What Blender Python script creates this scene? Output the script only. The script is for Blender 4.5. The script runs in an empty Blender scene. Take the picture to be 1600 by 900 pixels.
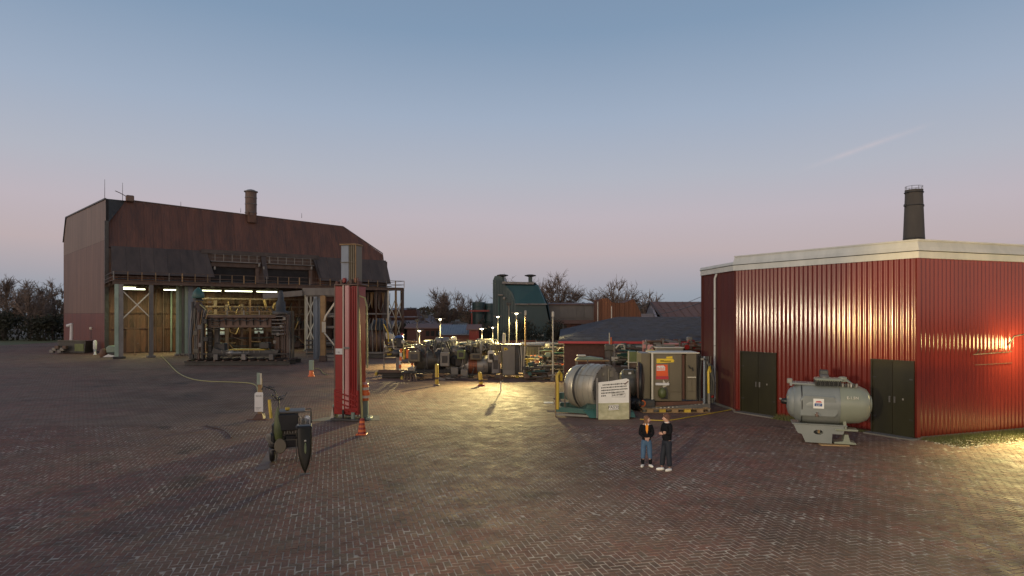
import bpy, bmesh, math, random
from mathutils import Vector, Matrix, Euler
random.seed(7)
R = math.radians
scn = bpy.context.scene
C = scn.collection
# ------------------------------------------------------------ camera
H, HZ, F = 4.93, 490.0, 1000.0
cam = bpy.data.cameras.new('camera'); co = bpy.data.objects.new('camera', cam); C.objects.link(co)
cam.sensor_width = 36; cam.lens = 36*F/1600; cam.shift_y = (HZ-450)/1600; cam.clip_start = .1; cam.clip_end = 6000
co.location = (0, 0, H); co.rotation_euler = (R(90), 0, 0); scn.camera = co
scn.view_settings.view_transform = 'Standard'; scn.view_settings.look = 'None'
scn.view_settings.exposure = 0.23; scn.view_settings.gamma = 1
scn.cycles.use_denoising = True
scn.cycles.sample_clamp_indirect = 4
scn.cycles.max_bounces = 5
# ------------------------------------------------------------ world: clear dusk sky, sun just set behind the camera
w = bpy.data.worlds.new('World'); scn.world = w; w.use_nodes = True
nt = w.node_tree; N = nt.nodes; L = nt.links; N.clear()
def lin(c):
    return tuple((x/255/12.92 if x/255 <= .04045 else ((x/255+.055)/1.055)**2.4) for x in c)
out = N.new('ShaderNodeOutputWorld'); bg = N.new('ShaderNodeBackground'); bg.inputs[1].default_value = 1.0
tc = N.new('ShaderNodeTexCoord'); sx = N.new('ShaderNodeSeparateXYZ'); L.new(tc.outputs['Generated'], sx.inputs[0])
asn = N.new('ShaderNodeMath'); asn.operation = 'ARCSINE'; L.new(sx.outputs[2], asn.inputs[0])
nz = N.new('ShaderNodeTexNoise'); nz.inputs['Scale'].default_value = 1.6; nz.inputs['Detail'].default_value = 3
L.new(tc.outputs['Generated'], nz.inputs[0])
pert = N.new('ShaderNodeMath'); pert.operation = 'MULTIPLY_ADD'; pert.inputs[1].default_value = .035; pert.inputs[2].default_value = -.0175
L.new(nz.outputs[0], pert.inputs[0])
sm = N.new('ShaderNodeMath'); sm.operation = 'ADD'; L.new(asn.outputs[0], sm.inputs[0]); L.new(pert.outputs[0], sm.inputs[1])
rmp = N.new('ShaderNodeMapRange'); rmp.inputs['From Min'].default_value = R(-5); rmp.inputs['From Max'].default_value = R(90)
L.new(sm.outputs[0], rmp.inputs[0])
cr = N.new('ShaderNodeValToRGB'); L.new(rmp.outputs[0], cr.inputs[0])
SKY = [(-5, (100,102,112)), (0, (130,139,150)), (1.6, (142,148,158)), (3.0, (157,153,160)), (5.4, (176,162,164)), (8.5, (177,168,175)), (12, (166,169,180)), (17, (149,162,181)), (24, (121,143,168)), (40, (94,114,142)), (90, (72,87,110))]
cr.color_ramp.elements[0].position = 0; cr.color_ramp.elements[0].color = (*lin(SKY[0][1]), 1)
cr.color_ramp.elements[1].position = 1; cr.color_ramp.elements[1].color = (*lin(SKY[-1][1]), 1)
for a, c in SKY[1:-1]:
    e = cr.color_ramp.elements.new((a+5)/95); e.color = (*lin(c), 1)
# warm afterglow low in the west, behind the camera
glow = N.new('ShaderNodeMath'); glow.operation = 'MULTIPLY_ADD'; glow.inputs[1].default_value = -.55; glow.inputs[2].default_value = .0
glow.use_clamp = True; L.new(sx.outputs[1], glow.inputs[0])
zz = N.new('ShaderNodeMapRange'); zz.inputs['From Min'].default_value = 0; zz.inputs['From Max'].default_value = .6; zz.inputs['To Min'].default_value = 1; zz.inputs['To Max'].default_value = 0
L.new(sx.outputs[2], zz.inputs[0])
gm = N.new('ShaderNodeMath'); gm.operation = 'MULTIPLY'; L.new(glow.outputs[0], gm.inputs[0]); L.new(zz.outputs[0], gm.inputs[1])
mxg = N.new('ShaderNodeMix'); mxg.data_type = 'RGBA'; mxg.blend_type = 'ADD'; L.new(gm.outputs[0], mxg.inputs['Factor'])
L.new(cr.outputs[0], mxg.inputs['A']); mxg.inputs['B'].default_value = (1.7, 1.15, .7, 1)
# thin old contrail, high up to the right
dv = Vector(((1448-800)/F, 1, (HZ-196)/F)).normalized(); dv2 = Vector(((1262-800)/F, 1, (HZ-262)/F)).normalized()
nrm = dv.cross(dv2).normalized(); mid = (dv+dv2).normalized()
def vdot(vec):
    d = N.new('ShaderNodeVectorMath'); d.operation = 'DOT_PRODUCT'; d.inputs[1].default_value = vec; L.new(tc.outputs['Generated'], d.inputs[0]); return d.outputs['Value']
def mth(op, a, b=None, clamp=False):
    m = N.new('ShaderNodeMath'); m.operation = op; m.use_clamp = clamp
    for i, v in enumerate((a, b)):
        if v is None: continue
        if isinstance(v, (int, float)): m.inputs[i].default_value = v
        else: L.new(v, m.inputs[i])
    return m.outputs[0]
across = mth('ABSOLUTE', vdot(nrm)); band = mth('SUBTRACT', 1, mth('DIVIDE', across, .006), True)
along = mth('SUBTRACT', 1, mth('DIVIDE', mth('ABSOLUTE', vdot(mid.cross(nrm))), .085), True)
nz2 = N.new('ShaderNodeTexNoise'); nz2.inputs['Scale'].default_value = 40; nz2.inputs['Detail'].default_value = 4; L.new(tc.outputs['Generated'], nz2.inputs[0])
ct = mth('MULTIPLY', mth('MULTIPLY', mth('POWER', band, 1.5), along), mth('MULTIPLY', nz2.outputs[0], 1.3))
mxc = N.new('ShaderNodeMix'); mxc.data_type = 'RGBA'; L.new(ct, mxc.inputs['Factor']); L.new(mxg.outputs['Result'], mxc.inputs['A']); mxc.inputs['B'].default_value = (*lin((186,178,184)), 1)
L.new(mxc.outputs['Result'], bg.inputs[0]); L.new(bg.outputs[0], out.inputs[0])
# ------------------------------------------------------------ last light: one weak broad sun lamp from the western afterglow
sl = bpy.data.lights.new('sun', 'SUN'); sl.energy = .62; sl.angle = R(60); sl.color = (1, .76, .55)
so = bpy.data.objects.new('sun', sl); C.objects.link(so)
so.rotation_euler = Vector((.80, .52, -.22)).to_track_quat('-Z', 'Y').to_euler()
LAMP = (1.0, .80, .33)

# ------------------------------------------------------------ helpers
def P(px, py, z=0):
    D = (H-z)*F/(py-HZ); return Vector(((px-800)*D/F, D, z))
def at(px, D, z=0): return Vector(((px-800)*D/F, D, z))
def Z(py, D): return H-(py-HZ)*D/F

class MB:
    def __init__(s): s.v = []; s.f = []; s.sm = []
    def add(s, vs, fs, smooth=False):
        b = len(s.v); s.v += [tuple(x) for x in vs]
        for f in fs: s.f.append(tuple(b+i for i in f)); s.sm.append(smooth)
        return s
    def box(s, c, d, rz=0, M=None):
        x, y, z = (k/2 for k in d)
        vs = [Vector((i*x, j*y, k*z)) for k in (-1, 1) for j in (-1, 1) for i in (-1, 1)]
        m = M if M is not None else Matrix.Rotation(rz, 3, 'Z')
        c = Vector(c)
        return s.add([m @ v + c for v in vs], [(0,2,3,1), (4,5,7,6), (0,1,5,4), (2,6,7,3), (0,4,6,2), (1,3,7,5)])
    def bb(s, x0, x1, y0, y1, z0, z1): return s.box(((x0+x1)/2, (y0+y1)/2, (z0+z1)/2), (x1-x0, y1-y0, z1-z0))
    def cbox(s, c, d, b=.02, rz=0):   # chamfered box
        x, y, z = (k/2 for k in d); m = Matrix.Rotation(rz, 3, 'Z'); c = Vector(c)
        b = min(b, x*.8, y*.8, z*.8); vs = []; idx = {}
        for k in (-1, 1):
            for j in (-1, 1):
                for i in (-1, 1):
                    for a in range(3):
                        q = [i*x, j*y, k*z]; 
                        for t in range(3):
                            if t != a: q[t] -= (i, j, k)[t]*b
                        idx[(i, j, k, a)] = len(vs); vs.append(m @ Vector(q) + c)
        fs = []
        for a in range(3):
            o = [t for t in range(3) if t != a]
            for sgn in (-1, 1):
                f = []
                for p, q in ((-1,-1), (1,-1), (1,1), (-1,1)):
                    k = [0,0,0]; k[a] = sgn; k[o[0]] = p; k[o[1]] = q; f.append(idx[(*k, a)])
                if (sgn == 1) == (a == 1): f.reverse()
                fs.append(tuple(f))
            for p in (-1, 1):
                for q in (-1, 1):
                    k0 = [0,0,0]; k1 = [0,0,0]; k0[a] = -1; k1[a] = 1
                    for k in (k0, k1): k[o[0]] = p; k[o[1]] = q
                    fs.append((idx[(*k0, o[0])], idx[(*k1, o[0])], idx[(*k1, o[1])], idx[(*k0, o[1])]))
        for i in (-1, 1):
            for j in (-1, 1):
                for k in (-1, 1): fs.append(tuple(idx[(i, j, k, a)] for a in range(3)))
        return s.add(vs, fs)
    def frame(s, p0, p1):
        d = (Vector(p1)-Vector(p0)); l = d.length; d.normalize()
        up = Vector((0,0,1)) if abs(d.z) < .95 else Vector((0,1,0))
        a = d.cross(up).normalized(); b = a.cross(d).normalized()
        return d, a, b, l
    def beam(s, p0, p1, w, h=None):
        h = w if h is None else h; d, a, b, l = s.frame(p0, p1); c = (Vector(p0)+Vector(p1))/2
        return s.box(c, (w, l, h), M=Matrix((a, d, b)).transposed())
    def ibeam(s, p0, p1, w, h, t=.02):
        d, a, b, l = s.frame(p0, p1); c = (Vector(p0)+Vector(p1))/2; M = Matrix((a, d, b)).transposed()
        s.box(c+b*(h/2-t/2), (w, l, t), M=M); s.box(c-b*(h/2-t/2), (w, l, t), M=M); return s.box(c, (t, l, h-2*t), M=M)
    def lathe(s, p0, ax, prof, n=16, smooth=True, caps=True, sq=1.0, ph=0):
        p0 = Vector(p0); d, a, b, l = s.frame(p0, p0+Vector(ax)); vs = []; fs = []
        for t, r in prof:
            for i in range(n):
                g = 2*math.pi*i/n+ph; vs.append(p0+d*t+a*(r*math.cos(g))+b*(r*sq*math.sin(g)))
        for j in range(len(prof)-1):
            for i in range(n):
                k = (i+1) % n; fs.append((j*n+i, (j+1)*n+i, (j+1)*n+k, j*n+k))
        s.add(vs, fs, smooth)
        if caps:
            s.add([vs[i] for i in range(n)], [tuple(range(n))]); s.add([vs[-n+i] for i in range(n)], [tuple(reversed(range(n)))])
        return s
    def cyl(s, p0, p1, r, r2=None, n=12, smooth=True):
        l = (Vector(p1)-Vector(p0)).length
        return s.lathe(p0, Vector(p1)-Vector(p0), [(0, r), (l, r if r2 is None else r2)], n, smooth)
    def torus(s, c, ax, R0, r, n=20, m=8):
        d, a, b, l = s.frame(c, Vector(c)+Vector(ax)); c = Vector(c); vs = []; fs = []
        for i in range(n):
            g = 2*math.pi*i/n; e = a*math.cos(g)+b*math.sin(g)
            for j in range(m):
                h = 2*math.pi*j/m; vs.append(c+e*(R0+r*math.cos(h))+d*(r*math.sin(h)))
        for i in range(n):
            for j in range(m): fs.append((i*m+j, ((i+1)%n)*m+j, ((i+1)%n)*m+(j+1)%m, i*m+(j+1)%m))
        return s.add(vs, fs, True)
    def tube(s, pts, r, n=6, r1=None):
        pts = [Vector(p) for p in pts]; vs = []; fs = []; m = len(pts); pa = None
        for i, p in enumerate(pts):
            d = (pts[min(i+1, m-1)]-pts[max(i-1, 0)]).normalized()
            if pa is None: a = d.cross(Vector((0,0,1)) if abs(d.z) < .9 else Vector((0,1,0))).normalized()
            else: a = (pa-d*pa.dot(d)).normalized()
            pa = a; b = d.cross(a); rr = r if r1 is None else r+(r1-r)*i/(m-1)
            for k in range(n):
                g = 2*math.pi*k/n; vs.append(p+a*(rr*math.cos(g))+b*(rr*math.sin(g)))
        for i in range(m-1):
            for k in range(n):
                q = (k+1) % n; fs.append((i*n+k, i*n+q, (i+1)*n+q, (i+1)*n+k))
        s.add(vs, fs, n > 4); s.add(vs[:n], [tuple(reversed(range(n)))]); s.add(vs[-n:], [tuple(range(n))]); return s
    def prism(s, poly, ext):   # closed polygon of 3D points, extruded by vector
        poly = [Vector(p) for p in poly]; n = len(poly); e = Vector(ext)
        return s.add(poly+[p+e for p in poly], [tuple(reversed(range(n))), tuple(range(n, 2*n))]+[(i, (i+1)%n, n+(i+1)%n, n+i) for i in range(n)])
    def sheet(s, p0, u, up, w, h0, h1, o, ribs=4, dep=.03, seg=4, th=.012, sharp=False, z0=0):
        """ribbed sheet: from p0 along u (width w), along up (height h0 left .. h1 right), ribs stand out along o"""
        p0, u, up, o = map(Vector, (p0, u, up, o)); n = ribs*seg; vs = []
        for i in range(n+1):
            t = i/n; ph = (i % seg)/seg
            dd = dep*((0,1,1,0)[i % 4] if sharp and seg == 4 else .5-.5*math.cos(2*math.pi*i/seg))
            h = h0+(h1-h0)*t
            vs += [p0+u*(w*t)+o*dd+up*z0, p0+u*(w*t)+o*dd+up*h]
        fs = [(2*i, 2*i+2, 2*i+3, 2*i+1) for i in range(n)]
        s.add(vs, fs, not sharp)
        return s
    def build(s, name, mat, parent=None, off=None, bevel=0):
        me = bpy.data.meshes.new(name)
        vs = s.v if off is None else [tuple(Vector(v)-off) for v in s.v]
        me.from_pydata(vs, [], s.f); me.polygons.foreach_set('use_smooth', s.sm); me.update()
        if mat: me.materials.append(mat)
        o = bpy.data.objects.new(name, me); C.objects.link(o)
        if parent is not None: o.parent = parent
        if bevel:
            b = o.modifiers.new('bevel', 'BEVEL'); b.width = bevel; b.segments = 1; b.limit_method = 'ANGLE'
        return o
def tag(o, label=None, cat=None, group=None, kind=None):
    for k, v in (('label', label), ('category', cat), ('group', group), ('kind', kind)):
        if v: o[k] = v
    return o
def thing(name, loc, label, cat, group=None, rz=0):
    o = bpy.data.objects.new(name, None); C.objects.link(o); o.location = loc; o.rotation_euler = (0, 0, rz)
    o.empty_display_size = .3
    return tag(o, label, cat, group)
def mdup(src, parent, loc=None, rz=None):
    c = src.copy(); C.objects.link(c); c.parent = parent
    if loc is not None: c.location = loc
    if rz is not None: c.rotation_euler = (0, 0, rz)
    return c
def copy_tree(root, loc, rz=None, label=None):
    r = root.copy(); C.objects.link(r); r.location = loc
    if rz is not None: r.rotation_euler = (0, 0, rz)
    if label: r['label'] = label
    def rec(a, b):
        for ch in [o for o in bpy.data.objects if o.parent == a]:
            c = ch.copy(); C.objects.link(c); c.parent = b; rec(ch, c)
    rec(root, r); return r
def text(name, s, size, mat, parent, loc, rot, depth=.002, align='CENTER'):
    cu = bpy.data.curves.new('t', 'FONT'); cu.body = s; cu.size = size; cu.extrude = depth; cu.align_x = align; cu.resolution_u = 2
    to = bpy.data.objects.new('t', cu); C.objects.link(to); bpy.context.view_layer.update()
    me = bpy.data.meshes.new_from_object(to); bpy.data.objects.remove(to); me.materials.clear(); me.materials.append(mat)
    o = bpy.data.objects.new(name, me); C.objects.link(o); o.parent = parent; o.location = loc; o.rotation_euler = rot
    return o
# ------------------------------------------------------------ materials
def newmat(name):
    m = bpy.data.materials.new(name); m.use_nodes = True; t = m.node_tree
    b = t.nodes['Principled BSDF']; return m, t, b
def wm(name, c1, c2=None, sc=1.2, rough=.6, metal=0., streak=1., rust=0., rc=(.13,.05,.022), bump=.15, var=.25, bsc=9, spec=.5, rrough=.85):
    m, t, b = newmat(name); n = t.nodes; l = t.links
    c2 = c2 or tuple(x*.6 for x in c1)
    g = n.new('ShaderNodeNewGeometry'); mp = n.new('ShaderNodeMapping'); mp.inputs['Scale'].default_value = (1, 1, 1/streak)
    l.new(g.outputs['Position'], mp.inputs[0])
    oi = n.new('ShaderNodeObjectInfo')
    a = n.new('ShaderNodeTexNoise'); a.inputs['Scale'].default_value = sc; a.inputs['Detail'].default_value = 7; a.inputs['Roughness'].default_value = .65; l.new(mp.outputs[0], a.inputs[0])
    r = n.new('ShaderNodeMapRange'); r.inputs['From Min'].default_value = .3; r.inputs['From Max'].default_value = .7; l.new(a.outputs[0], r.inputs[0])
    mx = n.new('ShaderNodeMix'); mx.data_type = 'RGBA'; l.new(r.outputs[0], mx.inputs['Factor']); mx.inputs['A'].default_value = (*c1, 1); mx.inputs['B'].default_value = (*c2, 1)
    col = mx.outputs['Result']; rg = None
    if rust:
        q = n.new('ShaderNodeTexNoise'); q.inputs['Scale'].default_value = sc*2.3; q.inputs['Detail'].default_value = 9; q.inputs['Roughness'].default_value = .7; l.new(mp.outputs[0], q.inputs[0])
        rr = n.new('ShaderNodeMapRange'); lo = .72-.4*rust; rr.inputs['From Min'].default_value = lo; rr.inputs['From Max'].default_value = lo+.12; l.new(q.outputs[0], rr.inputs[0])
        m2 = n.new('ShaderNodeMix'); m2.data_type = 'RGBA'; l.new(rr.outputs[0], m2.inputs['Factor']); l.new(col, m2.inputs['A']); m2.inputs['B'].default_value = (*rc, 1); col = m2.outputs['Result']
        rg = n.new('ShaderNodeMapRange'); rg.inputs['To Min'].default_value = rough; rg.inputs['To Max'].default_value = rrough; l.new(rr.outputs[0], rg.inputs[0])
    if var:
        hv = n.new('ShaderNodeHueSaturation'); v = n.new('ShaderNodeMapRange'); v.inputs['To Min'].default_value = 1-var; v.inputs['To Max'].default_value = 1+var; l.new(oi.outputs['Random'], v.inputs[0])
        l.new(v.outputs[0], hv.inputs['Value']); l.new(col, hv.inputs['Color']); col = hv.outputs[0]
    l.new(col, b.inputs['Base Color'])
    if rg: l.new(rg.outputs[0], b.inputs['Roughness'])
    else:
        rv = n.new('ShaderNodeMapRange'); rv.inputs['To Min'].default_value = max(.05, rough-.12); rv.inputs['To Max'].default_value = min(1, rough+.12); l.new(a.outputs[0], rv.inputs[0]); l.new(rv.outputs[0], b.inputs['Roughness'])
    b.inputs['Metallic'].default_value = metal; b.inputs['Specular IOR Level'].default_value = spec
    if bump:
        bn = n.new('ShaderNodeTexNoise'); bn.inputs['Scale'].default_value = bsc; bn.inputs['Detail'].default_value = 5; l.new(g.outputs['Position'], bn.inputs[0])
        bp = n.new('ShaderNodeBump'); bp.inputs['Strength'].default_value = bump; bp.inputs['Distance'].default_value = .03; l.new(bn.outputs[0], bp.inputs['Height']); l.new(bp.outputs[0], b.inputs['Normal'])
    return m
def emis(name, c, s):
    m, t, b = newmat(name); b.inputs['Base Color'].default_value = (.8,.8,.75,1); b.inputs['Emission Color'].default_value = (*c, 1); b.inputs['Emission Strength'].default_value = s; return m
M = {}
M['rustred'] = wm('rust_red_sheet', (.155,.062,.036), (.07,.034,.024), 1.3, .6, 0, 9, .3, (.20,.085,.045), .12, .16)
M['rustgray'] = wm('faded_brown_sheet', (.25,.17,.125), (.17,.115,.085), .6, .55, 0, 5, .1, (.17,.07,.045), .1, .08)
M['rustmid'] = wm('faded_maroon_sheet', (.21,.12,.085), (.14,.08,.056), .6, .55, 0, 5, .18, (.2,.07,.035), .1, .08)
M['rustlow'] = wm('red_painted_sheet', (.18,.05,.030), (.12,.036,.024), .6, .5, 0, 5, .2, (.14,.06,.03), .1, .08)
M['rustorange'] = wm('orange_rust_sheet', (.155,.066,.033), (.062,.036,.024), .9, .6, 0, 4, .5, (.06,.036,.024), .2, .42)
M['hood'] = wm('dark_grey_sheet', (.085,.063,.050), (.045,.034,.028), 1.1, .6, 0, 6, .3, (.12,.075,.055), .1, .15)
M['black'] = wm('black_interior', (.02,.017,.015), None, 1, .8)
M['steel'] = wm('old_grey_steel', (.22,.21,.19), (.13,.12,.11), 1.1, .5, .3, 3, .32, (.16,.085,.05), .15, .25)
M['dark'] = wm('dark_greasy_steel', (.07,.07,.065), (.04,.038,.035), 1.5, .45, .3, 1, .3, (.11,.06,.035), .2, .3)
M['brownsteel'] = wm('brown_steel', (.15,.10,.075), (.09,.06,.045), 1.2, .55, .2, 2, .4, (.17,.075,.035), .15, .25)
M['iron'] = wm('grey_green_machine_paint', (.13,.12,.09), (.07,.065,.05), 1.3, .42, .1, 1.5, .28, (.12,.07,.045), .15, .25)
M['palegreen'] = wm('pale_green_paint', (.30,.38,.29), (.2,.26,.2), 1.3, .5, 0, 2, .22)
M['green'] = wm('green_paint', (.03,.10,.08), (.025,.07,.06), 2, .4, 0, 2, .2)
M['olive'] = wm('olive_paint', (.16,.19,.06), (.10,.12,.045), 2, .42, 0, 1, .15)
M['tan'] = wm('tan_cabinet_paint', (.17,.14,.085), (.125,.105,.065), 1, .4, 0, 3, .14, (.14,.09,.055), .05, .12)
M['cabgrey'] = wm('grey_cabinet_paint', (.25,.23,.19), (.19,.175,.145), 1, .4, 0, 3, .1, (.14,.09,.055), .05, .1)
M['cream'] = wm('cream_paint', (.62,.58,.46), (.5,.46,.36), 2, .5, 0, 2, .1)
M['white'] = wm('white_paint', (.72,.71,.68), (.6,.59,.56), 2, .5, 0, 3, .08, (.3,.25,.2), .08, .06)
M['yellow'] = wm('yellow_paint', (.62,.44,.05), (.5,.34,.04), 3, .4, 0, 2, .22)
M['orange'] = wm('orange_plastic', (.75,.17,.03), (.6,.12,.03), 3, .4)
M['redp'] = wm('red_paint', (.30,.020,.016), (.21,.016,.014), 1.6, .28, 0, 5, .16, (.2,.05,.03), .05, .08)
M['pinkp'] = wm('pink_paint_and_highlight', (.62,.35,.33), (.5,.2,.18), 1.2, .3, 0, 9, .15, (.3,.06,.04), .05, .05)  # pink paint, also used as the painted highlight on the mast
M['bluegrey'] = wm('blue_grey_paint', (.23,.27,.31), (.17,.2,.23), 1, .45, 0, 4, .12)
M['blue'] = wm('blue_tarp', (.03,.10,.30), (.02,.06,.18), 2, .5)
M['teal'] = wm('teal_sheet', (.045,.078,.075), (.032,.058,.058), .4, .45, 0, 5, .12, (.06,.08,.07), .08, .1)
M['tealroof'] = wm('teal_roof', (.028,.08,.078), (.02,.06,.06), .5, .35, 0, 4, .08, (.1,.13,.12), .08, .1)
M['concrete'] = wm('concrete', (.20,.18,.155), (.13,.12,.105), .8, .85, 0, 2, .25, (.12,.11,.09), .3, .1)
M['brick'] = wm('brick_red', (.15,.065,.045), (.10,.045,.034), 6, .8, 0, 1, .2, (.1,.06,.05), .3, .3)
M['wood'] = wm('raw_timber', (.34,.22,.10), (.24,.15,.07), 2, .7, 0, 1, .2, (.12,.08,.05), .2, .25)
M['rubber'] = wm('black_rubber', (.018,.018,.018), None, 3, .4)
M['gloss'] = wm('glossy_dark_green', (.010,.011,.005), (.014,.012,.006), 2, .3, 0, 1, 0, (0,0,0), 0, 0, 9, .25)
M['stain'] = wm('stainless_shell', (.46,.43,.34), (.36,.33,.26), .9, .33, .35, 1.5, .1, (.25,.2,.13), .1, .05)
M['stain2'] = wm('dull_end_plate', (.36,.34,.29), (.26,.245,.21), 1.4, .42, .4, 1.5, .18, (.18,.13,.08), .15, .05)
M['transf'] = wm('grey_boiler_paint', (.235,.25,.235), (.19,.205,.19), 1.2, .30, 0, 1.6, .1, (.14,.12,.09), .06, .03)
M['transg'] = wm('grey_green_barrel_paint', (.26,.28,.21), (.22,.235,.18), 1.2, .28, 0, 1.5, .08, (.14,.12,.09), .06, .03)
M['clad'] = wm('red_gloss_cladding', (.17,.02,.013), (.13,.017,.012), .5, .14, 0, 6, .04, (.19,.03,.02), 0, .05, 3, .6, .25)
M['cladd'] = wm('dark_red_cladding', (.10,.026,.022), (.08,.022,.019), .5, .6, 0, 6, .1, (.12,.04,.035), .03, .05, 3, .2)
M['fascia'] = wm('weathered_white_fascia', (.60,.60,.56), (.46,.47,.44), 1.5, .55, 0, 3, .16, (.28,.28,.25), .1, .05)
M['door'] = wm('dark_olive_door', (.034,.031,.013), (.022,.02,.01), 1.2, .35, 0, 3, .15, (.03,.026,.016), .06, .1)
M['slate'] = wm('slate', (.11,.112,.13), (.07,.073,.088), 2, .8, 0, 1, .15, (.14,.14,.15), .3, .15)
M['brownroof'] = wm('brown_roof', (.19,.115,.095), (.15,.09,.075), 1, .7, 0, 2, .15, (.12,.07,.06), .2, .1)
M['whiteroof'] = wm('pale_frosted_roof', (.42,.38,.39), (.30,.27,.28), 1, .7, 0, 2, .3, (.19,.13,.12), .2, .1)
M['rusthill'] = wm('rusted_corrugated', (.20,.075,.03), (.13,.055,.025), .8, .75, 0, 4, .3, (.08,.045,.03), .3, .25)
M['stack'] = wm('concrete_chimney', (.115,.10,.08), (.085,.075,.062), 1, .8, 0, 3, .2, (.06,.052,.045), .2, .05)
M['bark'] = wm('bark', (.085,.065,.05), (.06,.045,.035), 5, .9)
M['twig'] = wm('twigs', (.24,.17,.125), (.16,.115,.085), 2, .9, 0, 1, 0, (0,0,0), 0, .15)
M['leafd'] = wm('dark_foliage', (.045,.042,.022), (.03,.034,.016), 1, .8, 0, 1, .2, (.08,.05,.02), 0, .15)
M['grass'] = wm('dry_grass', (.10,.12,.03), (.14,.12,.05), 1.2, .8, 0, 1, .2, (.12,.08,.03), 0, .15)
M['earth'] = wm('earth', (.10,.085,.06), (.07,.06,.045), .1, .9, 0, 1, .2, (.06,.065,.03), .2, 0)
M['lamp'] = emis('lit_lamp_glass', (1, .9, .55), 14)
M['tubel'] = emis('lit_fluorescent_tube', (.95, 1, .62), 5)
M['pane'] = emis('lit_window_pane', (.55, .72, .68), .12)
M['skin'] = wm('skin', (.50,.29,.21), (.46,.26,.19), 8, .5, 0, 1, 0, (0,0,0), 0, 0)
M['hairw'] = wm('light_brown_hair', (.17,.075,.032), (.11,.048,.022), 14, .5, 0, 3, 0, (0,0,0), .3, 0, 40)
M['hairm'] = wm('auburn_hair', (.12,.045,.022), (.07,.028,.015), 14, .5, 0, 3, 0, (0,0,0), .3, 0, 40)
M['blackcloth'] = wm('black_cloth', (.007,.007,.009), (.011,.011,.013), 6, .9, 0, 1, 0, (0,0,0), .3, 0, 20, .1)
M['navy'] = wm('navy_trousers', (.007,.010,.020), (.006,.008,.014), 6, .8, 0, 1, 0, (0,0,0), .3, 0, 20)
M['denim'] = wm('blue_denim', (.05,.105,.19), (.035,.075,.14), 6, .8, 0, 1, 0, (0,0,0), .3, 0, 20)
M['shirt'] = wm('orange_shirt', (.75,.27,.02), (.65,.22,.02), 6, .8, 0, 1, 0, (0,0,0), .2, 0, 20)
M['shoe'] = wm('white_shoe', (.75,.73,.7), (.62,.6,.57), 8, .6, 0, 1, 0, (0,0,0), .1, 0)
M['paper'] = wm('white_notice', (.78,.76,.70), (.7,.68,.62), 3, .6, 0, 1, .05, (.5,.48,.4), .03, .02)
M['pouch'] = wm('creased_plastic_pouch', (.55,.52,.34), (.36,.35,.22), 3.5, .15, 0, .6, .25, (.7,.68,.5), .8, 0, 5)
M['ink'] = wm('dark_ink', (.03,.025,.02), None, 2, .7, 0, 1, 0, (0,0,0), 0, 0)
M['label'] = wm('orange_red_label', (.80,.11,.02), (.7,.09,.02), 2, .4, 0, 1, 0, (0,0,0), 0, 0)
M['labely'] = wm('yellow_label', (.80,.58,.03), (.74,.5,.03), 2, .4, 0, 1, 0, (0,0,0), 0, 0)
M['labelr'] = wm('crimson_label', (.5,.03,.04), (.45,.03,.04), 2, .4, 0, 1, 0, (0,0,0), 0, 0)
M['hose'] = wm('yellow_hose', (.36,.34,.14), (.3,.28,.12), 2, .5)
M['copper'] = wm('copper_winding', (.42,.15,.07), (.3,.1,.05), 3, .4, .5)

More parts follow.
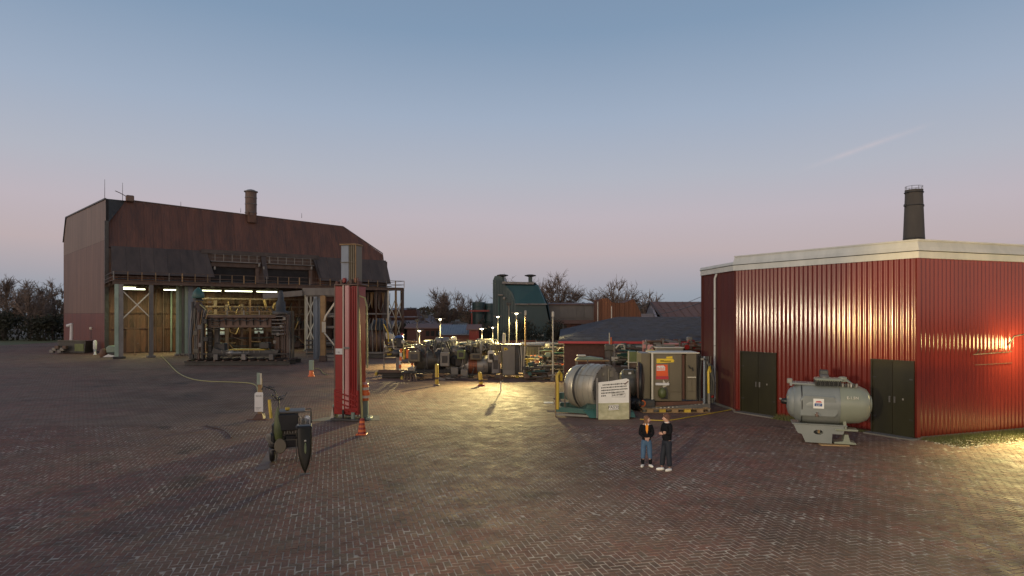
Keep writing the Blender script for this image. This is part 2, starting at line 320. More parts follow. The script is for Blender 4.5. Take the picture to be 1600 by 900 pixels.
# ------------------------------------------------------------ ground
BW = .14; TH = math.atan(.28); AX = Vector((math.cos(TH), math.sin(TH), 0)); BX = Vector((-math.sin(TH), math.cos(TH), 0))
def paving_mat(name, joints=True):
    m, t, b = newmat(name); n = t.nodes; l = t.links
    def mt(op, a, bb=None, clamp=False):
        k = n.new('ShaderNodeMath'); k.operation = op; k.use_clamp = clamp
        for i, v in enumerate((a, bb)):
            if v is None: continue
            if isinstance(v, (int, float)): k.inputs[i].default_value = v
            else: l.new(v, k.inputs[i])
        return k.outputs[0]
    g = n.new('ShaderNodeNewGeometry')
    def dot(v):
        d = n.new('ShaderNodeVectorMath'); d.operation = 'DOT_PRODUCT'; d.inputs[1].default_value = v; l.new(g.outputs['Position'], d.inputs[0]); return d.outputs['Value']
    s = mt('DIVIDE', dot(AX), BW); u = mt('DIVIDE', dot(BX), BW)
    i = mt('FLOOR', s); j = mt('FLOOR', u); fx = mt('SUBTRACT', s, i); fy = mt('SUBTRACT', u, j)
    k = mt('FLOORED_MODULO', mt('SUBTRACT', i, j), 4)
    k = mt('ROUND', k)
    def eq(x):
        c = n.new('ShaderNodeMath'); c.operation = 'COMPARE'; c.inputs[1].default_value = x; c.inputs[2].default_value = .3; l.new(k, c.inputs[0]); return c.outputs[0]
    e0, e1, e2, e3 = eq(0), eq(1), eq(2), eq(3)
    bi = mt('SUBTRACT', i, e1); bj = mt('SUBTRACT', j, e2)
    cx = n.new('ShaderNodeCombineXYZ'); l.new(bi, cx.inputs[0]); l.new(bj, cx.inputs[1])
    wn = n.new('ShaderNodeTexWhiteNoise'); wn.noise_dimensions = '3D'; l.new(cx.outputs[0], wn.inputs['Vector'])
    def noise(sc, det=5, ro=.6, vec=None):
        q = n.new('ShaderNodeTexNoise'); q.inputs['Scale'].default_value = sc; q.inputs['Detail'].default_value = det; q.inputs['Roughness'].default_value = ro; l.new(vec or g.outputs['Position'], q.inputs[0]); return q.outputs[0]
    def rng(v, a, c, x=0, y=1):
        q = n.new('ShaderNodeMapRange'); q.inputs['From Min'].default_value = a; q.inputs['From Max'].default_value = c; q.inputs['To Min'].default_value = x; q.inputs['To Max'].default_value = y; l.new(v, q.inputs[0]); return q.outputs[0]
    def mix(f, a, c):
        q = n.new('ShaderNodeMix'); q.data_type = 'RGBA'
        if isinstance(f, (int, float)): q.inputs['Factor'].default_value = f
        else: l.new(f, q.inputs['Factor'])
        for nm, v in (('A', a), ('B', c)):
            if isinstance(v, tuple): q.inputs[nm].default_value = (*v, 1)
            else: l.new(v, q.inputs[nm])
        return q.outputs['Result']
    cr = n.new('ShaderNodeValToRGB'); l.new(wn.outputs['Value'], cr.inputs[0]); E = cr.color_ramp.elements
    E[0].position = 0; E[0].color = (0.172,0.057,0.033,1); E[1].position = 1; E[1].color = (0.134,0.091,0.060,1)
    for p, c in ((.3, (0.214,0.060,0.033)), (.52, (0.150,0.069,0.043)), (.72, (0.252,0.073,0.038)), (.87, (0.160,0.082,0.051))):
        e = E.new(p); e.color = (*c, 1)
    # broad tonal patches: red, grey-violet, brown-olive dirt
    col = mix(mt('MULTIPLY', rng(noise(.09, 4), .44, .56), .7), cr.outputs[0], (0.182,0.100,0.058))
    col = mix(mt('MULTIPLY', rng(noise(.22, 6, .7), .5, .66), .55), col, (0.107,0.071,0.050))
    col = mix(mt('MULTIPLY', rng(noise(.9, 8, .75), .52, .72), .6), col, (0.225,0.147,0.083))
    col = mix(mt('MULTIPLY', rng(noise(2.2, 8, .75), .5, .66), .6), col, (0.064,0.036,0.023)); col = mix(mt('MULTIPLY', rng(noise(5.5, 6, .8), .52, .7), .5), col, (0.236,0.165,0.095)); col = mix(mt('MULTIPLY', rng(noise(.07, 5, .65), .5, .6), .7), col, (0.075,0.039,0.024))
    col = mix(mt('MULTIPLY', rng(noise(26, 4, .7), .4, .7), .5), col, (0.054,0.031,0.019))
    col = mix(mt('MULTIPLY', rng(noise(.45, 3, .5), .62, .70), .65), col, (.035,.026,.022)); vt = n.new('ShaderNodeMapping'); vt.inputs['Rotation'].default_value = (0,0,R(-58)); vt.inputs['Scale'].default_value = (.05,1.3,1); l.new(g.outputs['Position'], vt.inputs[0]); col = mix(mt('MULTIPLY', rng(noise(1.1, 4, .6, vt.outputs[0]), .56, .68), .35), col, (.07,.05,.042))
    sand = mix(noise(3, 5), (0.172,0.117,0.070), (0.386,0.268,0.165))
    rough = rng(noise(1.3, 6, .7), .3, .7, .62, .9)
    big = 9.
    dl = mt('ADD', fx, mt('MULTIPLY', e1, big)); dr = mt('ADD', mt('SUBTRACT', 1, fx), mt('MULTIPLY', e0, big))
    db = mt('ADD', fy, mt('MULTIPLY', e2, big)); dt = mt('ADD', mt('SUBTRACT', 1, fy), mt('MULTIPLY', e3, big))
    ds = mt('MINIMUM', mt('MINIMUM', dl, dr), mt('MINIMUM', db, dt))
    if joints:
        wv = mt('MULTIPLY', noise(.35, 4), .1)
        jm = mt('SUBTRACT', 1, rng(mt('SUBTRACT', ds, wv), .015, .06))
        jm = mt('MULTIPLY', jm, rng(noise(.5, 5), .35, .6, .25, 1), True)
        col = mix(jm, col, sand)
        hb = mt('ADD', mt('MULTIPLY', rng(ds, 0, .1), .5), mt('MULTIPLY', wn.outputs['Value'], .35))
        hb = mt('ADD', hb, mt('MULTIPLY', noise(1.6, 4), 7))
    else:
        hb = mt('ADD', mt('MULTIPLY', noise(25, 5), .3), mt('MULTIPLY', noise(.8, 3), 3))
    bp = n.new('ShaderNodeBump'); bp.inputs['Strength'].default_value = .8; bp.inputs['Distance'].default_value = .012; l.new(hb, bp.inputs['Height']); l.new(bp.outputs[0], b.inputs['Normal'])
    hs = n.new('ShaderNodeHueSaturation'); hs.inputs['Saturation'].default_value = .80; hs.inputs['Value'].default_value = 1.10; l.new(col, hs.inputs['Color']); col = hs.outputs[0]
    l.new(col, b.inputs['Base Color']); l.new(rough, b.inputs['Roughness']); b.inputs['Specular IOR Level'].default_value = .2
    return m
M['pavfar'] = paving_mat('herringbone_paving'); M['pavbrick'] = paving_mat('paver_clay', False)
m_, t_, b_ = newmat('joint_sand'); b_.inputs['Roughness'].default_value = .95
g_ = t_.nodes.new('ShaderNodeNewGeometry'); q_ = t_.nodes.new('ShaderNodeTexNoise'); q_.inputs['Scale'].default_value = .7; q_.inputs['Detail'].default_value = 8; q_.inputs['Roughness'].default_value = .7
t_.links.new(g_.outputs['Position'], q_.inputs[0]); r_ = t_.nodes.new('ShaderNodeValToRGB'); t_.links.new(q_.outputs[0], r_.inputs[0])
r_.color_ramp.elements[0].position = .36; r_.color_ramp.elements[0].color = (.14,.11,.09,1); r_.color_ramp.elements[1].position = .6; r_.color_ramp.elements[1].color = (.50,.43,.35,1)
t_.links.new(r_.outputs[0], b_.inputs['Base Color']); M['sand'] = m_

b = MB(); b.bb(-1500, 1500, -300, 3000, -1, -.03); tag(b.build('ground', M['earth']), kind='structure')
YS = 28.0
def flat(name, poly, z, mat, kind='structure'):
    b = MB(); b.add([(x, y, z) for x, y in poly], [tuple(range(len(poly)))]); o = b.build(name, mat); return tag(o, kind=kind)
flat('paving', [(-75, YS), (45, YS), (45, 62), (12, 95), (-30, 118), (-95, 108), (-95, 60)], 0, M['pavfar'])
pav = flat('near_paving', [(-60, -20), (60, -20), (60, YS), (-60, YS)], .0002, M['sand'])
# individual clay pavers, herringbone, out to where they are a few pixels wide
cands = []
lo, hi = 9.0, YS+.12
import itertools
rad = 34
for i in range(-int(rad/BW), int(rad/BW)):
    x0 = i*BW*AX.x; y0 = i*BW*AX.y
    jlo = int((lo-y0)/BX.y/BW)-2; jhi = int((hi-y0)/BX.y/BW)+2
    for j in range(jlo, jhi):
        k = (i-j) % 4
        if k == 0: s0, u0, ls, lu = i, j, 2, 1
        elif k == 3: s0, u0, ls, lu = i, j, 1, 2
        else: continue
        c = AX*((s0+ls/2)*BW)+BX*((u0+lu/2)*BW)
        if c.y < lo or c.y > hi or abs(c.x) > .87*c.y+1.2: continue
        cands.append((c, ls*BW, lu*BW))
cands.sort(key=lambda t: abs(t[0].y-12.6)+abs(t[0].x)*.02 if t[0].y > 12.05 and abs(t[0].x) < .8*t[0].y else 50+t[0].y)
def paver_geo(c, ls, lu, rnd):
    g = .0062*(1+rnd.random()*.9); a, bq = ls/2-g, lu/2-g; ch = .004
    dz = rnd.uniform(-.0025, .003)+.0025*math.sin(c.x*1.7)*math.sin(c.y*1.3); tx, ty = rnd.gauss(0, .02)+.012*math.sin(c.x*.9+c.y*.35), rnd.gauss(0, .02)+.015*math.sin(c.y*1.1+c.x*.5)
    ro = rnd.gauss(0, .012); vs = []
    for (x, y, z) in [(i*(a), j*(bq), -.016) for i, j in ((-1,-1), (1,-1), (1,1), (-1,1))]+[(i*(a-ch), j*(bq-ch), 0) for i, j in ((-1,-1), (1,-1), (1,1), (-1,1))]:
        xx = x*math.cos(ro)-y*math.sin(ro); yy = x*math.sin(ro)+y*math.cos(ro)
        p = AX*xx+BX*yy; vs.append((p.x, p.y, z+(dz*.6+tx*xx+ty*yy if z == 0 else 0)+.0052))
    return vs, [(4,5,6,7), (0,1,5,4), (1,2,6,5), (2,3,7,6), (3,0,4,7)]
rnd = random.Random(3)
proto = {}
for n_, (c, ls, lu) in enumerate(cands[:300]):
    key = (ls > lu, n_ % 8)
    if key not in proto:
        vs, fs = paver_geo(Vector((0,0,0)), ls, lu, rnd); me = bpy.data.meshes.new('paver'); me.from_pydata(vs, [], fs); me.materials.append(M['pavbrick']); proto[key] = me
    o = bpy.data.objects.new('brick', proto[key]); C.objects.link(o); o.parent = pav; o.location = (c.x, c.y, 0)
V = []; Fc = []
for c, ls, lu in cands[300:]:
    vs, fs = paver_geo(c, ls, lu, rnd); q = len(V); V += [(x+c.x, y+c.y, z) for x, y, z in vs]; Fc += [tuple(q+i for i in f) for f in fs]
me = bpy.data.meshes.new('brick_field'); me.from_pydata(V, [], Fc); me.materials.append(M['pavbrick'])
o = bpy.data.objects.new('brick_field', me); C.objects.link(o); o.parent = pav; o['kind'] = 'stuff'
print('pavers', len(cands))
# ============================================================ BIG ROLLING-MILL HALL (left)
OH = Vector((-49.7, 78.3, 0)); UA = math.atan2(.598, .80)
hall = thing('mill_hall', OH, 'huge rust-brown sheet-clad hall with a round vent on its roof and dark sloping hood', 'building', rz=UA)
def tx(px, y=0.):
    k = (800-px)/1000; return ((49.7+.598*y)-(78.3+.8*y)*k)/(.8+.598*k)
def hw(x, y, z=0): # hall local -> world
    u = Vector((math.cos(UA), math.sin(UA), 0)); n = Vector((-math.sin(UA), math.cos(UA), 0)); return OH+u*x+n*y+Vector((0,0,z))
X, Y, Zv = Vector((1,0,0)), Vector((0,1,0)), Vector((0,0,1))
g1 = Vector((-3.3, 29.8, 0)); gu = g1.normalized(); go = Vector((-gu.y, gu.x, 0)); go = go if go.x < 0 else -go
def gtop(q): return 19.0+.8*q/30 if q <= 27.6 else 19.75-(q-27.6)/2.4*3.7
n = 20; wd = 30/n
for k in range(n):
    a, e = k*wd, (k+1)*wd
    for nm, z0, z1, mt in (('lower', .15, 4.95, 'rustlow'), ('mid', 4.97, 13.95, 'rustmid'), ('up', 13.97, None, 'rustgray')):
        b = MB(); b.sheet(gu*a, gu, Zv, wd-.015, gtop(a) if z1 is None else z1, gtop(e) if z1 is None else z1, go, 3, .022, 4, z0=z0)
        b.build('cladding_sheet', M[mt], hall)
b = MB(); b.prism([(0,0,0), tuple(gu*30), tuple(gu*30+Zv*16), tuple(gu*27.6+Zv*19.6), (0,0,18.9)], go*-.3); b.build('gable_wall', M['black'], hall)
b = MB(); b.bb(-.12, .30, -.10, .25, 0, 16.3); b.build('corner_trim', M['dark'], hall)
b = MB(); b.beam(gu*-.1+go*.05+Zv*18.98, gu*27.6+go*.05+Zv*19.72, .2, .16); b.beam(gu*27.6+go*.05+Zv*19.72, gu*30+go*.05+Zv*16.1, .2, .16); b.build('roof_edge_trim', M['dark'], hall)
b = MB(); b.prism([(-.02,-.02,19.0), (2.3,1.8,19.25), (.35,.1,16.2), (.02,-.02,16.2)], (0,.06,0)); b.build('hip_panel', M['dark'], hall)
# leaning upper front
ztop = lambda x: 19.3-(x-2.2)*.0383 if x <= 30.9 else 18.2-(x-30.9)/5.9*3.9
lean = Vector((0, 1.7/6, 1)).normalized(); lk = 1/lean.z
nn = 37; xs = [.3+(36.8-.3)*i/nn for i in range(nn+1)]
for k in range(nn):
    a, e = xs[k], xs[k+1]; h0, h1 = ztop(a), ztop(e)
    if a < 2.3: h0 = 16.2+(a-.3)/2*3.0; h1 = min(19.3, 16.2+(e-.3)/2*3.1)
    if e <= 36.8 and a > 30.2 and h1 < 14.3: h1 = 14.3
    b = MB(); b.sheet((a, 0, 13.1), X, lean, e-a-.012, (h0-13.1)*lk, (h1-13.1)*lk, (0,-.96,.27), 3, .03, 4); b.build('cladding_sheet', M['rustred'], hall)
b = MB(); ty = lambda z: .08+(z-13.1)*.283
pf = [(.3, ty(13.1), 13.1), (36.8, ty(13.1), 13.1), (36.8, ty(14.2), 14.2), (30.9, ty(18.1), 18.1), (2.3, ty(19.2), 19.2), (.3, ty(16.1), 16.1)]
b.prism(pf, (0, .25, 0)); b.prism([(2.3, 1.8, 19.2), (30.9, 1.5, 18.12), (28, 29, 18.6), (-1, 27, 19.5)], (0,0,-.2))
b.prism([(30.9, 1.5, 18.1), (36.8, .4, 14.2), (33.5, 29, 14.2), (28, 29, 18.5)], (0,0,-.2)); b.prism([(36.8, .1, 0), (33.5, 29.6, 0), (33.5, 29.6, 14.2), (36.8, .1, 14.2)], (-.2,0,0))
b.prism([(-3.3, 29.6, 0), (33.5, 29.6, 0), (33.5, 29.6, 14.2), (28, 29.5, 18.5), (-1, 29.6, 19.3), (-3.3, 29.7, 16)], (0,-.2,0)); b.build('roof', M['rustred'], hall)
b = MB(); b.tube([(2.3,1.75,19.34), (30.9,1.5,18.24), (36.9,.4,14.4), (36.9,.05,13.1)], .09, 5); b.build('roof_edge_trim', M['brownsteel'], hall)
# roof vent: short round stack on a stained square foot, plus little aerials and a floodlight box
cx_ = tx(394, .9); b = MB(); b.cbox((cx_, 1.35, 18.4), (1.15, .9, 1.5), .03); b.build('vent_base', M['rustorange'], hall)
b = MB(); b.cyl((cx_, 1.6, 18.7), (cx_, 1.6, 22.0), .76, n=20)
v_ = b.build('vent_stack', M['brownsteel'], hall)
for zq in (19.1, 20.3, 21.2): b = MB(); b.torus((cx_, 1.6, zq), Zv, .78, .05, 20, 6); b.build('band', M['steel'], v_)
b = MB(); b.cyl((cx_, 1.6, 22.0), (cx_, 1.6, 22.12), .92, n=20); b.lathe((cx_,1.6,22.12), Zv, [(0,.8), (.18,.5), (.28,.1)], 16); b.build('cap', M['steel'], v_)
for xq, hq in ((.0, 2.4), (1.9, 2.2), (8.5, .5), (16, .4), (24.5, .5)):
    b = MB(); b.cyl((xq, 1.4, 19.0), (xq, 1.4, 19.2+hq), .035, .02, 5); b.build('aerial', M['dark'], hall)
b = MB(); b.cbox((2.7, 1.5, 19.5), (.9, .7, .8), .1); b.tube([(2.4,1.5,19.7), (1.6,1.4,20.1), (1.1,1.4,20.3)], .05, 5); b.build('floodlight_box', M['brownsteel'], hall)
# hood sheets, with two high openings
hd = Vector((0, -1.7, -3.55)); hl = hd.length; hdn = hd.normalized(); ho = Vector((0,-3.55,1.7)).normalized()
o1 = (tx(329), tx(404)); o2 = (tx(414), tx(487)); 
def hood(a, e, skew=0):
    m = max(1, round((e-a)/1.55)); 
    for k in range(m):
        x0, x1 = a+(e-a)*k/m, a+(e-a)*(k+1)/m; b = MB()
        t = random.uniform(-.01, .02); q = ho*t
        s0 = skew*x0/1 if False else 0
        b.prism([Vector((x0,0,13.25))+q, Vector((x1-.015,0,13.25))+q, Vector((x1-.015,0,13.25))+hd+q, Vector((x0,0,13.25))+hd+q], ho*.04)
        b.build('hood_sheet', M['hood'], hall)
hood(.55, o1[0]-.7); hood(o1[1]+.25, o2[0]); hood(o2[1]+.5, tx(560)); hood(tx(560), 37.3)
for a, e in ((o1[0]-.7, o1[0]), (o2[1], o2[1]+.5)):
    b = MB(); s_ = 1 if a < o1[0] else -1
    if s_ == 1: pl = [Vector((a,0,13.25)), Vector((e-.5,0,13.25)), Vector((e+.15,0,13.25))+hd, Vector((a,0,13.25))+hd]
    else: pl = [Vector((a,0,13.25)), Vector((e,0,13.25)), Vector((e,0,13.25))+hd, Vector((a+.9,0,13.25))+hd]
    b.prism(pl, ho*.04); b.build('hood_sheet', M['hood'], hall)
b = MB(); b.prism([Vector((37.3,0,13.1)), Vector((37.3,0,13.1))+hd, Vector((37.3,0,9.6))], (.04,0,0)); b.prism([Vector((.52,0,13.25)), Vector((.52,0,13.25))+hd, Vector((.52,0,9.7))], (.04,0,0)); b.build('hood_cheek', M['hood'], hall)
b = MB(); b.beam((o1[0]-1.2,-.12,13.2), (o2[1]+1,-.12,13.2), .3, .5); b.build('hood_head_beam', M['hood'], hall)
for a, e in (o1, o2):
    b = MB(); b.bb(a, e, .02, .12, 9.2, 11.2); b.build('recess_panel', M['black'], hall)  # black on panel and back stands in for shade inside the openings
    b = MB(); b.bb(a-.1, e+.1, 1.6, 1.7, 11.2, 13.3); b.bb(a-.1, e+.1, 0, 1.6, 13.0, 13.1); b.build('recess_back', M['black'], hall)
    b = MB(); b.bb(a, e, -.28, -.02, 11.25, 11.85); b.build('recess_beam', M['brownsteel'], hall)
    b = MB(); b.bb(a-.1, e+.1, -.7, .9, 11.86, 11.96); cw = b.build('catwalk', M['steel'], hall)
    b = MB(); b.beam((a,-.65,12.85), (e,-.65,12.85), .05); b.beam((a,-.65,12.4), (e,-.65,12.4), .04); b.build('rail', M['steel'], cw)
    for k in range(6):
        xx = a+.4+(e-a-.8)*k/5; b = MB(); b.beam((xx,-.65,11.95), (xx,-.65,12.9), .07); b.build('post', M['cabgrey'], cw)
    for xx in (e-.5,): b = MB(); b.bb(xx, xx+.45, -.3, .0, 9.2, 11.2); b.build('recess_pillar', M['brownsteel'], hall)
b = MB(); 
for xx in (o1[0]+.3, o1[1]-.2, o2[0]+.3, o2[1]-.4, o1[1]+.4): b.cbox((xx,-1.0, 10.6+random.random()*1.6), (.22,.2,.45), .05)
b.build('hood_hinge', M['cabgrey'], hall)
# lower front wall: rusty sheets, lit from the canopy; a deep bay to the right
bay = (tx(507, 0), tx(603, 0))
n = 27; lim = bay[0]
for k in range(n):
    a, e = .3+(lim-.3)*k/n, .3+(lim-.3)*(k+1)/n
    for z0, z1 in ((.12, 4.9), (4.93, 11.2)):
        if z1 > 9 and (o1[0]-.3 < (a+e)/2 < o2[1]+.3): z1 = 9.2
        b = MB(); b.sheet((a, -.01, 0), X, Zv, e-a-.015, z1, z1, (0,-1,0), 3, .03, 4, z0=z0)
        b.build('cladding_sheet', M['rustorange'], hall)
b = MB(); b.bb(.2, lim, .03, .25, 0, 13); b.bb(bay[1], 36.7, .03, .25, 0, 13); b.bb(bay[0]-.2, bay[1]+.2, .03, .2, 8.2, 13.1); b.build('wall', M['brownsteel'], hall)
b = MB(); b.bb(bay[0], bay[1], 7.5, 7.7, 0, 9); b.bb(bay[0]-.2, bay[0], .2, 7.5, 0, 9); b.bb(bay[1], bay[1]+.2, .2, 7.5, 0, 9); b.bb(bay[0], bay[1], .2, 7.5, 8.9, 9); b.build('bay_wall', M['brownsteel'], hall)
for k in range(6):
    xx = bay[0]+.8+(bay[1]-bay[0]-1.6)*k/5; b = MB(); b.beam((xx, 7.2, 0), (xx, 7.2, 8.8), .22); b.build('bay_post', M['steel'], hall)
for zq in (2.6, 5.2): b = MB(); b.beam((bay[0], 7.0, zq), (bay[1], 7.0, zq), .2); b.build('bay_rail', M['steel'], hall)
for xx, zz, ww, hh in ((tx(342),2.1,1.3,1.1), (tx(403),2.2,1.0,1.5), (tx(411),2.2,.5,1.6), (tx(325),2.1,.6,1.0)):
    b = MB(); b.bb(xx-ww/2-.07, xx+ww/2+.07, -.12, -.04, zz-.07, zz+hh+.07); f = b.build('window', M['steel'], hall)
    b = MB(); b.bb(xx-ww/2, xx+ww/2, -.14, -.121, zz, zz+hh); b.build('pane', M['pane'], f)
    b = MB(); b.bb(xx-.025, xx+.025, -.17, -.141, zz, zz+hh); b.bb(xx-ww/2, xx+ww/2, -.17, -.141, zz+hh*.5-.02, zz+hh*.5+.02); b.build('glazing_bar', M['dark'], f)
# wall girts, pipes and diagonals on the lower front
for px_, mt_, r_ in ((267, 'palegreen', .11), (255, 'brownsteel', .07), (243, 'brownsteel', .06), (232, 'wood', .05)):
    xx = tx(px_); b = MB(); b.cyl((xx,-.22,.1), (xx,-.22,8.2), r_, n=8); b.build('downpipe', M[mt_], hall)
for zq in (3.1, 5.0): b = MB(); b.beam((.6,-.15,zq), (lim,-.15,zq), .1, .14); b.build('girt', M['rustorange'], hall)
for k in range(5):
    x0 = tx(300+k*38); b = MB(); b.beam((x0,-.2,8.0), (x0+2.2,-.2,4.2), .09); b.beam((x0+4.0,-.2,8.0), (x0+2.2,-.2,4.2), .09); b.build('wall_brace', M['rustorange'], hall)
for px_ in (243, 208, 420, 455): 
    xx = tx(px_); b = MB(); b.bb(xx-.75, xx+.75, -.16, -.06, .1, 3.0); d = b.build('sheet_door', M['rustorange'], hall)
    b = MB(); b.lathe((xx+.5,-.16,1.2), (0,-1,0), [(0,.05), (.08,.05)], 8); b.build('handle', M['steel'], d)
# ------------------------------------------------------------ canopy in front of the hall
can = thing('loading_canopy', OH, 'rusty steel canopy with a railed deck on columns, lit fluorescent tubes under it', 'canopy', rz=UA)
yf = -10.65; zd = 8.55; xe = tx(631, yf)
b = MB()
for yq in (yf, yf+5, -.9): b.ibeam((-.2, yq, zd-.2), (xe, yq, zd-.2), .3, .38)
b.build('main_beam', M['brownsteel'], can)
for k in range(11):
    xx = .3+(xe-.6)*k/10; b = MB(); b.ibeam((xx, yf+.16, zd-.16), (xx, -.8, zd-.16), .2, .26); b.build('cross_beam', M['brownsteel'], can)
for k in range(24):
    x0 = -.2+(xe+.2)*k/24; b = MB(); b.bb(x0, x0+(xe+.2)/24-.02, yf+.2, yf+1.5, zd, zd+.05); b.bb(x0, x0+(xe+.2)/24-.02, -2.2, -.7, zd, zd+.05); b.bb(x0, x0+(xe+.2)/24-.02, yf+1.52, -2.22, zd+random.uniform(0,.02), zd+.06); b.build('deck_panel', M['brownsteel'], can)
for k in range(27):
    xx = -.1+(xe+.1)*k/26; b = MB(); b.beam((xx, yf, zd+.03), (xx, yf, zd+1.0), .06 if k % 5 else .11); b.build('rail_post', M['wood' if k % 4 else 'cabgrey'], can)
for zq in (.45, .98): b = MB(); b.beam((-.1, yf, zd+zq), (xe, yf, zd+zq), .06); b.beam((xe, yf, zd+zq), (xe, -1, zd+zq), .06); b.beam((-.1, yf, zd+zq), (-.1, -1, zd+zq), .06); b.build('handrail', M['brownsteel'], can)
b = MB(); b.tube([(0,yf+.4,zd+.2)]+[(x, yf+.4+.15*math.sin(x), zd+.18+.06*math.sin(x*2.3)) for x in [i*.9 for i in range(1, 38)]], .06, 5); b.build('deck_pipe', M['dark'], can)
def column(px, yy, w, mat, dx=0, h=zd-.4):
    xx = tx(px, yy)+dx; b = MB(); b.ibeam((xx, yy, 0.05), (xx, yy, h), w, w*.9, .05); c = b.build('column', M[mat], can)
    b = MB(); b.cbox((xx, yy, .12), (w*2, w*2, .24), .04); b.build('foot_block', M['concrete' if px > 200 else 'dark'], c); return xx
x1_ = column(182, yf, .36, 'palegreen'); x2_ = column(189, yf, .42, 'steel'); x3_ = column(236, yf, .42, 'steel')
b = MB(); b.beam((x2_, yf, 7.6), (x3_, yf, 4.4), .1); b.beam((x3_, yf, 7.4), (x2_, yf, 4.2), .12); b.build('cross_brace', M['cream'], can)
b = MB(); b.beam((x2_, yf, 3.3), (x3_, yf, 3.3), .07); b.beam(((x2_+x3_)/2+.2, yf+3, .1), ((x2_+x3_)/2+.2, yf+3, 4), .09); b.build('pipe_rail', M['wood'], can)
for px_, mt_, w_ in ((277,'palegreen',.28), (281,'palegreen',.34), (286,'steel',.3), (291,'palegreen',.32), (297,'bluegrey',.5), (303,'steel',.35)):
    column(px_, yf+1.5+(px_ % 3)*.5, w_, mt_)
for px_, mt_, w_ in ((478,'cream',.34), (485,'cream',.2), (492,'bluegrey',.42), (498,'steel',.36), (606,'cream',.18), (618,'wood',.24), (628,'brownsteel',.4), (566,'rustorange',.16), (587,'brownsteel',.2)):
    column(px_, yf+(0 if px_ > 600 else 1.), w_, mt_)
for pxa, pxb in ((478,492), (606,618), (618,628)):
    a, e = tx(pxa, yf), tx(pxb, yf)
    for zq in (1.2, 4.1): b = MB(); b.beam((a,yf+.1,zq), (e,yf+.1,zq+2.9), .09); b.beam((e,yf+.1,zq), (a,yf+.1,zq+2.9), .09); b.build('lattice_brace', M['cream'], can)
for k in range(7):   # hanging sheets and straps at the right hand bay
    a = tx(566+k*6, yf+2); b = MB(); hgt = random.uniform(1.2, 3.3); b.prism([(a,yf+2,zd-.6), (a+.5,yf+2,zd-.6), (a+.35,yf+2.1,zd-.6-hgt), (a+.1,yf+1.9,zd-.6-hgt*.8)], (0,.05,0)); b.build('hanging_sheet', M[('steel','brownsteel','wood')[k % 3]], can)
for k in range(5):
    a = tx(560+k*10, -6); b = MB(); b.tube([(a,-6,zd-.6), (a+.1,-6,zd-2.2-k*.2), (a+.45,-6,zd-2.8-k*.2), (a+.85,-6,zd-2.0), (a+.9,-6,zd-.6)], .05, 5); b.build('hanging_cable', M['cream' if k % 2 else 'dark'], can)
b = MB(); a = tx(505, yf); b.beam((a, yf+1, 4.9), (tx(612, yf), yf+1, 4.9), .16, .2); b.beam((a, yf+1, 1.0), (tx(612, yf), yf+1, 1.0), .16, .2); b.build('tie_beam', M['steel'], can)
# fluorescent fittings, all lit
def tubelight(xa, xb, yy, z, lab, w=0):
    r = thing('fluorescent_light', hw(xa, yy, z), lab, 'ceiling light', 'lit fluorescent lights under the hall canopy', rz=UA); l = xb-xa
    b = MB(); b.cbox((l/2, 0, .09), (l, .34, .12), .02); b.build('housing', M['cream'], r)
    for s in (-.1, .1): b = MB(); b.cyl((.06, s, -.02), (l-.06, s, -.02), .055, n=8); b.build('tube', M['tubel'], r)
    if w:
        li = bpy.data.lights.new('fluorescent_glow', 'AREA'); li.shape = 'RECTANGLE'; li.size = l; li.size_y = .4; li.energy = w; li.color = (.97, 1, .48)
        lo = bpy.data.objects.new('fluorescent_glow', li); C.objects.link(lo); lo.parent = r; lo.location = (l/2, 0, -.12)
    return r
W = 125
tubelight(1.3, 3.7, -4.5, 7.86, 'lit fluorescent light under the canopy between the two leftmost columns', W)
tubelight(5.6, 8.5, -4.5, 7.86, 'lit fluorescent light just right of the thin pale green pipe', W)
tubelight(8.9, 12.2, -4.5, 7.86, 'lit fluorescent light above the left end of the press frame', W*1.1)
tubelight(12.6, 16.0, -4.5, 7.86, 'lit fluorescent light above the middle of the press frame', W*.9)
tubelight(16.5, 19.2, -4.5, 7.86, 'rightmost lit fluorescent light, above the right end of the press frame', W*.6)
tubelight(.5, 2.3, -8.2, 7.9, 'short lit fluorescent light nearest the hall corner, behind the first column', W*.5)
tubelight(8.0, 9.6, -2.6, 7.9, 'small lit fluorescent light set lower and deeper over the green columns', W*.3)

# ============================================================ RED OCTAGON BUILDING (right)
A_, B_, C_ = Vector((10.9,36.6,0)), Vector((11.29,32.4,0)), Vector((15.84,25.0,0)); dE = Vector((.943,.333,0)).normalized(); E_ = C_+dE*9; A2 = Vector((15.5,46,0))
red = thing('red_sheet_building', C_, 'glossy red corrugated building with a white fascia and two dark double doors', 'building')
HW = 7.12
def wallf(P0, P1):
    d = (P1-P0); l = d.length; d = d/l; o = Vector((d.y, -d.x, 0)); return P0-C_, d, o, l
def clad(P0, P1, segs, mat='clad', pitch=.225, dep=.06):
    p, d, o, l = wallf(P0, P1)
    for s0, s1, z0, z1 in segs:
        m = max(1, round((s1-s0)/.9)); 
        for k in range(m):
            a, e = s0+(s1-s0)*k/m, s0+(s1-s0)*(k+1)/m; r = max(1, round((e-a)/pitch))
            b = MB(); b.sheet(p+d*a+o*(.0), d, Zv, e-a-.004, z1, z1, o, r, dep, 8, z0=z0); b.build('cladding_sheet', M[mat], red)
def wall(P0, P1, name='wall', mat='cladd', t=.25):
    p, d, o, l = wallf(P0, P1); b = MB(); b.prism([p-o*.02, p+d*l-o*.02, p+d*l-o*t, p-o*t], (0,0,HW)); return b.build(name, M[mat], red)
wall(A2, A_); wall(A_, B_); wall(B_, C_); wall(C_, E_); wall(E_, Vector((24.5,40,0)))
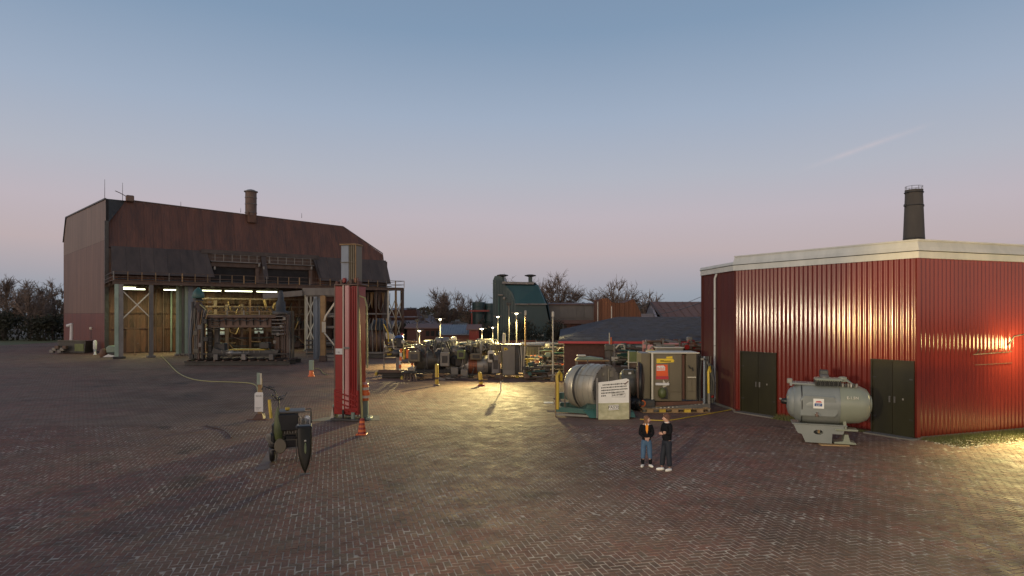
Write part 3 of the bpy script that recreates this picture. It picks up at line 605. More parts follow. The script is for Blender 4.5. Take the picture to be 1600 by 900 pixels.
clad(B_, C_, [(.02,.37,.12,HW), (.37,2.42,3.06,HW), (2.42,6.90,.12,HW), (6.90,8.60,3.06,HW), (8.60,8.68,.12,HW)])
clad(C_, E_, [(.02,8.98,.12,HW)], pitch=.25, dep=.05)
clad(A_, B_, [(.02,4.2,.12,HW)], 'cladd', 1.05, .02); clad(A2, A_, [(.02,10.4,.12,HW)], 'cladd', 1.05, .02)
for q in (B_, C_, A_):
    b = MB(); b.bb(q.x-C_.x-.07, q.x-C_.x+.07, q.y-C_.y-.07, q.y-C_.y+.07, .1, HW); b.build('corner_trim', M['clad' if q is C_ else 'cladd'], red)
p, d, o, l = wallf(B_, C_)
def wbox(p, d, o, s0, s1, o0, o1, z0, z1, name, mat, parent):
    b = MB(); b.prism([p+d*s0+o*o0, p+d*s1+o*o0, p+d*s1+o*o1, p+d*s0+o*o1], (0,0,z1-z0)); b.v = [(x, y, z+z0) for x, y, z in b.v]
    if z1 < 0: pass
    return b.build(name, M[mat], parent)
for s0, s1 in ((.37, 2.42), (6.90, 8.60)):
    m_ = (s0+s1)/2
    for a, e, hs in ((s0+.05, m_-.008, 1), (m_+.008, s1-.05, -1)):
        dr = wbox(p, d, o, a, e, -.015, .012, .06, 3.0, 'door', 'door', red)
        for zz in (.7, 2.3): wbox(p, d, o, (a if hs > 0 else e-.16), (a+.16 if hs > 0 else e), .012, .03, zz, zz+.05, 'hinge', 'dark', dr)
        hx = e-.12 if hs > 0 else a+.06; wbox(p, d, o, hx, hx+.05, .012, .07, 1.35, 1.6, 'handle', 'steel', dr)
        wbox(p, d, o, (a+e)/2-.03, (a+e)/2+.03, .012, .03, 1.48, 1.56, 'lock_plate', 'cabgrey', dr) if hs < 0 else None
    wbox(p, d, o, s0, s0+.05, -.01, .075, .05, 3.06, 'door_frame', 'door', red); wbox(p, d, o, s1-.05, s1, -.01, .075, .05, 3.06, 'door_frame', 'door', red); wbox(p, d, o, s0, s1, -.01, .08, 3.0, 3.07, 'door_frame', 'door', red)
    wbox(p, d, o, s0-.1, s1+.15, -.01, .45, -.02, .055, 'door_sill', 'concrete', red)
# plinth, fascia, upper band, roof
pts = [A2, A_, B_, C_, E_, Vector((24.5,40,0))]
def offs(pl, dist):
    out = []
    for i, q in enumerate(pl):
        ns = []
        for a, b_ in ((i-1, i), (i, i+1)):
            if 0 <= a and b_ < len(pl): dd = (pl[b_]-pl[a]).normalized(); ns.append(Vector((dd.y,-dd.x,0)))
        nn_ = sum(ns, Vector())/len(ns); out.append(q+nn_*(dist/nn_.length_squared))
    return out
def band(name, d0, d1, z0, z1, mat, i0=0, i1=None, slope=0):
    i1 = len(pts)-1 if i1 is None else i1; po, pi = offs(pts, d1), offs(pts, d0); pt = offs(pts, d1-slope)
    for i in range(i0, i1):
        a, b_, c, e = [v-C_ for v in (po[i], po[i+1], pi[i+1], pi[i])]; at_, bt = pt[i]-C_, pt[i+1]-C_
        m = MB(); m.add([a+Zv*z0, b_+Zv*z0, c+Zv*z0, e+Zv*z0, at_+Zv*z1, bt+Zv*z1, c+Zv*z1, e+Zv*z1], [(0,1,2,3), (7,6,5,4), (0,4,5,1), (1,5,6,2), (2,6,7,3), (3,7,4,0)]); m.build(name, M[mat], red)
band('fascia_board', 0, .12, HW-.02, HW+.24, 'fascia'); band('fascia_shadow_line', -.02, .06, HW+.24, HW+.27, 'dark')  # dark strip paints the shadow line between board and cap
band('fascia_cap', -.05, .17, HW+.27, HW+.42, 'fascia', slope=.06)
band('parapet_board', -.1, .10, HW+.42, HW+.66, 'fascia', 2, 4, .08); band('parapet_cap', -.15, .06, HW+.66, HW+.72, 'fascia', 2, 4)
b = MB(); b.prism([v-C_+Zv*(HW+.30) for v in offs(pts, -.05)], (0,0,.08)); b.build('roof', M['concrete'], red)
band('plinth', -.02, .035, 0, .11, 'concrete', 1, 2); band('plinth', -.02, .03, 0, .11, 'concrete', 3, 4)
p, d, o, l = wallf(A_, B_)
s = 2.05; q = p+d*s+o*.14; b = MB(); b.tube([q-o*.1+Zv*(HW-.05), q+Zv*(HW-.3), q+Zv*.35, q+o*.15+Zv*.1], .06, 8); dp = b.build('downpipe', M['fascia'], red)
for zz in (1.2, 3.2, 5.2): b = MB(); b.torus(q+Zv*zz, Zv, .07, .015, 12, 5); b.build('pipe_clip', M['steel'], dp)
# wall lamp on a spiky bracket, lit
p, d, o, l = wallf(C_, E_)
wl = thing('wall_lamp', C_+d*5.05+Zv*3.9, 'lit lamp on a bracket on the right face of the red building', 'lamp', rz=math.atan2(d.y, d.x))
b = MB(); b.beam((-2.2,-.16,-.62), (.1,-.16,-.55), .03); b.beam((-1.9,-.1,-.62), (-1.9,-.2,-.4), .03); b.beam((-2.0,-.1,-1.05), (.2,-.1,-1.02), .025)
for k in range(9): x_ = -2.1+k*.25; b.tube([(x_,-.16,-.6), (x_+.1,-.24,-.5+.06*(k % 3)), (x_+.16,-.2,-.42)], .01, 4)
b.build('bracket', M['rustorange'], wl)
b = MB(); b.tube([(0,-.08,-.3), (0,-.3,.1), (0,-.75,.2), (0,-.95,.12)], .03, 6); b.build('arm', M['steel'], wl)
b = MB(); b.lathe((0,-.95,.12), (0,0,-1), [(0,.04), (.05,.16), (.14,.2)], 14, caps=False); b.build('shade', M['steel'], wl)
b = MB(); b.lathe((0,-.95,.0), (0,0,-1), [(0,.1), (.08,.09), (.12,.02)], 12); b.build('bulb', M['lamp'], wl)
def glow(name, loc, parent, e, size=.12, col=LAMP, typ='POINT', rot=None, spot=120, blend=.5):
    li = bpy.data.lights.new(name, typ); li.energy = e; li.color = col; li.shadow_soft_size = size
    if typ == 'SPOT': li.spot_size = R(spot); li.spot_blend = blend
    o = bpy.data.objects.new(name, li); C.objects.link(o); o.parent = parent; o.location = loc
    if rot is not None: o.rotation_euler = Vector(rot).to_track_quat('-Z', 'Y').to_euler()
    return o
glow('lamp_glow', (0,-1.1,-.2), wl, 300, .32, (1,.80,.30)); glow('down_glow', (.2,-1.0,-.22), wl, 7500, .12, (1,.83,.33), 'SPOT', (-2.2,-4.2,-4.0), 118, .9)
# tall chimney far behind
ch = thing('factory_chimney', at(1428, 62), 'tall round grey-brown chimney rising behind the red building', 'chimney')
zt = Z(297, 62); b = MB(); b.lathe((0,0,0), Zv, [(0,1.35), (zt*.4,1.12), (zt-.5,.76), (zt,.78)], 24); b.build('shaft', M['stack'], ch)
for zz in (zt-.25, zt-1.5, zt-4.7): b = MB(); b.torus((0,0,zz), Zv, .80 if zz > zt-2 else .9, .05, 24, 6); b.build('band', M['dark'], ch)
for k in range(8):
    g = k*math.pi/4; b = MB(); b.beam((.74*math.cos(g), .74*math.sin(g), zt), (.74*math.cos(g), .74*math.sin(g), zt+.35), .03); b.build('rail_post', M['steel'], ch)
b = MB(); b.torus((0,0,zt+.33), Zv, .74, .02, 24, 5); b.build('rail', M['steel'], ch)
for sgn in (-1, 1):
    for zz in (zt-1.5, zt-4.7): b = MB(); b.cbox((sgn*.86,0,zz), (.2,.25,.25), .04); b.build('lug', M['dark'], ch)
# ============================================================ BACKGROUND
def tree(name, loc, h, label, cat='tree', spread=.42, seed=1, levels=5, lean=0, forks=3, twigr=.036, trunk_h=.16, dense=1.0, group='bare winter trees behind the yard'):
    rn = random.Random(seed); root = thing(name, loc, label, cat, group); tr = MB(); cr_ = MB()
    cz0, rx, rz = h*.58, h*spread*.95, h*.42
    def env(u=None):
        while True:
            v = Vector((rn.gauss(0,1), rn.gauss(0,1), rn.gauss(.25,1))).normalized()
            if v.z > -.55: break
        q = rn.uniform(.78, 1.06)*(1+.13*math.sin(seed+3*math.atan2(v.y, v.x))+.08*math.sin(5*v.z+seed)); return Vector((v.x*rx*q, v.y*rx*q, cz0+v.z*rz*q))
    def curve(a, b_, n, sag, jit):
        o_ = []
        for i in range(n+1):
            t = i/n; p = a.lerp(b_, t); p.z += -sag*math.sin(math.pi*t)*0+sag*t*(1-t); o_.append(p+Vector((rn.gauss(0,jit), rn.gauss(0,jit), rn.gauss(0,jit)))*(0 if i == 0 else 1))
        return o_
    lead = curve(Vector((0,0,-.1)), Vector((rn.gauss(0,.04)*h, 0, h*.93)), 9, 0, h*.008); tr.tube(lead[:6], h*.02, 6, h*.011); cr_.tube(lead[5:], h*.011, 5, twigr)
    limbs = [lead]
    for i in range(int(13*dense)):
        e = env(); s_ = lead[rn.choice((1,2,2,3,3,4,5))]; c = curve(s_, e, 7, -h*.10, h*.008); (tr if i < 5 else cr_).tube(c, h*.009, 5, twigr*.9); limbs.append(c)
    subs = []
    for c in limbs:
        for i in range(int(15*dense)):
            s_ = c[rn.choice((2,3,4,5,6,6))]; d = (s_-Vector((0,0,h*.35))).normalized()+Vector((rn.gauss(0,.6), rn.gauss(0,.6), rn.gauss(.1,.5))); q = curve(s_, s_+d.normalized()*h*rn.uniform(.09,.2), 4, -h*.02, h*.004); cr_.tube(q, twigr*1.5, 3, twigr*.6); subs.append(q)
    for c in subs:
        for i in range(8):
            s_ = c[rn.choice((1,2,3,4))]; d = (c[-1]-c[0]).normalized()+Vector((rn.gauss(0,.6), rn.gauss(0,.6), rn.gauss(.1,.5))); q = curve(s_, s_+d.normalized()*h*rn.uniform(.03,.085), 2, 0, h*.003); cr_.tube(q, twigr*.75, 3, twigr*.35)
    k = h/max(v[2] for v in cr_.v)
    for m in (tr, cr_): m.v = [(x, y, z*k) for x, y, z in m.v]
    tr.build('trunk', M['bark'], root); cr_.build('crown', M['twig'], root); return root
def bush(name, loc, w, dpt, h, label, cat='bush', n=1500, seed=1, size=.25, mat='leafd', group=None, twig=True):
    rn = random.Random(seed); root = thing(name, loc, label, cat, group); m = MB(); cl = []
    for i in range(max(6, int(w*1.6))): cl.append((rn.uniform(-w/2, w/2), rn.uniform(-dpt/2, dpt/2), rn.uniform(.35, .8)*h, rn.uniform(.18, .34)*h))
    for i in range(n):
        x, y, z, r = rn.choice(cl); v = Vector((rn.gauss(0,1), rn.gauss(0,1), rn.gauss(0,1))).normalized()*r*rn.uniform(.3, 1.1)
        p = Vector((x, y, z))+Vector((v.x*1.3, v.y, v.z)); p.z = max(.05, min(h*1.05, p.z)); 
        if rn.random() < .3: p.z *= rn.random()
        a = Vector((rn.gauss(0,1), rn.gauss(0,1), rn.gauss(0,1))).normalized(); b2 = a.orthogonal().normalized(); s_ = size*rn.uniform(.5, 1.3)
        m.add([p-a*s_, p+b2*s_*.5, p+a*s_, p-b2*s_*.4], [(0,1,2,3)])
    m.build('foliage', M[mat], root)
    if twig:
        t = MB()
        for i in range(int(w*7)):
            x, y, z, r = rn.choice(cl); t.tube([(x, y, 0), (x+rn.gauss(0,.3), y+rn.gauss(0,.3), z), (x+rn.gauss(0,.8), y, z+r*rn.uniform(.7,1.6))], .05, 3, .015)
        t.build('stems', M['bark'], root)
    return root
BT = 'bare winter trees behind the yard'
def TT(px, D, ytop, *a, **k): return tree('bare_tree', at(px, D), Z(ytop, D), *a, **k)
TT(698, 105, 447, 'broad bare tree, left of the two between the hall and the teal building', seed=11, spread=.46, twigr=.036, dense=1.6, levels=5, forks=3)
TT(735, 100, 457, 'narrower bare tree just right of the broad bare tree', seed=12, spread=.34, twigr=.036, levels=5, forks=3)
TT(872, 100, 419, 'tallest bare tree, rising right behind the teal building', seed=13, spread=.34, twigr=.036, dense=1.5, levels=5)
TT(843, 112, 426, 'bare tree partly hidden behind the right chimney of the teal building', seed=14, spread=.4, twigr=.036, levels=5)
TT(805, 116, 427, 'bare tree whose twigs show between the two chimneys of the teal building', seed=15, spread=.4, twigr=.036)
TT(962, 95, 428, 'bare tree rising behind the rusted jagged shed', seed=16, spread=.36, twigr=.036, dense=1.4, levels=5)
TT(1010, 110, 450, 'small bare tree over the gap left of the brown-roofed house', seed=17, spread=.42, twigr=.036, levels=5)
TT(84, 135, 432, 'bare tree nearest the far left edge of the hall', seed=18, spread=.42, twigr=.05, dense=1.5, levels=5, group='bare trees left of the hall')
TT(45, 125, 436, 'bare tree second left of the hall', seed=19, spread=.42, twigr=.05, group='bare trees left of the hall')
TT(8, 130, 428, 'bare tree farthest left of the hall', seed=20, spread=.42, twigr=.05, dense=1.4, group='bare trees left of the hall')
TT(662, 120, 476, 'low bare tree poking up between the frosted roofs and the broad bare tree', seed=21, spread=.5, twigr=.036)
bush('undergrowth', at(55, 118), 20, 5, 5.2, 'dark brown undergrowth under the bare trees left of the hall', 'undergrowth', 5000, 3, .3)
bush('undergrowth', at(700, 96), 14, 3, 3.6, 'dark hedge mass under the broad bare tree', 'hedge', 4500, 4, .22)
bush('undergrowth', at(752, 92), 3.5, 3, 3.2, 'dark scrub in front of the green tank', 'scrub', 900, 5, .2)
bush('undergrowth', at(846, 76), 6.0, 2, 4.4, 'brown-green scrub climbing the foot of the teal building', 'scrub', 4200, 6, .16, group=None)
bush('undergrowth', at(893, 80), 3.2, 2, 2.4, 'dark scrub under the brown shed right of the teal building', 'scrub', 900, 7, .18)
# far treeline so that the plain does not end bare
b = MB(); rn = random.Random(5)
for i in range(9000):
    g = rn.uniform(-1.2, 1.2); D = rn.uniform(330, 420); x = g*D; hh = 9+3*math.sin(g*17)+2*math.sin(g*41); z = rn.random()**.7*hh; s_ = rn.uniform(.6, 1.5)
    b.add([(x-s_, D, z-s_*.4), (x+s_, D+rn.uniform(-1,1), z-s_*.3), (x+s_*.3, D, z+s_)], [(0,1,2)])
tag(b.build('far_treeline', M['leafd']), 'dark far treeline along the horizon', 'treeline', kind='stuff')
# left verge
flat('grass_verge', [(-120, 84), (-80.5, 84), (-78, 110), (-80, 125), (-175, 125)], .012, M['grass'])

def shed(name, x0, x1, D, dep, ze, zr, label, wallm, roofm, hip=0, rz=0, cat='building', courses=0, seams=0, gable=0):
    """long shed: front wall at depth D facing camera, ridge along x"""
    r = thing(name, ((x0+x1)/2, D, 0), label, cat, rz=rz); w = x1-x0; h = w/2
    b = MB(); b.bb(-h, h, 0, .2, 0, ze); b.bb(-h, h, dep-.2, dep, 0, ze); b.bb(-h, -h+.2, .2, dep-.2, 0, ze); b.bb(h-.2, h, .2, dep-.2, 0, ze)
    if not hip: b.prism([(-h+.01,0,ze), (-h+.01,dep,ze), (-h+.01,dep/2,zr)], (.2,0,0)); b.prism([(h-.21,0,ze), (h-.21,dep,ze), (h-.21,dep/2,zr)], (.2,0,0))
    b.build('wall', M[wallm], r)
    b = MB(); e = .35
    f = [Vector((-h-e,-e,ze)), Vector((h+e,-e,ze)), Vector((h+e-hip,dep/2,zr)), Vector((-h-e+hip,dep/2,zr))]
    k = [Vector((-h-e,dep+e,ze)), Vector((h+e,dep+e,ze))]
    b.add(f+k, [(0,1,2,3), (5,4,3,2), (4,0,3), (1,5,2)]); b.add([v-Zv*.12 for v in f+k], [(3,2,1,0), (0,3,4), (2,5,1), (2,3,4,5)]); b.add([f[0], f[1], f[1]-Zv*.12, f[0]-Zv*.12], [(3,2,1,0)])
    rf = b.build('roof', M[roofm], r)
    if courses:
        b = MB(); rn = random.Random(2)
        for j in range(courses):
            t0, t1 = j/courses, (j+1)/courses; a0, a1 = f[0].lerp(f[3], t0), f[1].lerp(f[2], t0); c0, c1 = f[0].lerp(f[3], t1), f[1].lerp(f[2], t1)
            n = int((a1-a0).length/.42)
            for i in range(n):
                s0, s1 = i/n, (i+1)/n-.0006; up = .02+rn.random()*.035
                p0, p1, p2, p3 = a0.lerp(a1, s0), a0.lerp(a1, s1), c0.lerp(c1, s1), c0.lerp(c1, s0)
                b.add([p0+Zv*up, p1+Zv*up, p2+Zv*.006, p3+Zv*.006, p0, p1], [(0,1,2,3), (4,5,1,0)])
        if hip:
            for j in range(courses):
                t0, t1 = j/courses, (j+1)/courses; a0, a1 = k[0].lerp(f[3], t0), f[0].lerp(f[3], t0); c0, c1 = k[0].lerp(f[3], t1), f[0].lerp(f[3], t1)
                n = max(1, int((a1-a0).length/.42))
                for i in range(n):
                    s0, s1 = i/n, (i+1)/n-.0006; up = .02+rn.random()*.035; p0, p1, p2, p3 = a0.lerp(a1, s0), a0.lerp(a1, s1), c0.lerp(c1, s1), c0.lerp(c1, s0)
                    b.add([p0+Zv*up, p1+Zv*up, p2+Zv*.006, p3+Zv*.006, p0, p1], [(0,1,2,3), (4,5,1,0)])
        s_ = b.build('slate', M[roofm], r); s_['kind'] = 'stuff'
    if seams:
        b = MB()
        for i in range(seams+1):
            t = i/seams; b.beam(f[0].lerp(f[1], t)+Zv*.03, f[3].lerp(f[2], t)+Zv*.03, .08, .07)
        s_ = b.build('roof_seam', M[roofm], r)
    return r
# slate-roofed shed in the middle distance
sr = shed('slate_roofed_shed', 3.7, 24.3, 45.2, 30, 3.02, 4.62, 'low long shed with a dark slate roof and red gutter board', 'concrete', 'slate', hip=5.5, courses=44, rz=R(-4.5))
b = MB(); b.bb(-10.7, 10.7, -.40, -.36, 2.80, 2.96); b.build('gutter_board', M['labelr'], sr)
for xa, xb in ((-10.3,-7.4), (2,7)): b = MB(); b.bb(xa, xb, -.06, -.005, .1, 2.9); b.build('brick_bay', M['brick'], sr)
for k in range(5): xa = -6.9+k*1.7; b = MB(); b.bb(xa, xa+1.6, -.04, -.005, .1, 2.85); b.build('wall_panel', M['concrete'], sr)
b = MB(); b.cbox((3.6, 11.8, 4.42), (.9,.3,.06), .02, .3); b.build('loose_slate', M['white'], sr)
# brown-roofed house with a pale gable
hs = thing('brown_roofed_house', at(1012, 92), 'long house with a brown roof and a pale gable end beside the white sky gap', 'building')
x0, x1 = 1.2, 22; zr_ = Z(472, 92); ze_ = Z(498, 92)
b = MB(); b.bb(x0, x1, 0, 8, 0, ze_-.02); b.prism([(x0,0,ze_-.02), (x0,8,ze_-.02), (x0,4,zr_-.1)], (.3,0,0)); b.bb(x0-1.9, x0-.02, 1.5, 3, 0, ze_+.7); b.build('wall', M['whiteroof'], hs)
b = MB(); b.prism([(x0+.9,-.4,ze_-.2), (x1,-.4,ze_-.2), (x1,4,zr_), (x0-.1,4,zr_)], (0,.02,.12)); b.prism([(x0-.1,8.4,ze_-.2), (x1,8.4,ze_-.2), (x1,4.05,zr_), (x0-.1,4.05,zr_)], (0,.02,.12)); rf = b.build('roof', M['brownroof'], hs)
b = MB(); b.prism([(x0-.15,3.9,zr_+.1), (x0+.05,3.9,zr_+.1), (x0+1.1,-.45,ze_-.1), (x0+.85,-.45,ze_-.1)], (0,.1,.1)); b.prism([(x0-.15,3.8,zr_+.1), (x0-.1,3.8,zr_-.15), (x0-4.2,3.8,ze_+.15), (x0-4.2,3.8,ze_+.4)], (0,.3,0)); b.build('verge_board', M['dark'], hs)
b = MB(); b.bb(7, 16, -.9, -.5, ze_+.35, ze_+.5); b.bb(7.3, 16, -.8, -.5, 0, ze_+.34); b.build('lean_to', M['brownroof'], hs)
b = MB(); b.bb(13.2, 17, -.1, .05, ze_+.8, ze_+1.6); b.build('roof_patch', M['rusthill'], hs)
for k in range(18):
    t = k/17; b = MB(); xa = x0+.9+(x1-x0-.9)*t; xb = x0-.1+(x1-x0+.1)*t; b.beam((xa,-.42,ze_-.05), (xb,3.9,zr_+.13), .07); b.build('roof_seam', M['brownroof'], hs)
# rusted jagged shed
rs = thing('rusted_jagged_shed', at(968, 78), 'rust-orange corrugated shed with a jagged broken roofline', 'shed')
def RX(px): return (px-968)*.078
poly = [(936,505), (936,468), (941,466), (950,466), (956,472), (962,473), (976,473), (990,467), (994,474), (1002,490), (1003,505)]
zb_ = 0
for k in range(len(poly)-3):
    a, c = poly[k+1], poly[k+2]; xa, xb = RX(a[0]), RX(c[0]); 
    if xb-xa < .05: continue
    m = max(1, round((xb-xa)/.7))
    for j in range(m):
        ta, tb = j/m, (j+1)/m; za, zc = Z(a[1], 78)*(1-ta)+Z(c[1], 78)*ta, Z(a[1], 78)*(1-tb)+Z(c[1], 78)*tb
        b = MB(); b.sheet((xa+(xb-xa)*ta, random.uniform(-.06,.0), 0), X, Zv, (xb-xa)/m-.02, za, zc, (0,-1,0), 2, .05, 4); b.build('corrugated_sheet', M['rusthill'], rs)
b = MB(); b.prism([(RX(p_[0]), .05, max(0, Z(p_[1], 78))) if 0 < i < len(poly)-1 else (RX(p_[0]), .05, 0) for i, p_ in enumerate(poly)], (0, 5, 0)); b.build('shell', M['rusthill'], rs)
# brown shed / conveyor housing between teal building and rusted shed
bs = thing('brown_gallery_shed', at(903, 86), 'grey-brown raised gallery shed between the teal building and the rusted shed', 'shed')
zt_ = Z(475, 86); zb2 = Z(500, 86)
for k in range(7): b = MB(); a = -4.6+k*1.1; b.bb(a, a+1.07, -.03, .03, zb2+.3, zt_-.1); b.build('cladding_panel', M['concrete'], bs)
b = MB(); b.bb(-4.7, 3.1, .05, 3, zb2, zt_-.15); b.build('body', M['concrete'], bs)
b = MB(); b.prism([(-4.9,-.3,zt_-.1), (3.3,-.3,zt_-.1), (3.3,3.3,zt_+.1), (-4.9,3.3,zt_+.1)], (0,0,.12)); b.bb(-4.8, 3.2, -.25, 2.9, zb2-.5, zb2-.02); b.build('roof_slab', M['brownroof'], bs)
b = MB(); b.bb(-4.2, 2.9, .4, .6, 0, zb2-.5); b.build('back_wall', M['brick'], bs)
for xx in (-4.4, -2, .6, 2.8): b = MB(); b.beam((xx,.1,0), (xx,.1,zb2-.5), .22); b.build('post', M['steel'], bs)
# teal building with two mushroom chimneys
tb_ = thing('teal_building', at(770, 84), 'dark teal steep-roofed building with two mushroom-capped chimneys', 'building')
zp = Z(431, 84); ex = lambda px: (px-770)*.084
f0, f1, f2, f3 = ex(771), ex(806), ex(868), ex(840)
# gable facing left-front, roof slope facing right-front
g = [(0,.3,0), (0,.3,Z(438,84)), (.25,.25,zp), (1.1,.1,zp), (1.6,0,Z(445,84)), (2.6,-.35,Z(458,84)), (3.0,-.5,Z(474,84)), (3.0,-.5,0)]
b = MB(); b.prism([(x, y, z) for x, y, z in g], (.5, 6, 0)); b.build('gable_wall', M['teal'], tb_)
b = MB()
for k in range(8): xx = .1+k*.36; b.beam((xx, .22-xx*.27, .1), (xx, .22-xx*.27, (zp-.2 if xx < 1.2 else zp-(xx-1.1)*1.9)-.3), .05, .05)
b.build('wall_rib', M['teal'], tb_)
zr1, zr2 = Z(446, 84), Z(475, 84)
b = MB(); b.prism([(1.6,.02,zr1), (5.9,.6,zr1), (6.9,-.3,zr2), (3.0,-.55,zr2)], (.1,.3,.12)); b.build('steep_roof', M['tealroof'], tb_)
b = MB(); b.prism([(3.0,-.5,0), (3.0,-.5,zr2-.1), (6.9,-.28,zr2-.1), (8.2,-.1,0)], (.3,5,0)); b.build('front_wall', M['teal'], tb_)
b = MB(); b.beam((2.9,-.7,zr2-.03), (7.1,-.45,zr2-.03), .2, .16); b.build('gutter', M['steel'], tb_)
b = MB(); b.beam((1.2,-.05,zr1+.35), (5.4,.5,zr1+.3), .3, .3); b.build('roof_kerb', M['steel'], tb_)
b = MB(); b.prism([(5.9,.62,zr1), (7.2,1.0,zr2+.2), (8.3,.1,0), (6.6,4,0), (6,5,zr1)], (.1,.1,0)); b.build('right_slope', M['teal'], tb_)
b = MB(); b.prism([(1.2,.12,zr1+.3), (5.6,.6,zr1+.3), (6.0,5,zr1+.3), (1.5,5.5,zr1+.3)], (0,0,.12)); b.build('flat_roof', M['teal'], tb_)
for px, yb in ((785, .6), (829, 1.0)):
    xx = ex(px); b = MB(); b.bb(xx-.26, xx+.26, yb-.25, yb+.3, zr1-.5, Z(432, 84)); c = b.build('chimney', M['teal'], tb_)
    b = MB(); b.lathe((xx, yb, Z(432,84)), Zv, [(0,.3), (.12,.75), (.22,.78), (.32,.35)], 14); b.build('mushroom_cap', M['dark'], c)
b = MB(); b.cbox((1.5,-.25,Z(466,84)), (.35,.3,.35), .08); b.cbox((1.0,-.15,Z(461,84)), (.7,.2,.2), .05); b.build('wall_vent', M['cabgrey'], tb_)
b = MB(); b.cyl((.8,-.02,0), (.8,-.02,Z(464,84)), .07, n=6); b.build('downpipe', M['green'], tb_)
b = MB(); b.bb(3.3, 6.6, -.62, -.57, Z(525,84), Z(522,84)); b.build('rail', M['cream'], tb_)
gt = thing('green_tank', at(757, 100), 'small green ribbed tank left of the teal building', 'tank')
b = MB(); b.cyl((-.9,0,0), (-.9,0,Z(472,100)), 1.0, n=14); b.cyl((1.0,.4,0), (1.0,.4,Z(474,100)), 1.0, n=14); b.build('shell', M['teal'], gt)
for zz in (3.6, 5.0, 6.0): b = MB(); b.torus((-.9,0,zz), Zv, 1.02, .05, 14, 5); b.torus((1.0,.4,zz), Zv, 1.02, .05, 14, 5); b.build('hoop', M['green'], gt)
b = MB(); b.bb(-2.2, .8, -1.4, -1.2, Z(487,100), Z(484.5,100)); b.bb(-2, -1.8, -1.4, -1.2, 0, 5); b.build('red_rail', M['redp'], gt)
# frosted roofs near the hall's right end
fh = thing('frosted_roof_house', at(652, 104), 'low house with a frost-pale roof right of the hall', 'building')
fx_ = lambda px: (px-652)*.104
b = MB(); b.bb(fx_(600), fx_(680), 0, 6, 0, Z(508,104)); b.prism([(fx_(606),1.5,Z(500,104)), (fx_(606),1.5,Z(484,104)), (fx_(648),1.5,Z(484,104)), (fx_(652),1.5,Z(500,104))], (0,4,0)); b.build('wall', M['brick'], fh)
b = MB(); b.prism([(fx_(604),-.3,Z(509,104)), (fx_(686),-.3,Z(509,104)), (fx_(673),3,Z(495,104)), (fx_(604),3,Z(497,104))], (0,.05,.12)); b.prism([(fx_(604),1.3,Z(496,104)), (fx_(652),1.3,Z(496,104)), (fx_(645),4,Z(482,104)), (fx_(604),4,Z(482,104))], (0,.05,.12)); b.build('roof', M['whiteroof'], fh)
b = MB(); b.bb(fx_(657), fx_(666), 2.2, 3.2, Z(498,104), Z(492,104)); b.build('chimney', M['cabgrey'], fh)
b = MB(); b.bb(fx_(630), fx_(646), 3.2, 4.0, Z(482,104), Z(480.5,104)); b.build('ridge_cap', M['bluegrey'], fh)
ls = shed('low_brick_shed', at(636, 88).x, at(700, 88).x, 88, 5, Z(512,88), Z(506,88), 'low red brick shed behind the machinery with a dark roof', 'brick', 'brownroof')
for px in (668, 676, 684): b = MB(); xx = at(px, 88).x-(at(636,88).x+at(700,88).x)/2; b.bb(xx-.25, xx+.25, -.05, -.005, Z(525,88), Z(517,88)); b.build('window', M['black'], ls)
gs = shed('grey_roof_shed', at(690, 82).x, at(737, 82).x, 82, 6, Z(522,82), Z(508,82), 'shed with a sloping grey corrugated roof under the bare trees', 'brick', 'bluegrey', seams=14)
rb = shed('red_plank_kiosk', at(733, 80).x, at(748, 80).x, 80, 2.5, Z(514,80), Z(507,80), 'small red plank kiosk right of the grey roofed shed', 'redp', 'brownroof', cat='kiosk')
# boundary wall with concrete posts, one panel each
bw_ = thing('boundary_wall', at(760, 71), 'low brown boundary wall running behind the machinery yard', 'wall')
for k in range(22):
    a = -8+k*1.5; b = MB(); b.bb(a+.06, a+1.44, 0, .12, 0, 1.9+.04*(k % 3)); b.build('wall_panel', M['brick' if k % 3 else 'brownroof'], bw_)
    b = MB(); b.bb(a-.06, a+.058, -.04, .16, 0, 2.05); b.build('post', M['concrete'], bw_)
# overhead wires from the red building
for q, (pa, pb, sag, lab) in enumerate((((1003, 492, 90), (1120, 458, 40), .5, 'thick overhead cable running down left from the red building'), ((995, 478, 110), (1100, 462, 44), .8, 'thin overhead wire above the thick cable'))):
    a = Vector((*at(pa[0], pa[2])[:2], Z(pa[1], pa[2]))); e = Vector((*at(pb[0], pb[2])[:2], Z(pb[1], pb[2])))
    if q == 0: e = Vector((15.0, 45, Z(457, 45)))
    b = MB(); b.tube([a.lerp(e, t/12)-Zv*(sag*4*(t/12)*(1-t/12)) for t in range(13)], .035 if q == 0 else .018, 5); tag(b.build('overhead_cable', M['rubber']), lab, 'cable')
# ============================================================ MACHINES
def mk(root, name, mat, fn, bevel=0):
    b = MB(); fn(b); return b.build(name, M[mat], root, bevel=bevel)
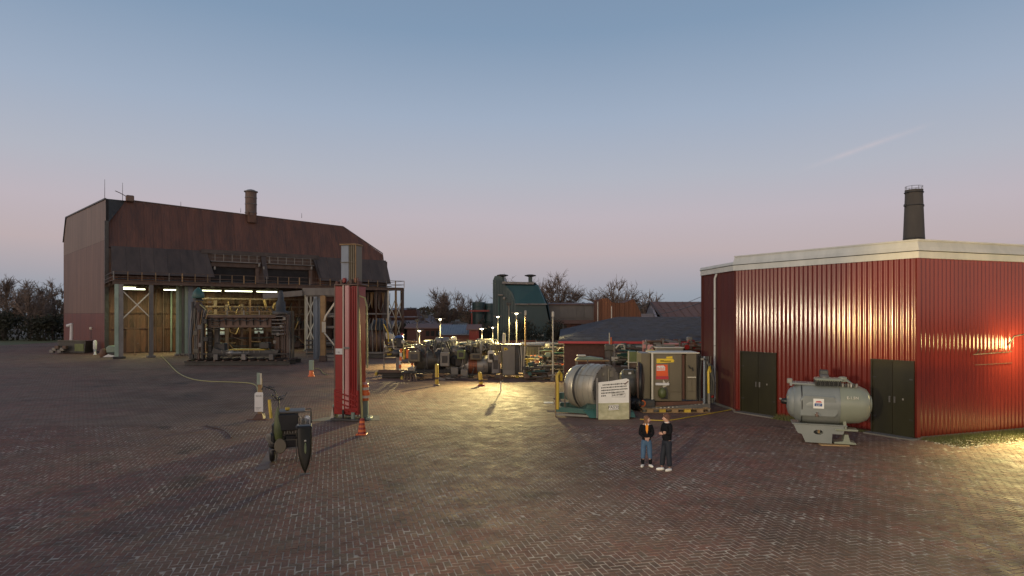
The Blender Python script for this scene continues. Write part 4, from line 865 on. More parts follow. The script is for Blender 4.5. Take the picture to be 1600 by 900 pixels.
# ---- press frame on its skid in front of the hall
D0 = 62.0; q0 = at(378, D0)
pr = thing('press_frame', q0, 'big grey-brown portal press frame on a dark skid under the canopy', 'machine', rz=R(2))
sx_ = lambda px: (px-378)*.062; sz = lambda py: Z(py, D0)
for k in range(3): mk(pr, 'skid_beam', 'dark', lambda b: b.ibeam((sx_(299), -1.2+k*1.8, .22), (sx_(458), -1.2+k*1.8, .22), .3, .4, .05))
for k in range(12): xx = sx_(305)+k*.82; mk(pr, 'skid_crossbar', 'brownsteel', lambda b: b.beam((xx,-1.4,.47), (xx,2.6,.47), .16, .14))
for px in (346, 388, 430): mk(pr, 'skid_stub', 'steel', lambda b: b.cbox((sx_(px), -1.1, .8), (.4,.4,.55), .03))
mk(pr, 'rail_beam', 'dark', lambda b: b.beam((sx_(322),-1.15,1.1), (sx_(455),-1.15,1.1), .18, .12))
for px, w_, mt in ((325, .3, 'dark'), (332, .38, 'steel'), (320, .34, 'iron'), (313, .3, 'brownsteel'), (306, .25, 'steel')):
    mk(pr, 'column', mt, lambda b: b.ibeam((sx_(px), .2+(px % 3)*.5, .55), (sx_(px), .2+(px % 3)*.5, sz(492 if px > 318 else 478)), w_, w_, .05))
for px, w_, mt in ((428, .5, 'brownsteel'), (437, .4, 'dark'), (446, .32, 'steel'), (452, .18, 'iron')):
    mk(pr, 'column', mt, lambda b: b.ibeam((sx_(px), .2+(px % 3)*.4, .55), (sx_(px), .2+(px % 3)*.4, sz(490 if px < 440 else 486)), w_, w_, .05))
mk(pr, 'crosshead', 'brownsteel', lambda b: (b.cbox((sx_(378), .1, (sz(497)+sz(512))/2), (6.0, 1.3, sz(497)-sz(512)), .06)))
mk(pr, 'top_flange', 'brownsteel', lambda b: b.cbox((sx_(377), .1, sz(494.5)), (7.1, 1.7, .28), .04))
for k in range(9): xx = sx_(336)+k*.65; mk(pr, 'rib', 'dark', lambda b: b.prism([(xx,-.62,sz(497)), (xx,-.85,sz(497)), (xx,-.62,sz(508))], (.08,0,0)))
mk(pr, 'cable_run', 'dark', lambda b: b.tube([(sx_(333)+i*.4, -.9, sz(500)+.12*math.sin(i*1.9)) for i in range(15)], .05, 5))
mk(pr, 'upper_rail', 'wood', lambda b: b.beam((sx_(337),.5,sz(487)), (sx_(430),.5,sz(487)), .08))
for px in (352, 378, 402): mk(pr, 'rail_stub', 'cabgrey', lambda b: b.beam((sx_(px),.5,sz(494)), (sx_(px),.5,sz(485)), .1))
mk(pr, 'bed', 'dark', lambda b: (b.prism([(sx_(333),-.6,sz(557)), (sx_(432),-.6,sz(557)), (sx_(438),-.6,sz(547)), (sx_(350),-.6,sz(547)), (sx_(338),-.6,sz(543))], (0,1.9,0))))
mk(pr, 'bed_plate', 'yellow', lambda b: b.cbox((sx_(388), .3, sz(546.2)), (3.4, 1.6, .12), .03))
mk(pr, 'spindle', 'stain2', lambda b: b.lathe((sx_(358),-.75,sz(552)), (1,0,0), [(0,.12), (.3,.2), (.35,.33), (.7,.33), (.75,.2), (1.4,.2), (1.5,.12), (2.2,.12)], 14))
mk(pr, 'toolbox', 'dark', lambda b: b.cbox((sx_(343), .4, sz(542)), (1.0,.8,.7), .05))
mk(pr, 'toolbox', 'dark', lambda b: b.cbox((sx_(412), .4, sz(540)), (.9,.8,.6), .05))
for k in range(8): mk(pr, 'lever', 'stain2', lambda b: b.tube([(sx_(352)+k*.5,-.7,sz(553)), (sx_(352)+k*.5+.1,-.85,sz(549)), (sx_(352)+k*.5+.05,-.9,sz(546))], .035, 5))
# left tower: green bell on brown pressure bottle with pipes
tw = mk(pr, 'bottle', 'brownsteel', lambda b: b.lathe((sx_(313),-.2,sz(512)), Zv, [(0,.45), (.1,.6), (1.5,.6), (2.0,.5), (2.3,.3), (2.5,.3)], 18))
mk(tw, 'bell', 'green', lambda b: b.lathe((sx_(312.5),-.2,sz(466)), Zv, [(0,.52), (.1,.55), (.5,.5), (.85,.28), (1.0,.1), (1.05,.02)], 18))
mk(tw, 'flange', 'dark', lambda b: b.lathe((sx_(313),-.2,sz(470)), Zv, [(0,.42), (.12,.42), (.12,.3), (.25,.3)], 16))
mk(pr, 'guide_post', 'dark', lambda b: [b.cyl((sx_(308)+k*.5, -.75-.1*k, .6), (sx_(308)+k*.5, -.75-.1*k, sz(472+k*9)), .13, n=10) for k in range(1)])
for k in range(1, 4): mk(pr, 'guide_post', ('dark','iron','brownsteel')[k % 3], lambda b: b.cyl((sx_(305)+k*.42, -.75-.1*k, .6), (sx_(305)+k*.42, -.75-.1*k, sz(474+k*7)), .11, n=10))
for k in range(7): mk(pr, 'valve_block', ('dark','iron','steel')[k % 3], lambda b: b.cbox((sx_(308+(k*7) % 22), -.95, sz(556-k*9)), (.4+.1*(k % 2), .3, .45), .04))
for k in range(9):
    mk(pr, 'pipe', ('steel','dark','wood')[k % 3], lambda b: b.tube([(sx_(304+k*3.1), -.95, .7), (sx_(304+k*3.1), -1.0, 2+k*.3), (sx_(305+k*3.3), -.95, 3.2+k*.2), (sx_(307+k*3.2), -.8, sz(484))], .045, 6))
mk(pr, 'hose', 'hose', lambda b: b.tube([(sx_(317), -.5, sz(476)), (sx_(325), -.6, sz(482)), (sx_(330), -.6, sz(490)), (sx_(336), -.6, sz(487))], .06, 6))
# ladder and louvre stacks
for k in range(14): mk(pr, 'ladder_rung', 'steel', lambda b: b.beam((sx_(329.5),-.5,1+k*.42), (sx_(334.5),-.5,1+k*.42), .06))
for k in range(6): mk(pr, 'louvre', 'steel', lambda b: b.cbox((sx_(437), -.3, sz(494)-.02-k*.34), (1.15, .9, .1), .02))
for k in range(5): mk(pr, 'louvre', 'iron', lambda b: b.cbox((sx_(341), -.5, sz(502)-k*.2), (.8, .5, .07), .02))
mk(pr, 'hopper', 'dark', lambda b: b.lathe((sx_(434),-.2,sz(512)), (0,0,-1), [(0,.55), (.5,.5), (.9,.15)], 14))
mk(pr, 'gear_cone', 'dark', lambda b: b.lathe((sx_(438),0,sz(491)), Zv, [(0,.75), (.25,.8), (.35,.45), (1.2,.42), (1.3,.3), (2.2,.2), (2.3,.1)], 18))
for k in range(5): mk(pr, 'pipe', 'brownsteel', lambda b: b.tube([(sx_(441+k*2.6), -.4, .7), (sx_(441+k*2.6), -.5, 3.2+.3*k), (sx_(443+k*2.2), -.3, sz(492))], .05, 6))
for k in range(4): mk(pr, 'junction_box', 'cabgrey', lambda b: b.cbox((sx_(432+k*5), -.65, 2.2+k*.75), (.25,.15,.3), .03))
for k in range(12):  # cross pipes above
    a = sx_(337+k*7.5); mk(pr, 'hose', ('dark','brownsteel')[k % 2], lambda b: b.tube([(a,.6,sz(487)), (a+.2,.5,sz(482-3*(k % 3))), (a+.5,.6,sz(480)), (a+.75,.5,sz(488))], .04, 5))
fr = thing('rusty_framework', hw(9, -2.6), 'dark rusty framework of posts and diagonals standing behind the press under the canopy', 'framework', rz=UA)
rn = random.Random(12)
for k in range(17):
    xx = -1.5+k*1.1+rn.uniform(-.2,.2); yy = rn.uniform(-.6,.9); hh = rn.uniform(5.2, 7.4) if k % 3 else rn.uniform(2.2, 4.5)
    mk(fr, 'post', rn.choice(('dark','brownsteel','rustorange','brownsteel')), lambda b: b.ibeam((xx,yy,0), (xx+rn.uniform(-.1,.1),yy,hh), rn.uniform(.16,.4), .25, .04))
for k in range(20):
    xx = -1.5+rn.random()*17; zz = rn.uniform(.4, 6); mk(fr, 'diagonal', rn.choice(('dark','brownsteel','wood','rustorange')), lambda b: b.beam((xx,-.3,zz), (xx+rn.uniform(1,2.6),-.2,zz+rn.uniform(-1.8,1.8)), .12, .1))
for k in range(7): zz = .6+k*1.05; mk(fr, 'ledger', rn.choice(('dark','brownsteel')), lambda b: b.beam((-1.8+rn.random()*2,.3,zz), (13+rn.random()*4,.3,zz), .18, .2))
for k in range(15):
    xx = -1.5+rn.random()*17.5; zz = rn.uniform(.2, 4.6); mk(fr, 'machine_block', rn.choice(('dark','brownsteel','iron','dark')), lambda b: b.cbox((xx,rn.uniform(-.3,.8),zz+.4), (rn.uniform(.5,1.5),.7,rn.uniform(.4,1.3)), .08))
for k in range(18):
    xx = -1.5+rn.random()*17; zz = rn.uniform(2.5, 7); mk(fr, 'hanging_pipe', rn.choice(('dark','brownsteel','wood')), lambda b: b.tube([(xx,-.4,zz), (xx+.3,-.5,zz-1.2), (xx+1.0,-.4,zz-1.5), (xx+1.5,-.3,zz-.4)], .07, 6))
# ---- gantry arm (grey beam reaching from the press to the post, with white diagonals)
ga = thing('gantry_arm', at(505, 66), 'grey-tan steel post with a long grey beam and pale diagonal stays beside the red mast', 'gantry')
gx = lambda px: (px-505)*.066; gz = lambda py: Z(py, 66)
mk(ga, 'post', 'wood', lambda b: b.ibeam((0,0,0), (0,0,gz(461)), .5, .4, .05)); mk(ga, 'foot_block', 'brownsteel', lambda b: b.cbox((0,0,.3), (.7,.6,.6), .05))
mk(ga, 'beam', 'steel', lambda b: b.beam((gx(474),-.1,gz(456)), (gx(532),-.1,gz(456)), .4, .75)); mk(ga, 'arm', 'steel', lambda b: b.beam((gx(414),-.3,gz(463)), (gx(475),-.3,gz(458)), .5, .55))
mk(ga, 'beam', 'steel', lambda b: b.beam((gx(478),.1,gz(462)), (gx(532),.1,gz(462)), .3, .18))
mk(ga, 'stay', 'cream', lambda b: b.tube([(.2,-.3,gz(501)), (gx(510),-.3,gz(494)), (gx(524),-.3,gz(474)), (gx(533),-.3,gz(456))], .1, 6)); mk(ga, 'stay', 'cream', lambda b: b.tube([(.2,-.3,gz(520)), (gx(530),-.3,gz(547))], .08, 6))
mk(ga, 'panel', 'cream', lambda b: b.cbox((.15,-.3,gz(511)), (.4,.1,1.1), .03))
for zq in (494, 511, 556, 562): mk(ga, 'cross_tie', 'steel', lambda b: b.beam((0,.2,gz(zq)), (gx(536),.2,gz(zq)), .16, .22))
mk(ga, 'cover', 'rustred', lambda b: b.box(((gx(506)+gx(533))/2,1.0,gz(467)), (1.9,.08,.5)))
for k in range(6): mk(ga, 'hose', 'bluegrey', lambda b: b.tube([(gx(488+k*2.2),.5,.2), (gx(489+k*2.1),.4,3), (gx(488+k*2.3),.5,gz(466))], .07, 6))
# ---- second machine, dark, right of the mast under the canopy
sm_ = thing('dark_tank_rig', at(590, 72), 'dark bulky tank rig on a long sled under the right end of the canopy', 'machine')
hx = lambda px: (px-590)*.072; hz = lambda py: Z(py, 72)
mk(sm_, 'sled', 'dark', lambda b: b.cbox((0,0,.25), (hx(622)-hx(566)+1, 3, .5), .05)); mk(sm_, 'sled_rail', 'steel', lambda b: b.beam((hx(566),-1.6,.62), (hx(622),-1.6,.62), .2, .2))
mk(sm_, 'body', 'brownsteel', lambda b: b.lathe((-1.6,0,1.9), (1,0,0), [(0,1.0), (.3,1.35), (2.9,1.35), (3.2,1.0)], 20)); mk(sm_, 'dome', 'dark', lambda b: b.lathe((.2,0,3.1), Zv, [(0,1.3), (.6,1.1), (1.0,.7), (1.3,.2)], 16))
for k in range(9): mk(sm_, 'pipe', ('steel','wood','dark')[k % 3], lambda b: b.tube([(hx(568+k*6),-1.2,.5), (hx(569+k*6),-1.5,2.2), (hx(566+k*6.2),-1.3,3.4), (hx(572+k*5),-1.1,4.4)], .07, 6))
mk(sm_, 'funnel', 'cream', lambda b: b.prism([(hx(606),-1.6,hz(520)), (hx(616),-1.6,hz(521)), (hx(622),-1.6,hz(529)), (hx(608),-1.6,hz(529))], (0,.6,.1)))
mk(sm_, 'hose', 'yellow', lambda b: b.tube([(hx(604),-1.6,hz(506)), (hx(611),-1.7,hz(520)), (hx(612),-1.7,hz(540))], .07, 6)); mk(sm_, 'fuel_can', 'yellow', lambda b: b.cbox((hx(613.5),-1.9,hz(548)), (.5,.35,.8), .08))
b3 = thing('dark_rack', at(645-160, 74), 'low dark steel rack behind the green and orange post', 'rack'); 
for k in range(4): mk(b3, 'shelf', 'dark', lambda b: b.cbox((1.2,0,.3+k*.5), (3.2,1,.12), .02))
for xx in (-.3, 2.7): mk(b3, 'leg', 'steel', lambda b: b.beam((xx,-.4,0), (xx,-.4,2), .12))
# ---- red mast in the middle left
ms = thing('red_steel_mast', P(549, 655), 'tall red ribbed steel mast with a blue-grey box section on top', 'mast', rz=R(-14))
D1 = P(549,655).y; mz = lambda py: Z(py, D1)
hgt = mz(446)
mk(ms, 'base_plate', 'dark', lambda b: b.cbox((.02,-.05,.06), (1.5,1.15,.1), .02)); 
for (a, e, y0, mt) in ((-.60,-.16,0,'redp'), (.22,.52,.0,'redp')): mk(ms, 'side_panel', mt, lambda b: b.bb(a, e, y0-.42, y0+.42, .35, hgt-.05), .012)
mk(ms, 'inner_column', 'dark', lambda b: b.bb(-.159, .219, -.30, .34, .2, hgt-.1))
mk(ms, 'flange', 'cream', lambda b: b.bb(-.19, -.15, -.47, -.421, .3, hgt))
mk(ms, 'highlight_panel', 'pinkp', lambda b: (b.bb(-.10, .12, -.45, -.31, .55, hgt)), .02)  # pink panel stands in for the highlight down the mast
for xq in (.17, .29, .40): mk(ms, 'rib', 'redp', lambda b: b.cyl((xq,-.44,.6), (xq,-.44,hgt-.08), .045, n=8))
for xq in (-.62, .54): mk(ms, 'edge_angle', 'brownsteel', lambda b: b.beam((xq,-.40,.2), (xq,-.40,hgt+(.0 if xq < 0 else .35)), .06))
for k in range(4): mk(ms, 'collar_rib', 'redp', lambda b: b.beam((-.60,-.46,.62+k*.24), (.10,-.48,.42+k*.24), .05, .06)); mk(ms, 'collar_rib', 'redp', lambda b: b.beam((.14,-.46,.55+k*.24), (.50,-.48,.42+k*.24), .05, .06))
mk(ms, 'collar', 'redp', lambda b: b.bb(-.66, .58, -.44, .46, .28, 1.42), .02)
mk(ms, 'number_plate', 'white', lambda b: b.bb(-.57, -.22, -.445, -.4225, mz(553), mz(544)))
text('plate_marks', '1 6', .13, M['ink'], ms, (-.44,-.448, mz(551)), (R(90),0,0))
mk(ms, 'clamp', 'steel', lambda b: (b.cbox((.02,-.47,mz(543)), (.3,.06,.1), .02)))
for k in range(7): mk(ms, 'head_bracket', ('rustred','brownsteel','redp')[k % 3], lambda b: b.cbox((-.52+k*.18, -.3+.1*(k % 2), hgt+.08+.07*(k % 3)), (.14,.3,.22), .03))
mk(ms, 'head_plate', 'brownsteel', lambda b: b.cbox((0,0,hgt+.02), (1.25,.95,.08), .02))
up_ = mk(ms, 'upper_section', 'bluegrey', lambda b: (b.bb(-.36, .02, -.3, .36, hgt+.1, mz(384))), .01)
mk(up_, 'ribbed_side', 'tan', lambda b: b.sheet((.03,-.29,hgt+.1), X, Zv, .34, mz(384)-hgt-.1, mz(384)-hgt-.1, (0,-1,0), 3, .05, 4, sharp=True)); mk(up_, 'side_box', 'tan', lambda b: b.bb(.021, .36, -.28, .36, hgt+.1, mz(384)))
mk(up_, 'top_flange', 'wood', lambda b: b.cbox((0,.0,mz(383)), (.84,.74,.06), .015)); mk(up_, 'joint', 'tan', lambda b: b.bb(-.375, .375, -.36, -.3, mz(411), mz(410)))
mk(up_, 'corner_pipe', 'wood', lambda b: b.cyl((.40,-.34,hgt+.1), (.40,-.34,mz(384)), .03, n=6))
mk(ms, 'foot', 'palegreen', lambda b: b.cbox((-.78,-.1,.35), (.16,.3,.7), .04)); mk(ms, 'foot', 'cream', lambda b: b.prism([(-.9,-.35,.05), (-.7,-.35,.05), (-.78,-.35,.6)], (0,.3,0)))
mk(ms, 'jack', 'dark', lambda b: b.cyl((-.15,-.5,.1), (-.15,-.5,.5), .05, n=8)); mk(ms, 'jack', 'palegreen', lambda b: b.cyl((.35,-.5,.1), (.35,-.5,.4), .09, n=8))
for k in range(3): mk(ms, 'cable', 'hose' if k else 'brownsteel', lambda b: b.tube([(.66+k*.05,-.35,.12), (.64+k*.05,-.42,1.5), (.62,-.42,3.2+k), (.6,-.4,hgt-.3-k*.5)], .022, 5))
mk(ms, 'bracket', 'hose', lambda b: b.tube([(.62,-.4,hgt-.5), (.9,-.4,hgt-.6), (1.0,-.4,hgt-1.0), (1.0,-.35,hgt-3.8)], .035, 6))
flat('mast_plinth', [(-9.4,29.2), (-6.1,29.5), (-6.4,30.9), (-8.2,31.2), (-9.0,30.2)], .012, M['concrete'])
# barrier beacon and traffic cone beside the mast
bp_ = P(571, 655); bb_ = thing('barrier_beacon', bp_, 'orange and white striped beacon barrel on a pale green post right of the red mast', 'beacon')
mk(bb_, 'post', 'palegreen', lambda b: b.cbox((0,0,.45), (.26,.22,.9), .03)); mk(bb_, 'foot', 'palegreen', lambda b: b.cbox((0,0,.05), (.6,.5,.1), .02))
zz0 = .88
for k, (mt, r0, r1) in enumerate((('orange',.18,.19), ('cream',.19,.20), ('orange',.24,.24), ('orange',.19,.19), ('cream',.19,.18), ('orange',.20,.16))):
    mk(bb_, 'stripe', mt, lambda b: b.lathe((-.02,-.02,zz0+k*.125), Zv, [(0,r0), (.122,r1)], 14))
mk(bb_, 'lamp_cap', 'pinkp', lambda b: b.lathe((0,-.02,zz0+.755), Zv, [(0,.14), (.06,.13), (.1,.05)], 14))
mk(bb_, 'cable', 'hose', lambda b: b.tube([(-.18,-.15,.05), (-.12,-.18,.6), (-.14,-.2,1.2), (-.2,-.15,1.5)], .02, 5))
def cone(loc, h, lab, n=4, group=None):
    r = thing('traffic_cone', loc, lab, 'traffic cone', group); mk(r, 'foot', 'orange', lambda b: b.cbox((0,0,.02), (.42,.42,.04), .01))
    for k in range(n*2-1):
        t0, t1 = k/(n*2-1), (k+1)/(n*2-1); mk(r, 'stripe', 'redp' if k % 2 == 0 else 'orange', lambda b: b.lathe((0,0,.04+h*t0), Zv, [(0,.17-.08*t0), (h/(n*2-1),.17-.08*t1)], 14))
cone(P(565.5, 679), .62, 'stubby red and orange traffic cone in front of the striped beacon')
# signpost with white notice
sp = thing('notice_post', P(405.5, 655), 'wooden post with a white notice board and an orange foot', 'signpost')
mk(sp, 'post', 'wood', lambda b: b.cbox((0,.06,.95), (.17,.12,1.9), .015)); mk(sp, 'green_cap', 'palegreen', lambda b: b.bb(-.11, .02, -.04, .0, 1.62, 2.17)); mk(sp, 'white_cap', 'cream', lambda b: b.bb(.03, .10, -.04, .0, 1.62, 2.14))
nb = mk(sp, 'notice_board', 'paper', lambda b: b.cbox((-.02,-.03,.78), (.40,.03,.86), .01)); mk(sp, 'notice_board', 'paper', lambda b: b.cbox((.0,-.028,1.2), (.34,.02,.12), .01))
text('notice_heading', 'MOVE', .10, M['ink'], nb, (-.02,-.047,1.05), (R(90),0,0))
for k in range(3): mk(nb, 'printed_line', 'ink', lambda b: b.bb(-.17, .10-.05*k, -.0475, -.046, .55-k*.06, .562-k*.06))
mk(sp, 'orange_foot', 'rustorange', lambda b: b.prism([(-.25,-.18,.04), (.25,-.18,.04), (.15,-.08,.26), (-.13,-.08,.26)], (0,.3,0))); mk(sp, 'foot_plate', 'rustorange', lambda b: b.cbox((0,0,.02), (1.0,.5,.035), .01))
gp = thing('marker_post', P(486.5, 588), 'short post with a pale green top and orange foot behind the notice post', 'marker post')
mk(gp, 'green_top', 'palegreen', lambda b: b.cbox((0,0,.87), (.34,.2,.8), .02)); mk(gp, 'orange_foot', 'orange', lambda b: b.lathe((0,0,0), Zv, [(0,.28), (.06,.26), (.1,.2), (.46,.16)], 12))
# yellow hose across the paving
def hose(pts, r, lab, name='hose', mat='hose'):
    ws = [P(x, y, r) for x, y in pts]; out = []
    for i in range(len(ws)-1):
        p0, p1, p2, p3 = ws[max(i-1,0)], ws[i], ws[i+1], ws[min(i+2,len(ws)-1)]
        for k in range(6):
            t = k/6; out.append(.5*((2*p1)+(p2-p0)*t+(2*p0-5*p1+4*p2-p3)*t*t+(3*p1-p0-3*p2+p3)*t**3))
    b = MB(); b.tube(out+[ws[-1]], r, 6); return tag(b.build(name, M[mat]), lab, 'hose')
hose([(252,556), (262,566), (278,582), (300,592), (330,596), (365,597), (396,600), (403,612), (404,640)], .035, 'pale yellow hose curving over the paving from the hall to the notice post')
hose([(490,575), (500,577), (505,583), (512,586)], .03, 'short hose end beside the green and orange marker post')
hose([(322,664), (333,668), (348,671), (358,678), (362,684)], .03, 'stub of dark rope lying on the paving left of the cart', 'rope', 'brownsteel')
hose([(1000,655), (1040,657), (1075,652), (1110,646), (1142,640)], .025, 'thin yellow hose lying behind the two people', 'hose', 'yellow')
# ---- odd small cart with engine, dark prow shell
D2 = 21.6; ct_ = thing('engine_cart', at(462, D2), 'small open-frame engine cart with a dark glossy prow shell hanging in front', 'cart', rz=R(18.7))
cx = lambda px: (px-462)*D2/1000; cz = lambda py: Z(py, D2)
zt, zb = cz(642), cz(684)
for xx in (cx(434), cx(463), cx(485)):
    for yy in (-.35, .35): mk(ct_, 'frame_post', 'iron', lambda b: b.beam((xx,yy,.01), (xx,yy,zt), .035))
for zz in (zt, cz(668), .75):
    for yy in (-.35, .35): mk(ct_, 'frame_rail', 'iron', lambda b: b.beam((cx(434),yy,zz), (cx(485),yy,zz), .03))
mk(ct_, 'top_tray', 'steel', lambda b: b.cbox((cx(457), 0, zt+.02), (cx(476)-cx(437), .75, .05), .01)); mk(ct_, 'amber_lamp', 'yellow', lambda b: b.cbox((cx(450),-.1,zt+.1), (.15,.12,.10), .03))
mk(ct_, 'radiator', 'rubber', lambda b: b.cbox((cx(451.5),-.33,cz(656)), (.62,.3,.54), .02)); 
for k in range(3): mk(ct_, 'grille_bar', 'dark', lambda b: b.beam((cx(440)+k*.2,-.4,cz(667)), (cx(440)+k*.2,-.4,cz(645)), .015))
mk(ct_, 'engine_block', 'iron', lambda b: b.cbox((cx(455),.02,cz(674)), (.95,.55,.28), .05)); 
for k in range(8): mk(ct_, 'stud', 'stain2', lambda b: b.lathe((cx(442)+k*.085,-.32,cz(674)), Zv, [(0,.02), (.06+.02*(k % 3),.02)], 6))
mk(ct_, 'white_tank', 'white', lambda b: b.cbox((cx(479),-.28,cz(655)), (.20,.2,.28), .05)); mk(ct_, 'alternator', 'stain', lambda b: b.lathe((cx(474),-.4,cz(658)), (0,1,0), [(0,.06), (.02,.09), (.2,.09)], 14))
for k in range(9): mk(ct_, 'engine_pipe', ('steel','dark','stain2')[k % 3], lambda b: b.tube([(cx(464)+k*.05,-.4,cz(646+k)), (cx(466)+k*.045,-.45,cz(656)), (cx(463)+k*.055,-.4,cz(668)), (cx(465)+k*.05,-.42,cz(676))], .014, 5))
mk(ct_, 'green_float', 'olive', lambda b: b.lathe((cx(437.5),-.38,cz(686)), (-.04,0,1), [(0,.05), (.1,.11), (.35,.14), (.6,.125), (1.0,.06), (1.15,.02)], 16))
mk(ct_, 'pale_disc', 'tan', lambda b: b.lathe((cx(440),-.62,cz(690)), (0,1,-.1), [(0,.17), (.03,.19), (.07,.19), (.10,.17)], 20, sq=1.3)); mk(ct_, 'axle', 'steel', lambda b: b.cyl((cx(426),-.5,cz(696)), (cx(472),-.5,cz(694)), .02, n=6))
mk(ct_, 'rear_wheel', 'rubber', lambda b: b.torus((cx(428),-.1,.32), (1,0,0), .22, .09, 20, 8)); mk(ct_, 'wheel_hub', 'steel', lambda b: b.lathe((cx(424),-.1,.32), (1,0,0), [(0,.08), (.1,.12), (.2,.08)], 12)); 
mk(ct_, 'gap_shade_panel', 'rubber', lambda b: b.cbox((cx(459),-.30,cz(686)), (.55,.12,.42), .03)); mk(ct_, 'side_guard', 'rubber', lambda b: b.cbox((cx(431.5),-.1,cz(672)), (.18,.5,.6), .06)); mk(ct_, 'motor_pack', 'dark', lambda b: b.cbox((cx(428),-.2,cz(684)), (.24,.4,.5), .08)); mk(ct_, 'sump', 'rubber', lambda b: b.cbox((cx(455),.0,cz(690)), (.75,.6,.3), .06))  # black panel and large sump fill the gap by the prow with painted darkness
for k in range(6): mk(ct_, 'loose_pipe', 'stain2', lambda b: b.tube([(cx(421)+k*.02,-.4,cz(672)), (cx(419)+k*.03,-.45,cz(678+k)), (cx(424)+k*.03,-.4,cz(688))], .014, 5))
mk(ct_, 'yellow_lever', 'yellow', lambda b: b.tube([(cx(423),.2,cz(624)), (cx(424),.15,cz(636)), (cx(426),.1,cz(652))], .05, 8))
mk(ct_, 'mast_tube', 'dark', lambda b: b.tube([(cx(437),.2,zt), (cx(437),.25,cz(625)), (cx(430),.3,cz(610)), (cx(421),.3,cz(606))], .025, 6))
for k in range(10): g = k*.63; mk(ct_, 'lever_arm', ('dark','steel')[k % 2], lambda b: b.tube([(cx(436),.25,cz(626)), (cx(436)+.18*math.cos(g),.25+.1*math.sin(g),cz(622)+.08*math.sin(g*2)), (cx(436)+.28*math.cos(g),.25+.15*math.sin(g),cz(618)+.1*math.cos(g*3))], .018, 5))
for k in range(4): mk(ct_, 'handle', 'dark', lambda b: b.tube([(cx(421+k*3),.3,cz(606)), (cx(414+k*4),.3,cz(603+2*(k % 2))), (cx(412+k*5),.3,cz(609))], .02, 5))
# prow shell: pointed, glossy, on the ground at its tip
sh = MB(); prof = [(0,.012), (.08,.05), (.25,.115), (.5,.175), (.8,.21), (1.1,.22), (1.36,.22)]
tip = Vector((cx(474.5), -2.15, .03)); ax_ = Vector((-.01, .42, 1.33)); sh.lathe(tip, ax_, prof, 24, sq=.55); mk(ct_, 'prow_shell', 'gloss', lambda b: (b.v.extend(sh.v), b.f.extend(sh.f), b.sm.extend(sh.sm)))
mk(ct_, 'prow_reflection', 'olive', lambda b: b.lathe(tip+ax_.normalized()*.62+Vector((.02,-.13,.0)), ax_, [(0,.01), (.06,.03), (.2,.035), (.33,.012)], 10, sq=.5)); mk(ct_, 'prow_reflection', 'cream', lambda b: b.lathe(tip+ax_.normalized()*.98+Vector((.02,-.12,.0)), ax_, [(0,.02), (.02,.035), (.05,.02)], 10))  # olive and cream pieces imitate the reflection on the glossy shell
e1 = tip+ax_.normalized()*1.36
mk(ct_, 'prow_collar', 'rubber', lambda b: b.cbox(e1+Vector((-.02,.12,.03)), (.48,.36,.12), .03)); 
for sgn in (-1, 1): mk(ct_, 'fork', 'stain2', lambda b: b.tube([e1+Vector((sgn*.12,-.02,0)), e1+Vector((sgn*.2,.1,.12)), Vector((cx(470)+sgn*.1,-.4,cz(676)))], .03, 6))
mk(ct_, 'drawbar', 'dark', lambda b: b.tube([e1, (cx(470),-.9,1.0), (cx(462),-.35,.8)], .04, 6)); mk(ct_, 'shoe', 'steel', lambda b: b.cbox((tip.x+.02, tip.y-.02, .015), (.3,.14,.03), .008))
b = MB(); b.add([P(426,697,.012), P(437,700,.012), P(430,722,.012), P(418,733,.012), P(399,735,.012), P(412,716,.012)], [(5,4,3,2,1,0)]); tag(b.build('olive_patch', M['brownsteel']), 'ragged olive-brown flat patch on the bricks left of the cart', 'mat')  # flat olive-brown patch laid on the bricks
# ---- tank on teal skid, right of centre
tk = thing('tank_on_skid', P(940, 650), 'pale metal drum lying on a dark green skid with a white notice panel in front', 'tank', rz=R(0))
D3 = P(940,650).y; dx = lambda px: (px-940)*D3/1000; dz = lambda py: Z(py, D3)
axd = Vector((.72, -.70, 0)).normalized(); c0 = Vector((dx(948), .35, dz(608)))
mk(tk, 'drum', 'stain', lambda b: b.lathe(c0-axd*1.05, axd, [(0,1.10), (.03,1.15), (.98,1.15), (1.05,1.12)], 40))
mk(tk, 'rear_drum', 'stain', lambda b: b.lathe(c0-axd*2.0, axd, [(0,.75), (.12,.95), (.3,1.05), (.78,1.10), (.80,1.0)], 40))
mk(tk, 'band', 'dark', lambda b: b.lathe(c0-axd*1.26, axd, [(0,1.06), (.02,1.09), (.2,1.09), (.21,1.03)], 40))
ep = mk(tk, 'end_plate', 'stain2', lambda b: b.lathe(c0-axd*.0, axd, [(0,1.17), (.05,1.17), (.06,1.05), (.03,1.0), (.035,.02)], 40))
e_s = Vector((-axd.y*-1, axd.x*-1, 0)); e_s = Vector((axd.y, -axd.x, 0)); e_s = -e_s  # sideways in plate plane, to the right in view
for (u_, v_, w_, h_) in ((-.25,.72,.22,.14), (.35,.70,.26,.3), (-.75,-.1,.16,.1), (-.55,-.55,.16,.14), (.1,.55,.03,.8), (-.72,.3,.1,.1)):
    q = c0+axd*.1+e_s*u_+Zv*v_; mk(ep, 'hatch', 'stain', lambda b: b.box(q, (w_,.05,h_), rz=math.atan2(e_s.y, e_s.x)))
for k in range(16): g = k*math.pi/8; q = c0+axd*.075+e_s*(1.10*math.cos(g))+Zv*(1.10*math.sin(g)); mk(ep, 'bolt', 'dark', lambda b: b.lathe(q-axd*.03, axd, [(0,.03), (.04,.03)], 6))
for q_ in (-.2,-.55,-.9): mk(tk, 'strap', 'stain2', lambda b: b.torus(c0+axd*q_, axd, 1.155, .012, 40, 5))
